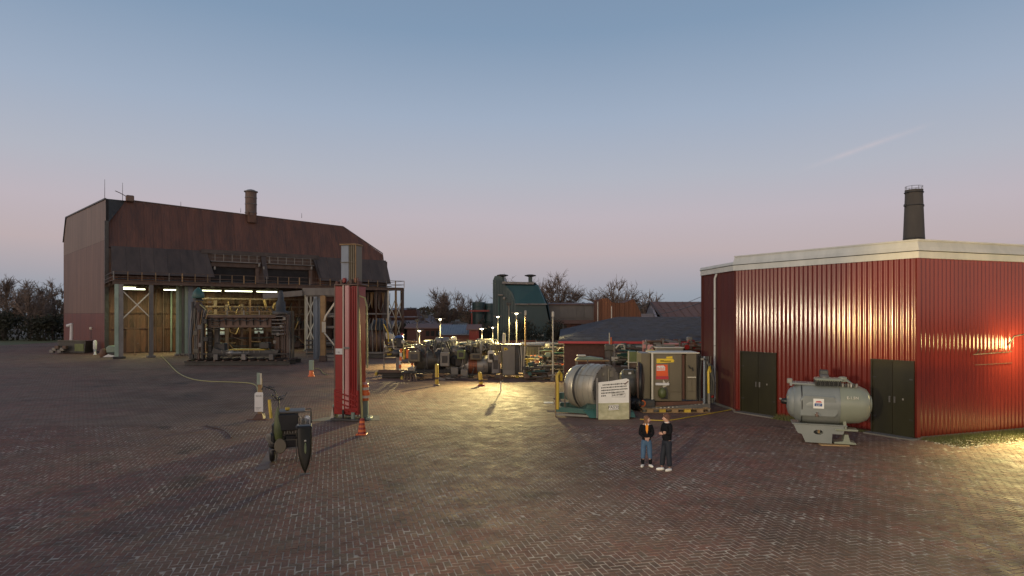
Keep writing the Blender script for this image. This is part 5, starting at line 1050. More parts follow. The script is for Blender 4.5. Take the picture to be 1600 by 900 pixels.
mk(tk, 'weld_seam', 'dark', lambda b: b.tube([c0-axd*1.03+e_s*-.95+Zv*.66, c0-axd*.02+e_s*-.95+Zv*.66], .008, 4))
mk(tk, 'lifting_eye', 'brownsteel', lambda b: b.torus(c0-axd*1.1+Zv*1.2, (1,0,0), .1, .03, 12, 6)); mk(tk, 'spigot', 'cream', lambda b: b.cyl(c0-axd*2.05-Zv*.2, c0-axd*2.3-Zv*.2, .1, n=10))
mk(tk, 'saddle', 'green', lambda b: b.prism([(-1.0,-.5,.25), (1.5,-.5,.25), (1.1,-.5,.62), (-.7,-.5,.62)], (0,1.8,0)))
mk(tk, 'skid_runner', 'green', lambda b: b.prism([(dx(908),-.75,.40), (dx(918),-.95,.05), (dx(932),-.95,.05), (dx(988),-.85,.07), (dx(986),-.75,.30), (dx(950),-.8,.42)], (0,.25,0)), .015); mk(tk, 'skid_runner', 'green', lambda b: b.cbox((-.3,1.3,.3), (3.2,.25,.35), .03))
mk(tk, 'skid_crossbeam', 'green', lambda b: b.beam((dx(870),.0,.34), (dx(935),-.7,.3), .28, .22)); mk(tk, 'skid_crossbeam', 'green', lambda b: b.beam((dx(873),1.0,.85), (dx(905),1.0,.85), .2, .3)); mk(tk, 'toe_plate', 'white', lambda b: b.cbox((dx(862),2.6,.28), (.5,.3,.06), .02))
mk(tk, 'skid_rail', 'steel', lambda b: b.beam((dx(868),-.2,.12), (dx(930),-.75,.1), .1, .1)); mk(tk, 'upright', 'wood', lambda b: b.beam((dx(868),-.1,0), (dx(868),-.1,2.1), .06)); mk(tk, 'upright', 'brownsteel', lambda b: b.beam((dx(883),.1,.3), (dx(883),.1,1.6), .05))
mk(tk, 'yellow_hoop', 'yellow', lambda b: b.tube([(dx(871),-.15,.35), (dx(871),-.15,1.5), (dx(870),-.15,1.95), (dx(874),-.1,2.15), (dx(877),.0,2.0), (dx(877),.05,1.7)], .075, 8))
# white panel hung on frame in front
pn = mk(tk, 'notice_panel', 'paper', lambda b: b.prism([(dx(930.5),-1.0,dz(626)), (dx(977),-1.0,dz(625)), (dx(977),-1.0,dz(590)), (dx(973),-1.0,dz(588)), (dx(950),-1.0,dz(592)), (dx(930.5),-1.0,dz(594))], (0,.03,0)))
pch = mk(tk, 'clear_pouch', 'pouch', lambda b: b.prism([(dx(930.5),-1.02,dz(651)), (dx(977),-1.02,dz(649.5)), (dx(977),-1.02,dz(624.5)), (dx(930.5),-1.02,dz(625.5))], (0,.02,0)))
for k in range(12):   # creases: little proud folds of plastic
    xx = dx(934)+random.random()*1.15; zz = dz(648)+random.random()*.65; g = random.uniform(-1.2,1.2); l_ = random.uniform(.1,.3); mk(pch, 'fold', 'pouch', lambda b: b.beam((xx,-1.03,zz), (xx+l_*math.cos(g),-1.045,zz+l_*math.sin(g)), .02, .02))
mk(tk, 'panel_post', 'steel', lambda b: b.beam((dx(928.5),-1.0,.06), (dx(928.5),-1.0,dz(587)), .07)); mk(tk, 'panel_post', 'brownsteel', lambda b: b.beam((dx(978.3),-.98,.1), (dx(978.3),-.98,dz(600)), .04)); mk(tk, 'tie', 'rustred', lambda b: b.cyl((dx(975.5),-1.04,dz(592)), (dx(970),-1.06,dz(597)), .02, n=6))
rn = random.Random(9)
for k in range(5):
    y0 = 598.2+k*4.1; xa = 935 if k else 937; cur = xa; 
    while cur < (973 if k < 3 else 968) :
        wd = rn.uniform(.9, 2.2); h_ = rn.uniform(1.4, 2.3); yb = y0-(cur-935)*.075
        if not (k == 4 and 941 < cur < 950): mk(pn, 'printed_mark', 'ink', lambda b: b.bb(dx(cur), dx(cur+wd), -1.0045, -1.002, dz(yb+h_/2), dz(yb-h_/2)))
        cur += wd+.7
mk(pn, 'printed_frame', 'ink', lambda b: (b.bb(dx(951), dx(971), -1.0045, -1.002, dz(616.2), dz(615.8)), b.bb(dx(951), dx(971), -1.0045, -1.002, dz(610.6), dz(610.2)), b.bb(dx(951), dx(951.4), -1.0045, -1.002, dz(615.8), dz(610.6)), b.bb(dx(970.6), dx(971), -1.0045, -1.002, dz(615.8), dz(610.6))))
pl_ = mk(tk, 'code_plate', 'paper', lambda b: b.prism([(dx(946),-1.05,dz(636)), (dx(961),-1.05,dz(635)), (dx(961),-1.05,dz(627.5)), (dx(946),-1.05,dz(628))], (0,.02,0)))
text('code', 'PA530', .19, M['ink'], pl_, (dx(953.4),-1.054,dz(633.6)), (R(90),0,0)); mk(pl_, 'frame', 'ink', lambda b: (b.bb(dx(946.5), dx(960.5), -1.053, -1.051, dz(635.2), dz(634.8)), b.bb(dx(946.5), dx(960.5), -1.053, -1.051, dz(628.9), dz(628.5))))
# motor and dark disc right of the drum
mo = thing('motor_set', P(995, 640), 'grey-green motor with a big dark flywheel disc between the drum and the cabinets', 'motor')
D4 = P(995,640).y; ex_ = lambda px: (px-995)*D4/1000; ez = lambda py: Z(py, D4)
mk(mo, 'motor_body', 'iron', lambda b: b.lathe((ex_(972),.5,ez(602)), (1,0,0), [(0,.55), (.1,.72), (.5,.75), (1.0,.75), (1.1,.6)], 24)); mk(mo, 'terminal_box', 'iron', lambda b: b.cbox((ex_(983),.2,ez(583)), (.55,.4,.36), .04)); mk(mo, 'rating_plate', 'white', lambda b: b.box((ex_(984),-.02,ez(583)), (.14,.01,.1)))
mk(mo, 'flywheel', 'rubber', lambda b: b.lathe((ex_(1000),.3,ez(600)), (1,-.25,0), [(0,.9), (.05,1.05), (.18,1.05), (.22,.9)], 28)); mk(mo, 'flywheel_rim', 'brownsteel', lambda b: b.torus((ex_(1000),.3,ez(600)), (1,-.25,0), 1.06, .06, 28, 8)); mk(mo, 'bedplate', 'dark', lambda b: b.cbox((0,.4,.3), (1.8,1.4,.5), .06))
for k in range(10): mk(mo, 'cable', 'rubber', lambda b: b.tube([(ex_(978+k*2),-.5,.1), (ex_(976+k*2.4),-.7,.35+.1*(k % 3)), (ex_(982+k*1.6),-.6,.6), (ex_(986+k),-.2,.7)], .035, 6))
for k in range(6): mk(mo, 'pipe', 'brownsteel', lambda b: b.tube([(ex_(992+k*2.2),-.1,.8), (ex_(993+k*2),-.3,1.6), (ex_(995+k*1.5),-.1,ez(575))], .04, 6))
# cabinets on steel frame and pallets
cb = thing('control_cabinets', P(1050, 642), 'tan control cabinets with a yellow strip and orange-red label on a steel sled', 'cabinet', rz=R(-1))
D5 = P(1050,642).y+.5; kx = lambda px: (px-1050)*D5/1000; kz = lambda py: Z(py, D5)
mk(cb, 'cabinet_side', 'tan', lambda b: b.bb(kx(1006), kx(1020), .55, 1.9, kz(628), kz(552)), .01)
mk(cb, 'main_cabinet', 'tan', lambda b: b.bb(kx(1022), kx(1067.5), .3, 1.8, kz(626), kz(552)), .01); mk(cb, 'door_leaf', 'tan', lambda b: b.bb(kx(1048), kx(1066.5), .27, .298, kz(611), kz(553.5)), .006); mk(cb, 'lower_door', 'tan', lambda b: b.bb(kx(1048), kx(1066.5), .27, .298, kz(624.5), kz(613.5)), .006); mk(cb, 'left_leaf', 'tan', lambda b: b.bb(kx(1026), kx(1047.2), .27, .298, kz(625), kz(553.5)), .006)
mk(cb, 'corner_post', 'cream', lambda b: b.beam((kx(1021),.22,kz(628)), (kx(1021),.22,kz(551)), .09)); mk(cb, 'gap_plate', 'rustred', lambda b: b.bb(kx(1067.6), kx(1073), .5, .6, kz(624), kz(554)))
mk(cb, 'narrow_cabinet', 'tan', lambda b: b.bb(kx(1074), kx(1090), .3, 1.7, kz(624), kz(552)), .01); mk(cb, 'shelf', 'cream', lambda b: b.bb(kx(1076), kx(1089), .26, .299, kz(589.5), kz(588)))
for a, e, t_, u_ in ((1076,1082.5,592,610), (1083,1088.5,592,610), (1076,1088.5,611.5,622)): mk(cb, 'drawer_front', 'tan', lambda b: b.bb(kx(a), kx(e), .275, .299, kz(u_), kz(t_)), .005)
mk(cb, 'top_lip', 'cream', lambda b: b.bb(kx(1020), kx(1094), .22, 1.85, kz(551.8), kz(550.3))); mk(cb, 'hook', 'dark', lambda b: b.tube([(kx(1077),.24,kz(570)), (kx(1080),.2,kz(575)), (kx(1083),.22,kz(574)), (kx(1084),.22,kz(579))], .03, 6))
mk(cb, 'yellow_strip', 'labely', lambda b: b.prism([(kx(1028),.262,kz(567)), (kx(1054),.262,kz(565.5)), (kx(1055.5),.262,kz(563)), (kx(1053),.262,kz(560)), (kx(1028),.262,kz(560))], (0,.007,0)))
mk(cb, 'yellow_strip', 'labely', lambda b: b.prism([(kx(1043),.262,kz(559.6)), (kx(1052.5),.262,kz(559.6)), (kx(1052.5),.262,kz(556)), (kx(1043),.262,kz(557))], (0,.007,0)))
for k in range(11): mk(cb, 'strip_mark', 'ink', lambda b: b.bb(kx(1034+k*1.5), kx(1035+k*1.5), .258, .2615, kz(564.8), kz(563 if k > 3 else 562.3)))
mk(cb, 'orange_label', 'label', lambda b: b.prism([(kx(1027.5),.262,kz(587)), (kx(1046),.262,kz(587)), (kx(1045),.262,kz(569)), (kx(1027.5),.262,kz(569))], (0,.007,0))); mk(cb, 'crimson_band', 'labelr', lambda b: b.bb(kx(1027), kx(1046.5), .262, .269, kz(592), kz(587.3)))
mk(cb, 'label_print', 'paper', lambda b: b.prism([(kx(1028.3),.258,kz(578.6)), (kx(1041),.258,kz(578.2)), (kx(1041.3),.258,kz(573)), (kx(1038.5),.258,kz(570.5)), (kx(1028.3),.258,kz(571))], (0,.0035,0)))
for k in range(7): mk(cb, 'label_mark', 'label', lambda b: b.bb(kx(1029.3+k*1.6), kx(1030.0+k*1.6), .2545, .2575, kz(577.5), kz(572.5+(k % 3))))
mk(cb, 'white_tray', 'white', lambda b: b.cbox((kx(1036),.15,kz(599)), (.7,.2,.12), .02))
mk(cb, 'rag', 'cream', lambda b: b.prism([(kx(1037),.18,kz(605)), (kx(1043),.16,kz(602)), (kx(1047),.2,kz(595)), (kx(1042),.18,kz(598)), (kx(1038),.2,kz(592.5))], (0,.05,0))); mk(cb, 'dark_bundle', 'olive', lambda b: b.lathe((kx(1036),.15,kz(620)), Zv, [(0,.12), (.1,.2), (.35,.22), (.5,.1)], 10))
for k in range(5): mk(cb, 'bundle_cable', 'dark', lambda b: b.tube([(kx(1036+k*1.5),.1,kz(604)), (kx(1033+k*2.5),.05,kz(612)), (kx(1035+k*2),.1,kz(622))], .03, 5))
for px, mt in ((1094, 'rubber'), (1097, 'dark'), (1101, 'bluegrey'), (1104, 'rubber'), (1107, 'dark'), (1111,'brownsteel')):
    mk(cb, 'riser_pipe', mt, lambda b: b.tube([(kx(px),.2+(px % 3)*.15,kz(630)), (kx(px),.2+(px % 3)*.15,kz(590)), (kx(px+.6),.25,kz(556))], .055, 8))
mk(cb, 'yellow_hose', 'yellow', lambda b: b.tube([(kx(1107),.1,kz(624)), (kx(1106),.0,kz(608)), (kx(1105.5),.0,kz(580)), (kx(1108),.05,kz(572)), (kx(1110),.15,kz(580))], .06, 8)); mk(cb, 'valve', 'cabgrey', lambda b: (b.cbox((kx(1097),.05,kz(560)), (.16,.14,.12), .02)))
for k in range(10): mk(cb, 'rear_cable', ('rubber','dark','iron')[k % 3], lambda b: b.tube([(kx(1098+k*1.6),.3,kz(558+k*2)), (kx(1103+k*1.2),.1,kz(562+k)), (kx(1108+k),.2,kz(575+3*k)), (kx(1106+k),.2,kz(628))], .03, 5))
mk(cb, 'sled_beam', 'steel', lambda b: b.beam((kx(1003),-.4,kz(637)), (kx(1106),-.1,kz(631)), .2, .22)); mk(cb, 'sled_beam', 'rustred', lambda b: b.beam((kx(1010),.4,kz(631)), (kx(1104),.5,kz(629)), .2, .2)); mk(cb, 'sled_upright', 'cabgrey', lambda b: b.beam((kx(1105),-.15,.0), (kx(1105),-.15,kz(612)), .1)); mk(cb, 'sled_base', 'dark', lambda b: b.bb(kx(1012), kx(1104), .5, 1.9, .15, kz(630)))
mk(cb, 'knob', 'redp', lambda b: b.cyl((kx(1110),-.1,kz(618)), (kx(1112),-.15,kz(616)), .06, n=8))
for k in range(14): mk(cb, 'weld_spot', 'cream', lambda b: b.cbox((kx(1018+k*6),-.46+k*.02,kz(634.5-k*.45)), (.1,.02,.06), .005))
pt_ = thing('pallet', P(1052, 645), 'timber pallet under the tan control cabinets', 'pallet')
for k in range(5): mk(pt_, 'block', 'wood' if k % 2 == 0 else 'yellow', lambda b: b.cbox((-1.15+k*.62,.05,.1), (.32,.18,.16), .01))
for k in range(3): mk(pt_, 'runner', 'wood', lambda b: b.cbox((.15,.0+k*.45,.01+.005), (3.4,.12,.03), .005))
for k in range(3): mk(pt_, 'board', 'wood', lambda b: b.cbox((.15,.0+k*.45,.2), (3.4,.16,.035), .008))
hc = thing('hose_coil', P(1003, 641), 'orange coiled hose lying at the left end of the cabinet sled', 'hose'); mk(hc, 'coil', 'orange', lambda b: [b.torus((0,-.1+k*.06,.36+.02*k), (.2,1,.1), .15-.02*k, .035, 18, 6) for k in range(3)]); mk(hc, 'tail', 'rustorange', lambda b: b.tube([(-.1,0,.25), (-.25,-.05,.1), (-.1,-.2,.04), (.3,-.15,.04)], .04, 6))
# ---- grey boiler / transformer on cradle by the red wall
bo = thing('grey_boiler', P(1292, 692), 'grey streamlined boiler barrel on a cradle foot in front of the red wall', 'boiler', rz=R(-20))
axb = Vector((1,0,0)); bz = 1.52; bd = lambda n, m, f, bev=0: mk(bo, n, m, f, bev)
bd('barrel', 'transf', lambda b: b.lathe((-1.25,0,bz), axb, [(0,.42), (.06,.58), (.16,.68), (.3,.74), (.6,.76), (1.55,.76), (1.62,.755)], 44))
bd('front_barrel', 'transg', lambda b: b.lathe((.37,0,bz), axb, [(0,.745), (.05,.75), (.7,.70), (.95,.58), (1.04,.45), (1.06,.3)], 44)); bd('seam_ring', 'transf', lambda b: b.torus((.37,0,bz), axb, .752, .014, 44, 6))
bd('seam_ring', 'dark', lambda b: b.torus((-.92,0,bz), axb, .755, .02, 44, 6)); bd('end_cap', 'transf', lambda b: b.lathe((-1.42,0,bz), axb, [(0,.25), (.06,.45), (.16,.56), (.24,.58)], 36)); bd('shaft', 'rubber', lambda b: b.lathe((-1.62,-.1,bz+.02), axb, [(0,.06), (.03,.10), (.2,.13), (.24,.12)], 14)); bd('shaft_tip', 'cabgrey', lambda b: b.cyl((-1.68,-.1,bz+.1), (-1.6,-.1,bz+.1), .04, n=8))
bd('flank_plate', 'transf', lambda b: b.prism([(-1.0,-.74,bz-.45), (.2,-.74,bz-.45), (.33,-.74,bz-.3), (.34,-.74,bz-.05), (.2,-.76,bz+.35), (-.85,-.76,bz+.38), (-1.0,-.75,bz+.2)], (0,.25,0)), .05)
bd('top_deck', 'transf', lambda b: b.prism([(-1.3,-.35,bz+.70), (.4,-.35,bz+.66), (.4,.35,bz+.66), (-1.3,.35,bz+.70)], (0,0,.08)), .02); bd('lifting_lug', 'cabgrey', lambda b: b.cbox((-1.32,-.3,bz+.83), (.2,.08,.2), .03)); bd('lifting_lug', 'transf', lambda b: b.box((-1.28,-.3,bz+.72), (.08,.1,.14)))
cl_ = bd('cooler_head', 'transg', lambda b: b.cbox((.02,-.15,bz+.92), (.95,.7,.12), .05)); 
for k in range(12): mk(cl_, 'fin', 'rubber' if k % 2 else 'dark', lambda b: b.cbox((-.42+k*.075,-.42,bz+.80), (.035,.16,.22), .008))
mk(cl_, 'fin_backing', 'rubber', lambda b: b.cbox((.0,-.1,bz+.80), (.9,.55,.2), .02))
mk(cl_, 'round_cap', 'steel', lambda b: b.lathe((-.1,-.2,bz+.97), Zv, [(0,.16), (.05,.17), (.07,.15), (.12,.15), (.13,.1)], 20)); mk(cl_, 'round_cap', 'transg', lambda b: b.lathe((.52,-.15,bz+.84), Zv, [(0,.12), (.12,.14), (.18,.14), (.2,.08)], 18)); mk(cl_, 'vent_box', 'dark', lambda b: b.cbox((-.1,.1,bz+1.13), (.3,.25,.26), .03))
for k in range(7): mk(cl_, 'valve', ('cabgrey','stain2','dark')[k % 3], lambda b: b.lathe((.42+k*.09,-.35+.05*(k % 2),bz+.66), Zv, [(0,.035), (.12,.045), (.15,.02)], 8))
for k in range(4): mk(cl_, 'pipe', 'transg', lambda b: b.tube([(.38,-.3+k*.1,bz+.85), (.6,-.35+k*.1,bz+.9+.03*k), (.85,-.3+k*.1,bz+.78), (.9,-.3+k*.1,bz+.66)], .022, 6))
bd('front_hatch', 'transg', lambda b: b.lathe((1.42,-.05,bz+.05), axb, [(0,.3), (.05,.3), (.06,.22), (.02,.2), (.03,.02)], 20)); bd('edge_highlight', 'stain', lambda b: b.prism([(1.18,-.5,bz+.2), (1.34,-.42,bz+.2), (1.40,-.36,bz-.1), (1.3,-.44,bz-.22)], (0,.06,0)))  # pale plate at the right edge imitates a highlight, no lamp
st_ = bd('sticker', 'paper', lambda b: b.box((-.36,-.768,bz+.06), (.36,.012,.36)), 0); mk(st_, 'red_roof_mark', 'labelr', lambda b: b.prism([(-.48,-.7765,bz+.10), (-.24,-.7765,bz+.10), (-.30,-.7765,bz+.16), (-.43,-.7765,bz+.15)], (0,.002,0))); mk(st_, 'blue_mark', 'blue', lambda b: b.prism([(-.5,-.7765,bz-.04), (-.24,-.7765,bz-.04), (-.24,-.7765,bz+.07), (-.5,-.7765,bz+.07)], (0,.002,0))); text('sticker_text', 'LSY', .10, M['paper'], st_, (-.37,-.778,bz-.03), (R(90),0,0))
text('barrel_code', 'E-1.5N', .14, M['cream'], bo, (.78,-.735,bz+.27), (R(72),0,R(2)), .006)
bd('small_valve', 'brownsteel', lambda b: b.lathe((-.42,-.8,bz-.42), Zv, [(0,.05), (.1,.07), (.16,.03)], 10)); bd('small_valve', 'transf', lambda b: b.tube([(-.5,-.8,bz-.3), (-.38,-.84,bz-.32), (-.3,-.8,bz-.4)], .03, 6))
# cradle: side plate with oval hole cut through, ledge, front foot
out_ = [(-1.2,.72), (-1.05,.40), (-.9,.36), (-.78,.06), (.12,.06), (.14,.42), (.5,.42), (.56,.60), (.56,.72)]
hole = [(-.33+.17*math.cos(g), .46+.09*math.sin(g)) for g in [k*math.pi/8 for k in range(16)]]
def plate(b, yy, t):
    bm = bmesh.new(); vo = [bm.verts.new((x, yy, z)) for x, z in out_]; vh = [bm.verts.new((x, yy, z)) for x, z in hole]
    ed = [bm.edges.new((vo[i], vo[(i+1) % len(vo)])) for i in range(len(vo))]+[bm.edges.new((vh[i], vh[(i+1) % 16])) for i in range(16)]
    r = bmesh.ops.triangle_fill(bm, edges=ed, use_beauty=True); fs = list(bm.faces); bm.verts.index_update()
    vs = [v.co.copy() for v in bm.verts]; f1 = [tuple(v.index for v in f.verts) for f in fs]; n = len(vs)
    b.add(vs+[v+Vector((0,t,0)) for v in vs], f1+[tuple(reversed([i+n for i in f])) for f in f1]+[(i, (i+1) % len(out_), n+(i+1) % len(out_), n+i) for i in range(len(out_))]+[(len(out_)+i, len(out_)+(i+1) % 16, n+len(out_)+(i+1) % 16, n+len(out_)+i) for i in range(16)]); bm.free()
bd('cradle_plate', 'transf', lambda b: plate(b, -.42, .05)); bd('cradle_plate', 'transf', lambda b: plate(b, .40, .05)); bd('hole_tag', 'wood', lambda b: b.box((-.30,-.2,.46), (.07,.02,.14)))
bd('cradle_ledge', 'transg', lambda b: b.cbox((.62,-.25,.60), (.75,.5,.07), .02)); bd('front_leg', 'transg', lambda b: b.prism([(.52,-.42,.64), (.62,-.42,.64), (.60,-.42,bz-.6), (.50,-.42,bz-.6)], (0,.3,0)))
bd('front_foot', 'transg', lambda b: b.prism([(.2,-.40,.06), (.95,-.40,.06), (.93,-.40,.12), (.74,-.40,.16), (.68,-.40,.42), (.56,-.40,.42), (.5,-.40,.16), (.2,-.40,.12)], (0,.5,0)), .01); bd('cross_bearer', 'dark', lambda b: b.beam((-.6,-.38,.2), (-.6,.42,.2), .2)); bd('belly_tray', 'transf', lambda b: b.cbox((-.3,0,.74), (1.9,.9,.05), .02))
wp = thing('timber_plank', P(1305, 697), 'pale timber packing plank under the right foot of the grey boiler', 'plank', rz=R(-8)); mk(wp, 'plank', 'wood', lambda b: b.cbox((0,.12,.022), (1.0,.3,.045), .006)); mk(wp, 'nail', 'steel', lambda b: b.cyl((-.42,.05,.045), (-.42,.05,.05), .008, n=6))
# ============================================================ MACHINERY YARD
def V3(px, D, z=0): return at(px, D, z)
# long motor-generator set
DY = 50.0; yx = lambda px, c: (px-c)*DY/1000; yz = lambda py: Z(py, DY)
mg = thing('turbine_set', at(715, DY), 'long grey turbine set of drums and pipes on steel bearers behind the yellow bollard', 'machine')
f = lambda px: yx(px, 715)
def g(n, m, fn, bev=0): return mk(mg, n, m, fn, bev)
g('left_drum', 'iron', lambda b: b.lathe((f(646),.6,yz(563)), X, [(0,.5), (.12,.8), (.3,.95), (1.6,.95), (1.75,.85), (2.2,.85)], 28)); g('drum_ring', 'steel', lambda b: b.torus((f(668),.6,yz(563)), X, .97, .05, 28, 6)); g('coupling', 'dark', lambda b: b.lathe((f(683),.6,yz(565)), X, [(0,.85), (.15,.95), (.3,.95), (.4,.7), (.9,.7)], 24))
for k in range(4): g('cooling_ring', 'dark', lambda b: b.torus((f(685+k*3.2),.6,yz(565)), X, .88, .05, 24, 6))
g('scroll_case', 'iron', lambda b: b.lathe((f(709),-.3,yz(563)), (.35,1,0), [(0,.9), (.1,1.12), (.5,1.15), (.9,1.1)], 30)); g('scroll_ring', 'steel', lambda b: b.torus((f(709),-.28,yz(563)), (.35,1,0), .8, .08, 30, 8)); g('scroll_hub', 'dark', lambda b: b.lathe((f(710),-.45,yz(563)), (.35,1,0), [(0,.3), (.1,.42), (.25,.45)], 20))
g('scroll_cutout', 'rubber', lambda b: b.cbox((f(717),-.5,yz(565)), (.6,.2,.7), .08))
g('right_drum', 'stain2', lambda b: b.lathe((f(720),.2,yz(571)), X, [(0,.6), (.1,.78), (1.0,.8), (1.9,.8), (2.3,.72), (2.5,.5)], 28)); g('dark_end', 'dark', lambda b: b.lathe((f(763),.2,yz(570)), X, [(0,.78), (.2,.95), (.55,.9), (.7,.5)], 24))
for k in range(8): g('winding', 'copper', lambda b: b.torus((f(733.5+k*1.7),.2,yz(571)), X, .82, .035, 24, 5))
for px in (727, 712): g('pedestal_box', 'cabgrey', lambda b: b.cbox((f(px),-.8,yz(583 if px > 720 else 578)), (.55,.5,.75 if px > 720 else .55), .03))
for k in range(5): g('bearer', ('dark','wood','brownsteel')[k % 3], lambda b: b.cbox((f(650+k*30),-.6+.2*(k % 2),.14+.05*(k % 2)), (1.9,.3,.2), .03))
for k in range(2): g('long_bearer', 'dark', lambda b: b.cbox((.2,-.2+k*1.2,.45), (8.2,.3,.28), .03))
rn = random.Random(21)
for k in range(42):
    a = rn.uniform(646, 780); z0 = yz(rn.uniform(546, 560)); z1 = yz(rn.uniform(532, 545)); y0 = rn.uniform(-.6, 1.0)
    g('pipe', rn.choice(('steel','dark','stain2','iron','brownsteel','cream')), lambda b: b.tube([(f(a),y0,z0), (f(a+rn.uniform(-3,3)),y0-.1,z1), (f(a+rn.uniform(4,14)),y0,z1+.05), (f(a+rn.uniform(8,18)),y0+.1,z0)], rn.uniform(.03,.07), 6))
for k in range(30):
    a = rn.uniform(648, 778); g('valve_box', rn.choice(('steel','iron','tan','cabgrey','dark')), lambda b: b.cbox((f(a),rn.uniform(-.2,1.2),yz(rn.uniform(540,548))), (rn.uniform(.3,.8),.4,rn.uniform(.25,.5)), .04))
for k in range(6):
    a = 655+k*20; g('handwheel', ('steel','stain2')[k % 2], lambda b: (b.torus((f(a),-.3,yz(543)), (.3,1,0), .2, .025, 14, 5)))
for k in range(9): g('strut', rn.choice(('steel','dark')), lambda b: b.beam((f(648+k*15),-.7,.2), (f(652+k*15),-.7,.2+rn.uniform(.5,.9)), .07))
for k, (px, rr, ln, zz, mt) in enumerate(((662,.55,1.5,544,'iron'), (690,.62,1.1,545,'tan'), (728,.55,1.6,546,'iron'), (757,.6,1.2,547,'stain2'), (676,.4,1.2,536,'steel'), (742,.38,1.4,538,'cabgrey'))):
    c_ = g('upper_drum', mt, lambda b: b.lathe((f(px),1.5,yz(zz)), X, [(0,rr*.6), (.1,rr), (ln-.1,rr), (ln,rr*.6)], 22)); mk(c_, 'drum_rim', 'dark', lambda b: b.torus((f(px)+ln*.5,1.5,yz(zz)), X, rr+.01, .04, 22, 6))
for k, (px, w_, h_, zz, mt) in enumerate(((650,.9,.8,556,'tan'), (697,.7,1.1,560,'cabgrey'), (722,.6,.7,553,'olive'), (745,.9,.5,556,'tan'), (775,.6,1.4,568,'steel'), (768,.5,.9,556,'cream'))):
    c_ = g('gear_box', mt, lambda b: b.cbox((f(px),-.75,yz(zz)), (w_,.5,h_), .05)); mk(c_, 'cover_plate', 'dark', lambda b: b.cbox((f(px),-1.01,yz(zz)), (w_*.6,.03,h_*.5), .01))
# forks / beam bundle on trestle
fk = thing('beam_bundle', at(622, 48.5), 'bundle of dark steel beams with a yellow end cap resting on a trestle', 'beams')
f2 = lambda px: (px-622)*.0485; z2 = lambda py: Z(py, 48.5)
for k, (a, e, yv, w_) in enumerate(((592,646,579.5,.2), (590,640,583,.22), (597,652,587,.2), (596,632,590,.2), (640,684,588,.22))): mk(fk, 'beam', ('brownsteel','dark','dark','dark','brownsteel')[k], lambda b: b.ibeam((f2(a),-.2+.15*k,z2(yv)), (f2(e),-.2+.15*k,z2(yv)), w_, w_, .03))
mk(fk, 'end_cap', 'yellow', lambda b: b.cbox((f2(588),0,z2(584)), (.2,.3,.26), .04)); mk(fk, 'hub', 'yellow', lambda b: b.lathe((f2(628),-.5,z2(592)), (1,.3,0), [(0,.2), (.05,.28), (.15,.28), (.2,.1)], 16))
tr_ = thing('trestle', at(639, 46.8), 'rusty splay-legged trestle standing in front of the turbine set', 'trestle')
f3 = lambda px: (px-639)*.0468; z3 = lambda py: Z(py, 46.8)
for a, e in ((633,631), (637,636), (641,642), (645,648), (647,652)): mk(tr_, 'leg', 'brownsteel' if a % 2 else 'dark', lambda b: b.beam((f3(a),0,z3(583)), (f3(e),-.1,0), .09))
mk(tr_, 'top', 'dark', lambda b: b.cbox((0,0,z3(582)), (1.1,.5,.14), .03)); mk(tr_, 'vice', 'cabgrey', lambda b: b.cbox((.15,0,z3(577)), (.5,.3,.3), .06)); mk(tr_, 'tie', 'steel', lambda b: b.beam((f3(633),0,z3(597)), (f3(646),0,z3(597)), .06))
# striped barrier stands with blue cover
bs_ = thing('striped_barrier', at(633, 49.6), 'orange and white barrier stand with two striped legs beside the trestle', 'barrier')
f4 = lambda px: (px-633)*.0496; z4 = lambda py: Z(py, 49.6)
for a, zt_ in ((627, 545), (644, 560)):
    n_ = 6
    for k in range(n_): mk(bs_, 'leg_stripe', 'orange' if k % 2 else 'cream', lambda b: b.cbox((f4(a)-(.1*(n_-k)/n_ if a < 630 else 0),0,z4(582)+(z4(zt_)-z4(582))*(k+.5)/n_), (.17,.1,(z4(zt_)-z4(582))/n_-.002), .01))
mk(bs_, 'leg', 'brownsteel', lambda b: (b.beam((f4(625),0,0), (f4(625),0,z4(582)-.005), .1))); mk(bs_, 'leg', 'brownsteel', lambda b: b.beam((f4(644),0,0), (f4(644),0,z4(582)-.005), .1)); mk(bs_, 'crossbar', 'rustorange', lambda b: b.beam((f4(626),-.08,z4(566)), (f4(648),-.08,z4(567)), .07))
mk(bs_, 'orange_sleeve', 'orange', lambda b: b.cbox((f4(637),.05,z4(553)), (.22,.2,.7), .05)); mk(bs_, 'yellow_sleeve', 'yellow', lambda b: b.cbox((f4(631),.05,z4(553)), (.14,.2,.9), .04))
bc = thing('covered_winch', at(627, 52), 'dark winch draped with a blue cover, red cap on top, behind the striped barrier', 'winch')
f5 = lambda px: (px-627)*.052; z5 = lambda py: Z(py, 52)
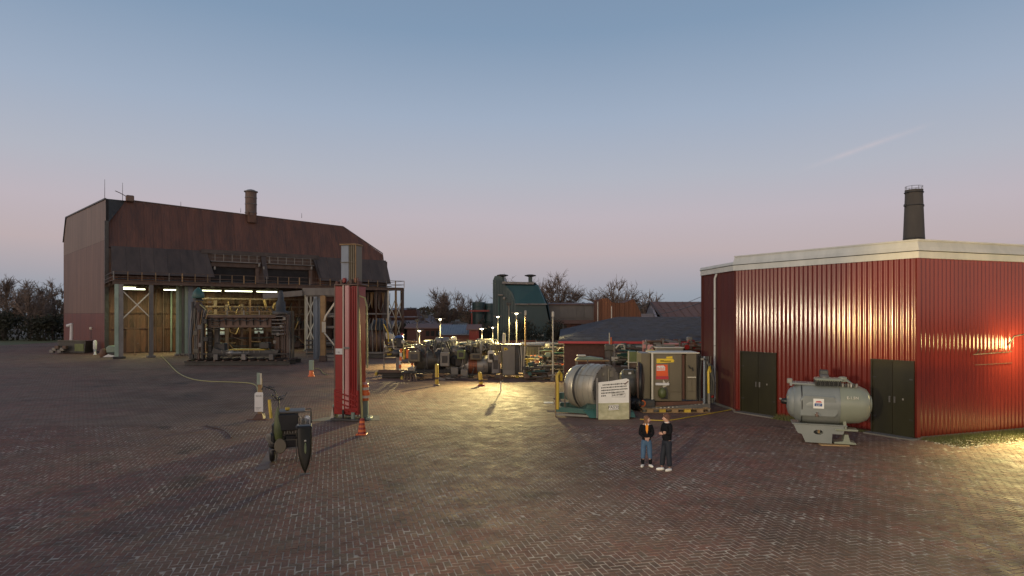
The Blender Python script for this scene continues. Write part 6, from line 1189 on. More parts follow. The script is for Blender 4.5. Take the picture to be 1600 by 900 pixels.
mk(bc, 'blue_cover', 'blue', lambda b: b.prism([(f5(615),0,z5(530)), (f5(619),0,z5(524.5)), (f5(627),0,z5(523.5)), (f5(630),0,z5(527)), (f5(629),0,z5(531)), (f5(620),0,z5(528))], (0,.6,0)), .03); mk(bc, 'red_cap', 'redp', lambda b: b.lathe((f5(628),.2,z5(524)), Zv, [(0,.13), (.1,.13), (.18,.05)], 12)); mk(bc, 'drum', 'dark', lambda b: b.cbox((f5(624.5),.2,z5(536)), (.55,.6,.85), .1)); mk(bc, 'side_rail', 'cream', lambda b: b.tube([(f5(614),-.1,z5(522)), (f5(614.5),-.1,z5(536)), (f5(616),-.1,z5(545))], .05, 6)); mk(bc, 'column', 'steel', lambda b: b.beam((f5(622),.2,0), (f5(622),.2,z5(543)), .35)); mk(bc, 'gloves', 'cream', lambda b: b.cbox((f5(630.5),-.2,z5(534)), (.25,.2,.35), .08)); mk(bc, 'arm', 'wood', lambda b: b.tube([(f5(632),0,z5(532)), (f5(642),0,z5(533.5)), (f5(652),0,z5(534))], .06, 6)); mk(bc, 'motor', 'dark', lambda b: b.lathe((f5(614),0,z5(552)), X, [(0,.2), (.1,.3), (.5,.3), (.6,.15)], 14))
# tall grey cabinet with yellow sticker on a pallet
gc = thing('grey_cabinet', at(800, 49.3), 'tall plain grey cabinet with a small yellow sticker on a timber pallet', 'cabinet', rz=R(6))
f6 = lambda px: (px-800)*.0493; z6 = lambda py: Z(py, 49.3)
mk(gc, 'body', 'cabgrey', lambda b: b.bb(f6(785), f6(805), 0, 1.2, z6(586), z6(540)), .015); mk(gc, 'dark_side', 'dark', lambda b: b.bb(f6(805.3), f6(810.5), .03, 1.2, z6(585), z6(540)), .01); mk(gc, 'rear_unit', 'cabgrey', lambda b: b.bb(f6(810.8), f6(817), .2, 1.2, z6(583), z6(541)), .01)
mk(gc, 'top_plate', 'steel', lambda b: b.cbox((f6(799),.6,z6(538.8)), (1.7,1.3,.08), .02)); mk(gc, 'kick_panel', 'cabgrey', lambda b: b.bb(f6(786), f6(804), -.02, -.002, z6(585), z6(578)), .005); mk(gc, 'door_leaf', 'cabgrey', lambda b: b.bb(f6(785.8), f6(804.3), -.02, -.002, z6(577), z6(541)), .005)
stk = mk(gc, 'yellow_sticker', 'labely', lambda b: b.prism([(f6(787.5),-.03,z6(547.5)), (f6(794),-.03,z6(546.5)), (f6(791.5),-.03,z6(543.2)), (f6(787.5),-.03,z6(543))], (0,.008,0))); mk(stk, 'mark', 'ink', lambda b: b.box((f6(790),-.033,z6(545.6)), (.12,.004,.06)))
mk(gc, 'vent_pipe', 'cream', lambda b: b.cyl((f6(789),.8,z6(540)), (f6(789),.8,z6(521)), .12, n=10)); 
for k in range(7): mk(gc, 'conduit', ('steel','dark','cream')[k % 3], lambda b: b.tube([(f6(812)+k*.06,.1,z6(583)), (f6(812)+k*.07,.0,z6(560-k)), (f6(810)+k*.1,.1,z6(541))], .035, 6))
gp_ = thing('pallet', at(800, 49.1), 'timber pallet under the tall grey cabinet', 'pallet')
for k in range(4): mk(gp_, 'block', 'wood' if k % 2 else 'yellow', lambda b: b.cbox((-.8+k*.6,0,.1), (.25,.3,.14), .01))
mk(gp_, 'board', 'wood', lambda b: b.cbox((.1,.5,.2), (2.6,1.4,.04), .01)); mk(gp_, 'runner', 'wood', lambda b: b.cbox((.2,0,.015), (3.0,.14,.03), .006))
# pale green ribbed tanks/boxes behind
for i, (px, D, w_, h0, h1, mt, lab) in enumerate(((765,54,16,562,536,'olive','ribbed olive transformer box left of the tall grey cabinet'), (707,56,14,556,536,'iron','grey-green box behind the turbine scroll case'), (672,58,18,545,534,'tan','tan lidded box over the left drum'), (836,55,26,556,541,'iron','low grey-green crate right of the grey cabinet'))):
    bx_ = thing('ribbed_box', at(px, D), lab, 'transformer box'); W_ = w_*D/1000; zt_ = Z(h1, D)
    mk(bx_, 'body', mt, lambda b: b.cbox((0,.5,zt_/2), (W_,1.0,zt_), .04)); 
    for k in range(6): mk(bx_, 'fin', mt, lambda b: b.box((-W_/2+(k+.5)*W_/6,-.08,zt_*.55), (.04,.14,zt_*.7)))
    mk(bx_, 'lid', 'cream' if i % 2 == 0 else 'steel', lambda b: b.cbox((0,.5,zt_+.06), (W_*1.08,1.1,.1), .03))
for px, py, D, r_, mt, lab in ((755.5,533.5,53,.22,'cream','pale round float tank left of the grey cabinet'), (856,540,54,.2,'cream','cream round drum on the pipe rack'), (897,548,50,.14,'cream','small cream ball tank above the pipe stacks'), (709,530,56,.24,'cream','cream cone hopper above the scroll case')):
    r = thing('small_drum', at(px, D), lab, 'drum'); mk(r, 'shell', mt, lambda b: b.lathe((-.2,0,Z(py,D)), X, [(0,r_*.7), (.08,r_), (.34,r_), (.42,r_*.7)], 16)); mk(r, 'stand', 'steel', lambda b: (b.beam((0,0,0), (0,0,Z(py,D)-r_), .12)))
# pipe stacks on racks, with red and orange lengths
def rack(name, pxa, pxb, D, ya, yb, lab, seed, cols, n, dep=2.2, cat='pipe rack'):
    rn = random.Random(seed); r = thing(name, at((pxa+pxb)/2, D), lab, cat); W_ = (pxb-pxa)*D/1000; z0, z1 = max(.15, Z(yb, D)), Z(ya, D)
    for sx2 in (-W_/2, W_/2, 0): mk(r, 'upright', 'steel', lambda b: b.beam((sx2,0,0), (sx2,0,z1+.1), .09)); 
    for k in range(3): mk(r, 'shelf', 'brownsteel', lambda b: b.cbox((0,dep*.3,z0+(z1-z0)*k/3), (W_,dep*.7,.06), .01))
    for k in range(int(n*1.9)):
        z = z0+(z1-z0)*rn.random(); a = rn.uniform(-W_/2, W_/2*.5); l = rn.uniform(.25, .6)*W_; y = rn.uniform(-.3, dep*.6); rr = rn.uniform(.03, .1)
        c = rn.choice(cols); kind = rn.random()
        if kind < .55: mk(r, 'pipe', c, lambda b: b.cyl((a,y,z), (min(a+l,W_/2+.3),y+rn.uniform(-.1,.1),z+rn.uniform(-.08,.08)), rr, n=8))
        elif kind < .8: mk(r, 'fitting', c, lambda b: b.cbox((a,y,z+.1), (rn.uniform(.15,.5),.25,rn.uniform(.15,.35)), .03))
        elif kind < .92: mk(r, 'valve', c, lambda b: (b.lathe((a,y-.1,z), (0,-1,0), [(0,rr), (.1,rr), (.1,rr*2), (.18,rr*2)], 10)))
        else: mk(r, 'bent_pipe', c, lambda b: b.tube([(a,y,z), (a+.2,y-.1,z+.25), (a+.5,y-.1,z+.25), (a+.6,y,z-.1)], rr*.6, 6))
    return r
mixc = ('steel','dark','iron','brownsteel','green','stain2','palegreen','cream','dark','iron')
rack('pipe_rack', 818, 848, 50, 556, 588, 'pipe rack with yellow and red lengths just right of the grey cabinet', 31, mixc+('orange','yellow'), 34)
rack('pipe_rack', 842, 884, 51, 544, 586, 'pipe rack stacked with dark pipes and one orange bundle', 32, mixc, 46)
rack('pipe_rack', 884, 918, 49, 548, 580, 'dark green pipe rack right behind the pale drum', 33, mixc+('green','green'), 34)
rack('pipe_rack', 932, 965, 46, 548, 580, 'open grey rack of bent tubes between the drum and the cabinets', 34, ('steel','dark','bluegrey','iron','cabgrey'), 36)
rack('pipe_rack', 648, 700, 54, 538, 556, 'rack of fittings over the left drum of the turbine set', 35, mixc+('tan','tan'), 30)
rack('pipe_rack', 700, 760, 54, 535, 556, 'rack of fittings over the scroll case', 36, mixc+('tan','cream'), 34)
rack('pipe_rack', 905, 935, 54, 545, 560, 'high rack of rusty and green pieces behind the pale drum', 37, mixc+('wood','brick'), 22)
rack('pipe_rack', 1010, 1062, 40, 533, 552, 'wire cage of rusty parts on top behind the tan cabinets, left one', 38, ('brownsteel','rustred','cabgrey','steel','pinkp'), 34)
rack('pipe_rack', 1062, 1098, 39.5, 533, 552, 'wire cage of red rusty parts behind the tan cabinets, right one', 39, ('brownsteel','rustred','redp','steel','rustred'), 30)
rack('pipe_rack', 600, 650, 55, 535, 560, 'rack of pale fittings behind the covered winch', 40, mixc+('tan','cream'), 26)
rack('pipe_rack', 820, 880, 47.6, 572, 590, 'low front rack of dark bars along the yard edge right of the grey cabinet', 41, ('dark','dark','iron','green','brownsteel','steel'), 40)
rack('pipe_rack', 805, 900, 57, 536, 556, 'far rack of cream and dark pieces right of the grey cabinet', 42, mixc+('cream','tan','white'), 50)
rack('pipe_rack', 960, 1008, 43, 540, 572, 'rack of grey parts left of the olive locker', 43, mixc, 34)
ob = thing('orange_pipe_bundle', at(862, 49.5), 'bundle of orange-red pipes lying across the pipe rack', 'pipes')
for k in range(7): mk(ob, 'pipe', 'orange' if k % 3 else 'redp', lambda b: b.cyl((-.9+.1*(k % 3),-.3+k*.08,Z(576-k*.8,49.5)), (1.1+.1*(k % 2),-.3+k*.08,Z(574-k*.8,49.5)), .06, n=8))
mk(ob, 'sling', 'dark', lambda b: b.torus((.2,0,Z(574,49.5)), X, .34, .03, 16, 5)); mk(ob, 'stand', 'dark', lambda b: (b.cbox((.1,0,Z(580,49.5)/2), (1.4,.6,Z(580,49.5)), .03)))
yv = thing('yellow_valve_stand', at(825, 48.6), 'yellow valve stand among the dark pipes right of the grey cabinet', 'valve stand'); mk(yv, 'stem', 'yellow', lambda b: b.cyl((0,0,0), (0,0,Z(562,48.6)), .13, n=10)); mk(yv, 'flange', 'yellow', lambda b: b.cbox((.1,0,Z(561,48.6)), (.7,.3,.12), .03)); mk(yv, 'flange', 'yellow', lambda b: b.cbox((0,0,Z(577,48.6)), (.4,.4,.1), .03))
# low dark bits along the front edge of the yard
rn = random.Random(77)
for i, (px, D, lab) in enumerate(((836, 47.5, 'heap of dark pipe fittings below the yellow valve stand'), (872, 47, 'heap of dark castings left of the yellow hoop'), (760, 47.5, 'heap of scrap bars left of the grey cabinet pallet'), (700, 47.5, 'heap of flat bars and timber under the scroll case'), (665, 47.6, 'heap of dark bars under the left drum'))):
    r = thing('scrap_heap', at(px, D), lab, 'scrap')
    for k in range(14): 
        a = rn.uniform(-1.0, 1.0); y = rn.uniform(-.3,.6); z = .05+rn.random()*.35; gg = rn.uniform(-.4,.4); l = rn.uniform(.3,.9)
        mk(r, 'bar', rn.choice(('dark','dark','brownsteel','iron','wood','steel')), lambda b: b.beam((a,y,z), (a+l*math.cos(gg),y+l*math.sin(gg),max(.04,z+rn.uniform(-.1,.1))), rn.uniform(.05,.16), rn.uniform(.05,.14)))
# platforms / hardware seen above the drum
tb2 = thing('work_table', at(925, 42), 'cluttered pale work table behind the pale drum', 'table'); w2 = 2.3
mk(tb2, 'top', 'wood', lambda b: b.cbox((0,0,Z(563,42)), (w2*.95,.9,.08), .02))
for xx in (-1, 1):
    for yy in (-.35,.35): mk(tb2, 'leg', 'steel', lambda b: b.beam((xx,yy,0), (xx,yy,Z(564,42)), .07))
tc_ = thing('folded_tarp', at(920, 41.9, Z(561.7,42)), 'folded green and cream tarpaulin on the work table', 'tarpaulin'); mk(tc_, 'fold', 'palegreen', lambda b: b.prism([(-.9,-.3,.0), (.8,-.3,.0), (.95,-.3,.1), (.1,-.3,.22), (-.7,-.3,.16)], (0,.6,0)), .03); mk(tc_, 'fold', 'cream', lambda b: b.cbox((-.5,-.1,.27), (.6,.4,.1), .04))
bo2 = thing('bench_drill', at(955, 44), 'grey bench drill with an orange-tipped rod on a stand, above the bent tube rack', 'drill'); mk(bo2, 'stand', 'iron', lambda b: b.beam((0,0,0), (0,0,Z(548,44)), .12)); mk(bo2, 'head', 'iron', lambda b: b.cbox((0,0,Z(543,44)), (.9,.4,.42), .06)); mk(bo2, 'rod', 'orange', lambda b: b.cyl((0,0,Z(539,44)), (0,0,Z(527,44)), .05, n=8)); mk(bo2, 'rod', 'cream', lambda b: b.cyl((-.12,0,Z(539,44)), (-.12,0,Z(520,44)), .035, n=8))
lt = thing('olive_locker', at(988, 39), 'olive locker with shelves left of the tan cabinets', 'locker'); mk(lt, 'upper_box', 'olive', lambda b: b.cbox((0,0,Z(557,39)), (.5,.6,.62), .02)); mk(lt, 'lower_box', 'olive', lambda b: b.cbox((0,0,Z(584,39)/1), (.5,.6,.5), .02)); mk(lt, 'shelf', 'cream', lambda b: b.box((0,-.05,Z(565.5,39)), (.6,.7,.06))); mk(lt, 'box', 'brownsteel', lambda b: b.box((0,.05,Z(570,39)), (.45,.5,.3)))
for xx in (-.28,.28): mk(lt, 'frame_post', 'cream', lambda b: b.beam((xx,-.3,0), (xx,-.3,Z(548,39)), .05))
yb_ = thing('yellow_machine_top', at(1017, 38.5), 'small yellow and white machine top showing over the tan cabinet', 'machine'); mk(yb_, 'hood', 'yellow', lambda b: b.cbox((0,0,Z(549,38.5)), (.4,.5,.2), .04)); mk(yb_, 'stand', 'steel', lambda b: b.cbox((0,0,1.2), (.3,.4,2.3), .03)); mk(yb_, 'duct', 'cabgrey', lambda b: b.cbox((1.1,0,Z(548,38.5)), (1.6,.5,.4), .05)); mk(yb_, 'duct_lid', 'cream', lambda b: b.cbox((1.1,0,Z(543,38.5)), (1.7,.6,.06), .02))
# mesh cage panels (wire) behind cabinets
cg = thing('wire_fence_panel', at(1055, 40.5), 'rusty wire mesh fence behind the tan cabinets', 'fence')
for k in range(19): mk(cg, 'wire', 'brownsteel', lambda b: b.beam((-2+k*.22,0,1.2), (-2+k*.22,0,Z(533,40.5)), .018))
for k in range(6): mk(cg, 'wire', 'brownsteel', lambda b: b.beam((-2,0,Z(533+k*4,40.5)), (1.96,0,Z(533+k*4,40.5)), .02))
for xx in (-2.03, 1.99): mk(cg, 'post', 'pinkp', lambda b: b.beam((xx,0,0), (xx,0,Z(532,40.5)), .08))
# bollards
def bollard(px, py, h, w_, lab, lean=0, foot=None):
    r = thing('yellow_bollard', P(px, py), lab, 'bollard', 'yellow bollards along the machinery yard'); k = mk(r, 'post', 'yellow', lambda b: b.lathe((0,0,.02), (lean,0,1), [(0,w_), (h-.1,w_), (h-.03,w_*.7), (h,w_*.3)], 14))
    mk(r, 'foot', foot or 'brownsteel', lambda b: b.lathe((0,0,0), Zv, [(0,w_*1.9), (.08,w_*1.8), (.12,w_*1.2)], 12)); mk(r, 'worn_band', 'brownsteel', lambda b: b.lathe((lean*h*.3,0,h*.3), (lean,0,1), [(0,w_*1.02), (.15,w_*1.02)], 14)); return r
bollard(682.5, 603, 1.5, .12, 'upright yellow bollard left of centre in front of the turbine set')
bollard(752, 603, .95, .13, 'short yellow bollard with a red foot, leaning, in front of the turbine set', -.12, 'redp')
bollard(870, 624, 1.35, .10, 'yellow bollard standing close against the green drum skid')
ps = thing('parking_post', P(782.5, 612), 'thin leaning post with a pale weathered head in front of the grey cabinet', 'post'); mk(ps, 'pole', 'brownsteel', lambda b: b.cyl((0,0,0), (-.06,.1,2.3), .03, n=8)); mk(ps, 'head', 'tan', lambda b: b.cbox((-.06,.08,2.15), (.22,.14,.75), .05)); mk(ps, 'lower_tag', 'cream', lambda b: b.cbox((0,-.03,.35), (.07,.04,.6), .01))
# ---- lamp posts
def lamp(px, ytop, D, lab, e, head=1, pole='steel', r=.06, arm=(.0,), lit=True, aim=None):
    zt_ = Z(ytop, D); q = thing('lamp_post', at(px, D), lab, 'lamp post', 'lamp posts in the machinery yard')
    mk(q, 'pole', pole, lambda b: b.cyl((0,0,0), (0,0,zt_), r*1.2, r*.8, 10)); mk(q, 'foot', 'concrete', lambda b: b.cyl((0,0,0), (0,0,.25), r*3, n=10))
    if lit:
        mk(q, 'head', 'steel', lambda b: b.cbox((0,-.12,zt_+.07), (.85,.36,.07), .02)); mk(q, 'glass', 'lamp', lambda b: b.lathe((0,-.14,zt_+.03), (0,0,-1), [(0,.15*head), (.06,.13*head), (.1,.05*head)], 12))
        glow('lamp_glow', (0,-.5,zt_-.05), q, e*2.8, .12, LAMP, 'SPOT', (0,-.45,-1), 138, .5)
    else: mk(q, 'head', 'cream', lambda b: b.cbox((.0,0,zt_-.1), (.18,.2,.42), .05))
    return q
lamp(807, 490, 53, 'tall lit lamp post in front of the teal building', 1500, .9)
lamp(778, 495, 60, 'lit lamp post standing behind the olive box, left of the tallest lit one', 700, .8)
lamp(770, 512, 66, 'lit lamp with a flat wide head between the yellow glowing lamp and the next pole', 500, .7)
lamp(753, 514, 64, 'lowest and yellowest glowing lamp of the yard cluster', 1000, 1.3, 'steel')
lamp(688, 499, 58, 'lit lamp on a white pole left of the red kiosk', 1100, .8)
lamp(655.5, 517, 62, 'lit lamp farthest left, behind the blue covered winch', 900, .9, 'steel')
lamp(821, 487, 52, 'unlit lamp pole, rusty below, just right of the tall lit one', 0, pole='wood', lit=False)
lamp(864, 489, 47, 'unlit pale pole rising from the pipe racks', 0, pole='cream', lit=False)
for px, yt, D, lab in ((934, 472, 70, 'pale pole left in front of the rusted jagged shed'), (955.5, 479, 68, 'pale pole right in front of the rusted jagged shed'), (882, 527, 47, 'small white pipe standing near the left end of the slate roof')):
    q = thing('pole', at(px, D), lab, 'pole'); zt_ = Z(yt, D); mk(q, 'shaft', 'cream', lambda b: b.cyl((0,0,0), (0,0,zt_), .05, n=8)); mk(q, 'cap', 'steel', lambda b: b.cyl((0,0,zt_), (0,0,zt_+.08), .08, n=8))
# working floodlights low in the yard that throw the pool of light over the paving
fl = thing('work_floodlight', at(795, 52.5), 'work floodlight on a stand behind the grey cabinet, shining towards the open paving', 'floodlight')
mk(fl, 'stand', 'steel', lambda b: b.cyl((0,0,0), (0,0,5.6), .05, n=8)); mk(fl, 'housing', 'dark', lambda b: b.cbox((0,-.1,5.72), (.4,.18,.24), .03))
glow('flood_glow', (0,-.35,5.6), fl, 17000, .1, LAMP, 'SPOT', Vector((-3.6,38,0))-at(795, 52.5, 5.6), 46, .9)
fl2 = thing('work_floodlight', at(652, 60), 'work floodlight on a stand left of the yard, shining past the beam bundle', 'floodlight')
mk(fl2, 'stand', 'steel', lambda b: b.cyl((0,0,0), (0,0,4.2), .05, n=8)); mk(fl2, 'housing', 'dark', lambda b: b.cbox((0,-.1,4.3), (.4,.18,.24), .03)); glow('flood_glow', (0,-.3,4.2), fl2, 3000, .1, LAMP, 'SPOT', Vector((-9,42,0))-at(652, 60, 4.2), 45, .7)
# floodlight mast beside the camera that lights the red wall, boiler and people
fm = thing('floodlight_mast', (-5.0, -1.0, 0), 'floodlight mast on the open paving, lighting the red wall and the grey boiler', 'floodlight', rz=-math.atan2(20, 26.5)-R(3.5))
mk(fm, 'pole', 'steel', lambda b: b.cyl((0,0,0), (0,0,3.9), .06, n=10)); mk(fm, 'housing', 'dark', lambda b: b.cbox((0,.0,4.05), (.5,.25,.3), .04)); mk(fm, 'glass', 'lamp', lambda b: b.box((0,.135,4.05), (.42,.01,.22)))
mk(fm, 'added_cutoff_plate', 'dark', lambda b: b.bb(-.5, .5, .2, 1.1, 3.995, 4.0215)); mk(fm, 'bracket', 'steel', lambda b: b.bb(-.05, .05, .0, .6, 3.95, 3.994))  # unseen plate added to cut the wall beam off level above the doors
glow('flood_glow', (0,.3,4.05), fm, 24000, .008, (1,.66,.20), 'SPOT', (0,1,.012), 17, .7)
glow('added_wash_glow', (.0,.3,4.6), fm, 10500, .4, (1,.87,.60), 'SPOT', (-.12,1,-.15), 62, .9); mk(fm, 'added_wash_housing', 'dark', lambda b: b.cbox((0,.0,4.6), (.4,.25,.3), .04))  # second light and housing added to brighten people, panel and paving
# ============================================================ things at the foot of the hall
hx1 = at(112, 79); bx1 = thing('dark_skip', hx1, 'dark open skip of scrap at the foot of the hall gable', 'skip')
fa = lambda px: (px-112)*.079
mk(bx1, 'tub', 'dark', lambda b: b.prism([(fa(91),0,.1), (fa(132),0,.1), (fa(134),0,1.55), (fa(90),0,1.6)], (0,1.6,0))); mk(bx1, 'lip', 'iron', lambda b: b.beam((fa(90),-.05,1.6), (fa(134),-.05,1.56), .12)); mk(bx1, 'door_leaf', 'olive', lambda b: b.bb(fa(117), fa(131), -.06, -.003, .3, 1.2))
for k in range(6): mk(bx1, 'scrap', ('steel','cabgrey','brownsteel')[k % 3], lambda b: b.cbox((fa(86+k*4),-.5,.3+.25*(k % 3)), (.5,.4,.4), .05))
wp1 = thing('white_standpipe', at(111, 84), 'white elbow vent pipe against the hall gable behind the skip', 'pipe'); mk(wp1, 'riser', 'white', lambda b: b.cyl((0,0,0), (.1,0,3.6), .2, n=10)); mk(wp1, 'elbow', 'white', lambda b: b.cyl((.2,0,3.5), (-.5,0,3.3), .22, n=10))
wl1 = thing('gable_lamp', at(142, 81.8, Z(513,82)), 'small pale lamp fixed low on the hall gable', 'lamp'); mk(wl1, 'shade', 'cream', lambda b: b.cbox((0,0,0), (.35,.25,.35), .06)); mk(wl1, 'cable', 'dark', lambda b: b.beam((0,.05,-.18), (0,.05,-1.4), .04))
hy = thing('white_hydrant', at(148.5, 77), 'slim white and blue hydrant in front of the hall gable', 'hydrant'); mk(hy, 'body', 'white', lambda b: b.lathe((0,0,0), Zv, [(0,.2), (.1,.12), (.6,.12), (.7,.2), (1.6,.2), (1.75,.1)], 12)); mk(hy, 'collar', 'bluegrey', lambda b: b.cyl((0,0,.4), (0,0,.65), .15, n=12))
tp = thing('tarp_heap', at(174, 72), 'heap under a pale turquoise tarpaulin beside the first canopy column', 'tarpaulin heap'); mk(tp, 'tarp', 'palegreen', lambda b: b.prism([(-.6,0,.5), (.5,0,.55), (.55,0,1.15), (-.3,0,1.35), (-.65,0,1.1)], (0,.8,0)), .08); mk(tp, 'white_sheet', 'white', lambda b: b.prism([(-.9,-.2,.03), (.5,-.2,.03), (.5,-.2,.2), (-.3,-.2,.35)], (0,.6,0)), .03); mk(tp, 'sack', 'rustorange', lambda b: b.lathe((-1.0,.2,0), Zv, [(0,.35), (.4,.45), (.9,.3), (1.0,.1)], 12)); mk(tp, 'sack', 'dark', lambda b: b.cbox((0,.2,.35), (.9,.6,.4), .1))
# ============================================================ grass at the red building's foot
rn = random.Random(4); b = MB()
def blades(n, p0, p1, wid, hh):
    for i in range(n):
        t = rn.random(); p_ = p0.lerp(p1, t); o_ = rn.random()**1.5*wid; d_ = (p1-p0).normalized(); q = p_+Vector((d_.y,-d_.x,0))*(o_+.08)
        h_ = hh*rn.uniform(.4, 1.3)*(1-.5*o_/wid); a = rn.random()*6.28; s_ = .012
        q2 = q+Vector((rn.gauss(0,.05), rn.gauss(0,.05), h_)); b.add([q+Vector((math.cos(a),math.sin(a),0))*s_, q-Vector((math.cos(a),math.sin(a),0))*s_, q2], [(0,1,2)])
blades(14000, C_+dE*.1, E_, 1.5, .13); dBC = (C_-B_).normalized(); blades(1500, B_+dBC*2.5, B_+dBC*5, .45, .25); blades(800, B_+dBC*5, B_+dBC*6.8, .2, .12)
tag(b.build('grass', M['grass']), 'rough grass growing along the foot of the red building', 'grass', kind='stuff')
rn = random.Random(8); b = MB()
for i in range(700):
    t = rn.random(); q = C_+dE*(t*7.5)+Vector((dE.y,-dE.x,0))*(.3+rn.random()*1.5); s_ = rn.uniform(.012,.045); b.box(q+Zv*s_*.3, (s_*2,s_*1.4,s_), rz=rn.random()*3)
tag(b.build('gravel', M['cream']), 'scatter of pale pebbles at the foot of the red building', 'gravel', kind='stuff')
# ============================================================ PEOPLE
def skinned(name, pts, edges, radii, mat, parent, sub=2, root=0):
    me = bpy.data.meshes.new(name); me.from_pydata(pts, edges, []); o = bpy.data.objects.new(name, me); C.objects.link(o); o.parent = parent
    m = o.modifiers.new('skin', 'SKIN'); m.use_smooth_shade = True
    me.materials.append(mat)
    for i, r in enumerate(radii):
        sv = me.skin_vertices[0].data[i]; sv.radius = r if isinstance(r, tuple) else (r, r); sv.use_root = (i == root)
    s_ = o.modifiers.new('sub', 'SUBSURF'); s_.levels = sub; s_.render_levels = sub
    return o
def person(loc, h, yaw, look, label, jacket, trousers, hair, female, arms, feet, cuffs=None):
    """feet: two (x,y,toe_angle); local frame: +y is where the person faces"""
    r = thing('person', loc, label, 'person', rz=yaw); k = h/1.75
    V = lambda x, y, z: (x*k, y*k, z*k); hip = .085 if not female else .09; sh_ = .185 if not female else .165
    (lx, ly, la), (rx, ry, ra) = feet
    # continuous body: legs, trunk, arms, neck, head
    hd = Vector((math.sin(look)*.03, math.cos(look)*.035, 0))
    pts = [V(0,0,.95), V(0,.0,1.12), V(0,.0,1.32), V(0,-.01,1.44), V(0,.0,1.52), V(hd.x,hd.y,1.60), V(hd.x,hd.y,1.69)]
    ed = [(0,1),(1,2),(2,3),(3,4),(4,5),(5,6)]; rad = [(.09*k,.08*k), (.09*k,.08*k), (.10*k,.08*k), (.07*k,.06*k), .05*k, (.078*k,.092*k), (.07*k,.082*k)]
    def limb(start, chain):
        p = start
        for q, rr in chain: pts.append(V(*q)); rad.append(rr*k); ed.append((p, len(pts)-1)); p = len(pts)-1
    for sx3, fx3, fy3 in ((-1, lx, ly), (1, rx, ry)): limb(0, [((sx3*hip,0,.86), .085), (((sx3*hip+fx3)/2, fy3/2+.015, .50), .058), ((fx3, fy3, .10), .042)])
    for sx3, el, wr in ((-1, arms[0], arms[1]), (1, arms[2], arms[3])): limb(3, [((sx3*sh_,-.01,1.41), .055), (el, .042), (wr, .028)])
    skinned('body', pts, ed, rad, M['skin'], r)
    # trousers
    p = [V(0,0,1.0), V(0,0,.93)]; e = [(0,1)]; rd = [(.15*k,.14*k), (.155*k,.145*k)]
    for sx3, fx3, fy3 in ((-1, lx, ly), (1, rx, ry)):
        b0 = 1
        for q, rr in (((sx3*(hip+.005),0,.80), .108), (((sx3*hip+fx3)/2, fy3/2+.015, .48), .090), ((fx3, fy3-.005, .12 if not cuffs else .26), .082 if not female else .076)):
            p.append(V(*q)); rd.append(rr*k); e.append((b0, len(p)-1)); b0 = len(p)-1
    skinned('trousers', p, e, rd, M[trousers], r)
    if cuffs:
        for fx3, fy3 in ((lx,ly), (rx,ry)): skinned('boot_shaft', [V(fx3,fy3,.30), V(fx3,fy3,.18), V(fx3,fy3,.07)], [(0,1),(1,2)], [.070*k,.066*k,.058*k], M[cuffs], r)
    # jacket / jumper
    top = [V(0,0,.80 if female else .87), V(0,0,1.08), V(0,.0,1.30), V(0,-.01,1.43), V(0,-.005,1.475)]; e = [(0,1),(1,2),(2,3),(3,4)]; rd = [(.175*k,.135*k) if female else (.165*k,.16*k), (.16*k,.15*k), (.175*k,.145*k), (.13*k,.09*k), (.062*k,.06*k)]
    for sx3, el, wr in ((-1, arms[0], arms[1]), (1, arms[2], arms[3])):
        b0 = 3
        w2_ = tuple(Vector(el).lerp(Vector(wr), .98))
        for q, rr in (((sx3*sh_,-.01,1.40), .072), (el, .060), (w2_, .045)): top.append(V(*q)); rd.append(rr*k); e.append((b0, len(top)-1)); b0 = len(top)-1
    skinned('jacket' if female else 'jumper', top, e, rd, M[jacket], r)
    if female:
        mk(r, 'shirt', 'shirt', lambda b: b.prism([V(-.045,.118,1.47), V(.045,.118,1.47), V(.04,.138,1.28), V(.0,.150,1.16), V(-.035,.138,1.28)], V(0,.012,0)))
        mk(r, 'collar', 'white', lambda b: [b.prism([V(s_*.02,.085,1.50), V(s_*.07,.085,1.50), V(s_*.055,.135,1.44)], V(0,.02,0)) for s_ in (-1,)]); mk(r, 'collar', 'white', lambda b: b.prism([V(.02,.085,1.50), V(.07,.085,1.50), V(.055,.135,1.44)], V(0,.02,0)))
    else: mk(r, 'collar', 'white', lambda b: b.torus(V(0,.0,1.50), (0,.15,1), .062*k, .014*k, 18, 6))
    # head details, turned by look
    fd = Vector((math.sin(look), math.cos(look), 0)); sd = Vector((fd.y, -fd.x, 0)); hc_ = Vector(V(hd.x, hd.y, 1.64))
    def hb(name, mt, off, rad_, sc=(1,1,1), par=r, n=12):
        c = hc_+fd*off[1]*k+sd*off[0]*k+Zv*off[2]*k; m = MB(); m.lathe(Vector((0,0,-rad_)), Zv, [(rad_*(1-math.cos(math.pi*i/8)), max(.0005, rad_*math.sin(math.pi*i/8))) for i in range(9)], n, caps=False)
        m.v = [tuple(c+(fd*(y*sc[1])+sd*(x*sc[0])+Zv*(z*sc[2]))*k) for x, y, z in m.v]; return m.build(name, M[mt], par)
    hb('face', 'skin', (0,.022,-.02), .082, (.86,.95,1.25)); hb('nose', 'skin', (0,.108,-.02), .014, (.9,1.2,1.6))
    for s_ in (-1,1): hb('eye', 'ink', (s_*.03,.093,.01), .009, (1.3,.6,.8)); hb('ear', 'skin', (s_*.074,.0,-.01), .022, (.4,.8,1.3))
    hb('mouth', 'labelr', (0,.092,-.062), .014, (1.5,.4,.35))
    rn = random.Random(int(h*100)); 
    hb('hair', hair, (0,-.026,.046), .102 if female else .116, (.94,1.0,.90), n=18)
    hm = MB()
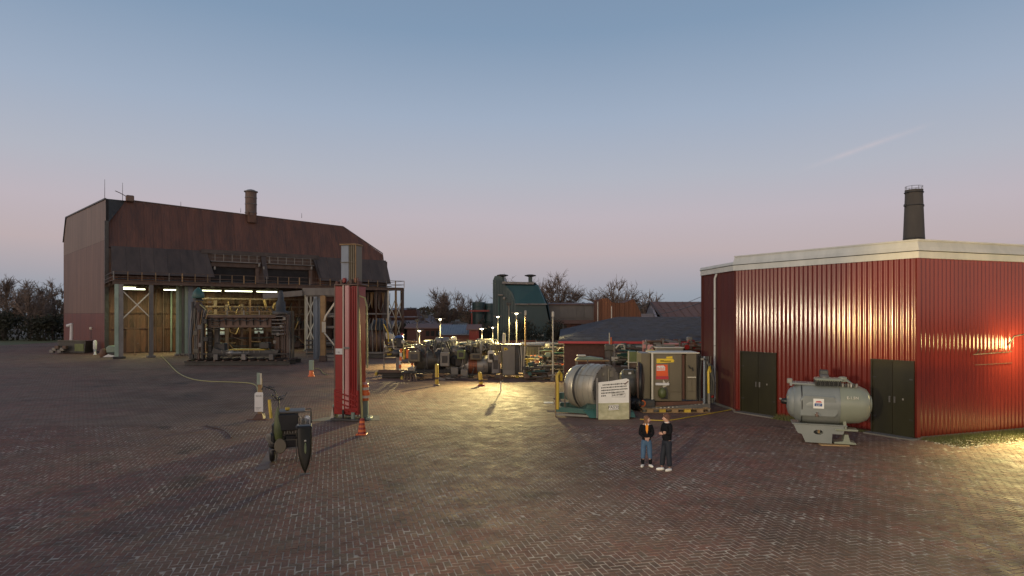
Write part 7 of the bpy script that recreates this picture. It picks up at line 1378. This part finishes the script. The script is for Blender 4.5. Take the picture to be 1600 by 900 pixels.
    for i in range(46 if female else 60):
        a = rn.uniform(1.1, 5.2) if not female else rn.uniform(.95, 5.33); st = fd*math.cos(a)+sd*math.sin(a); z0 = rn.uniform(-.02, .09)
        p0 = hc_+(st*.075+Zv*z0)*k; L_ = rn.uniform(.14,.24) if female else rn.uniform(.03,.07)
        hm.tube([p0, p0+(st*.03-Zv*L_*.4)*k, p0+(st*(.028 if female else .04)-Zv*L_)*k], .017*k if female else .027*k, 5, .006*k if female else .014*k)
    hm.build('hair_locks', M[hair], r)
    # hands: palm, four fingers, thumb
    for sx3, el, wr in ((-1, arms[0], arms[1]), (1, arms[2], arms[3])):
        el = Vector(V(*el)); wr = Vector(V(*wr)); d_ = (wr-el).normalized(); n_ = Vector((-sx3*.3,.9,.2)).cross(d_).normalized(); u_ = d_.cross(n_).normalized()
        pc = wr+d_*.045*k; m = MB(); m.box(pc, (.075*k,.085*k,.028*k), M=Matrix((n_, d_, u_)).transposed()); hnd = m.build('hand', M['skin'], r, bevel=.01*k)
        for i, L_ in enumerate((.062,.075,.07,.055)):
            bs0 = wr+d_*.082*k+n_*(-.03+.02*i)*k; m = MB(); m.tube([bs0, bs0+(d_*L_*.5-u_*sx3*.012)*k, bs0+(d_*L_*.75-u_*sx3*.04)*k], .0095*k, 6, .007*k); m.build('finger', M['skin'], hnd)
        m = MB(); tb = wr+d_*.03*k-n_*.036*k; m.tube([tb, tb+(d_*.03-n_*.02)*k, tb+(d_*.055-n_*.018)*k], .011*k, 6, .008*k); m.build('thumb', M['skin'], hnd)
    # shoes
    for fx3, fy3, a in feet:
        d_ = Vector((math.sin(a), math.cos(a), 0)); c = Vector(V(fx3, fy3, 0)); s2 = Vector((d_.y,-d_.x,0)); m = MB()
        m.lathe(c-d_*.075*k+Zv*.045*k, d_, [(0,.02*k), (.02*k,.042*k), (.09*k,.052*k), (.17*k,.046*k), (.23*k,.035*k), (.26*k,.012*k)], 14, sq=.85); m.v = [(x, y, max(.004, z)) for x, y, z in m.v]; so_ = m.build('shoe', M['shoe'], r)
        m = MB(); m.lathe(c-d_*.078*k+Zv*.012*k, d_, [(0,.03*k), (.1*k,.05*k), (.2*k,.044*k), (.265*k,.015*k)], 12, sq=.25); m.build('sole', M['cream'], so_)
    return r
# woman: faces camera, looks to her left (picture right), hands clasped in front
wl_ = P(1010, 729)
person(wl_, 1.63, R(176), R(-62), 'person in a long black jacket over an orange shirt and blue jeans, hands clasped', 'blackcloth', 'denim', 'hairw', True,
       ((-.23,.02,1.14), (-.055,.19,1.02), (.23,.02,1.14), (.055,.19,1.02)), [(-.13,.02,R(-22)), (.13,.02,R(22))], 'blackcloth')
# second: seen half from the side, facing picture left, arms folded
person(P(1042, 735), 1.77, R(112), R(8), 'person in a black jumper, navy trousers and white trainers with arms folded', 'blackcloth', 'navy', 'hairm', False,
       ((-.225,.03,1.17), (.02,.125,1.15), (.225,.03,1.17), (-.03,.14,1.20)), [(-.10,-.03,R(-10)), (.10,.12,R(12))])
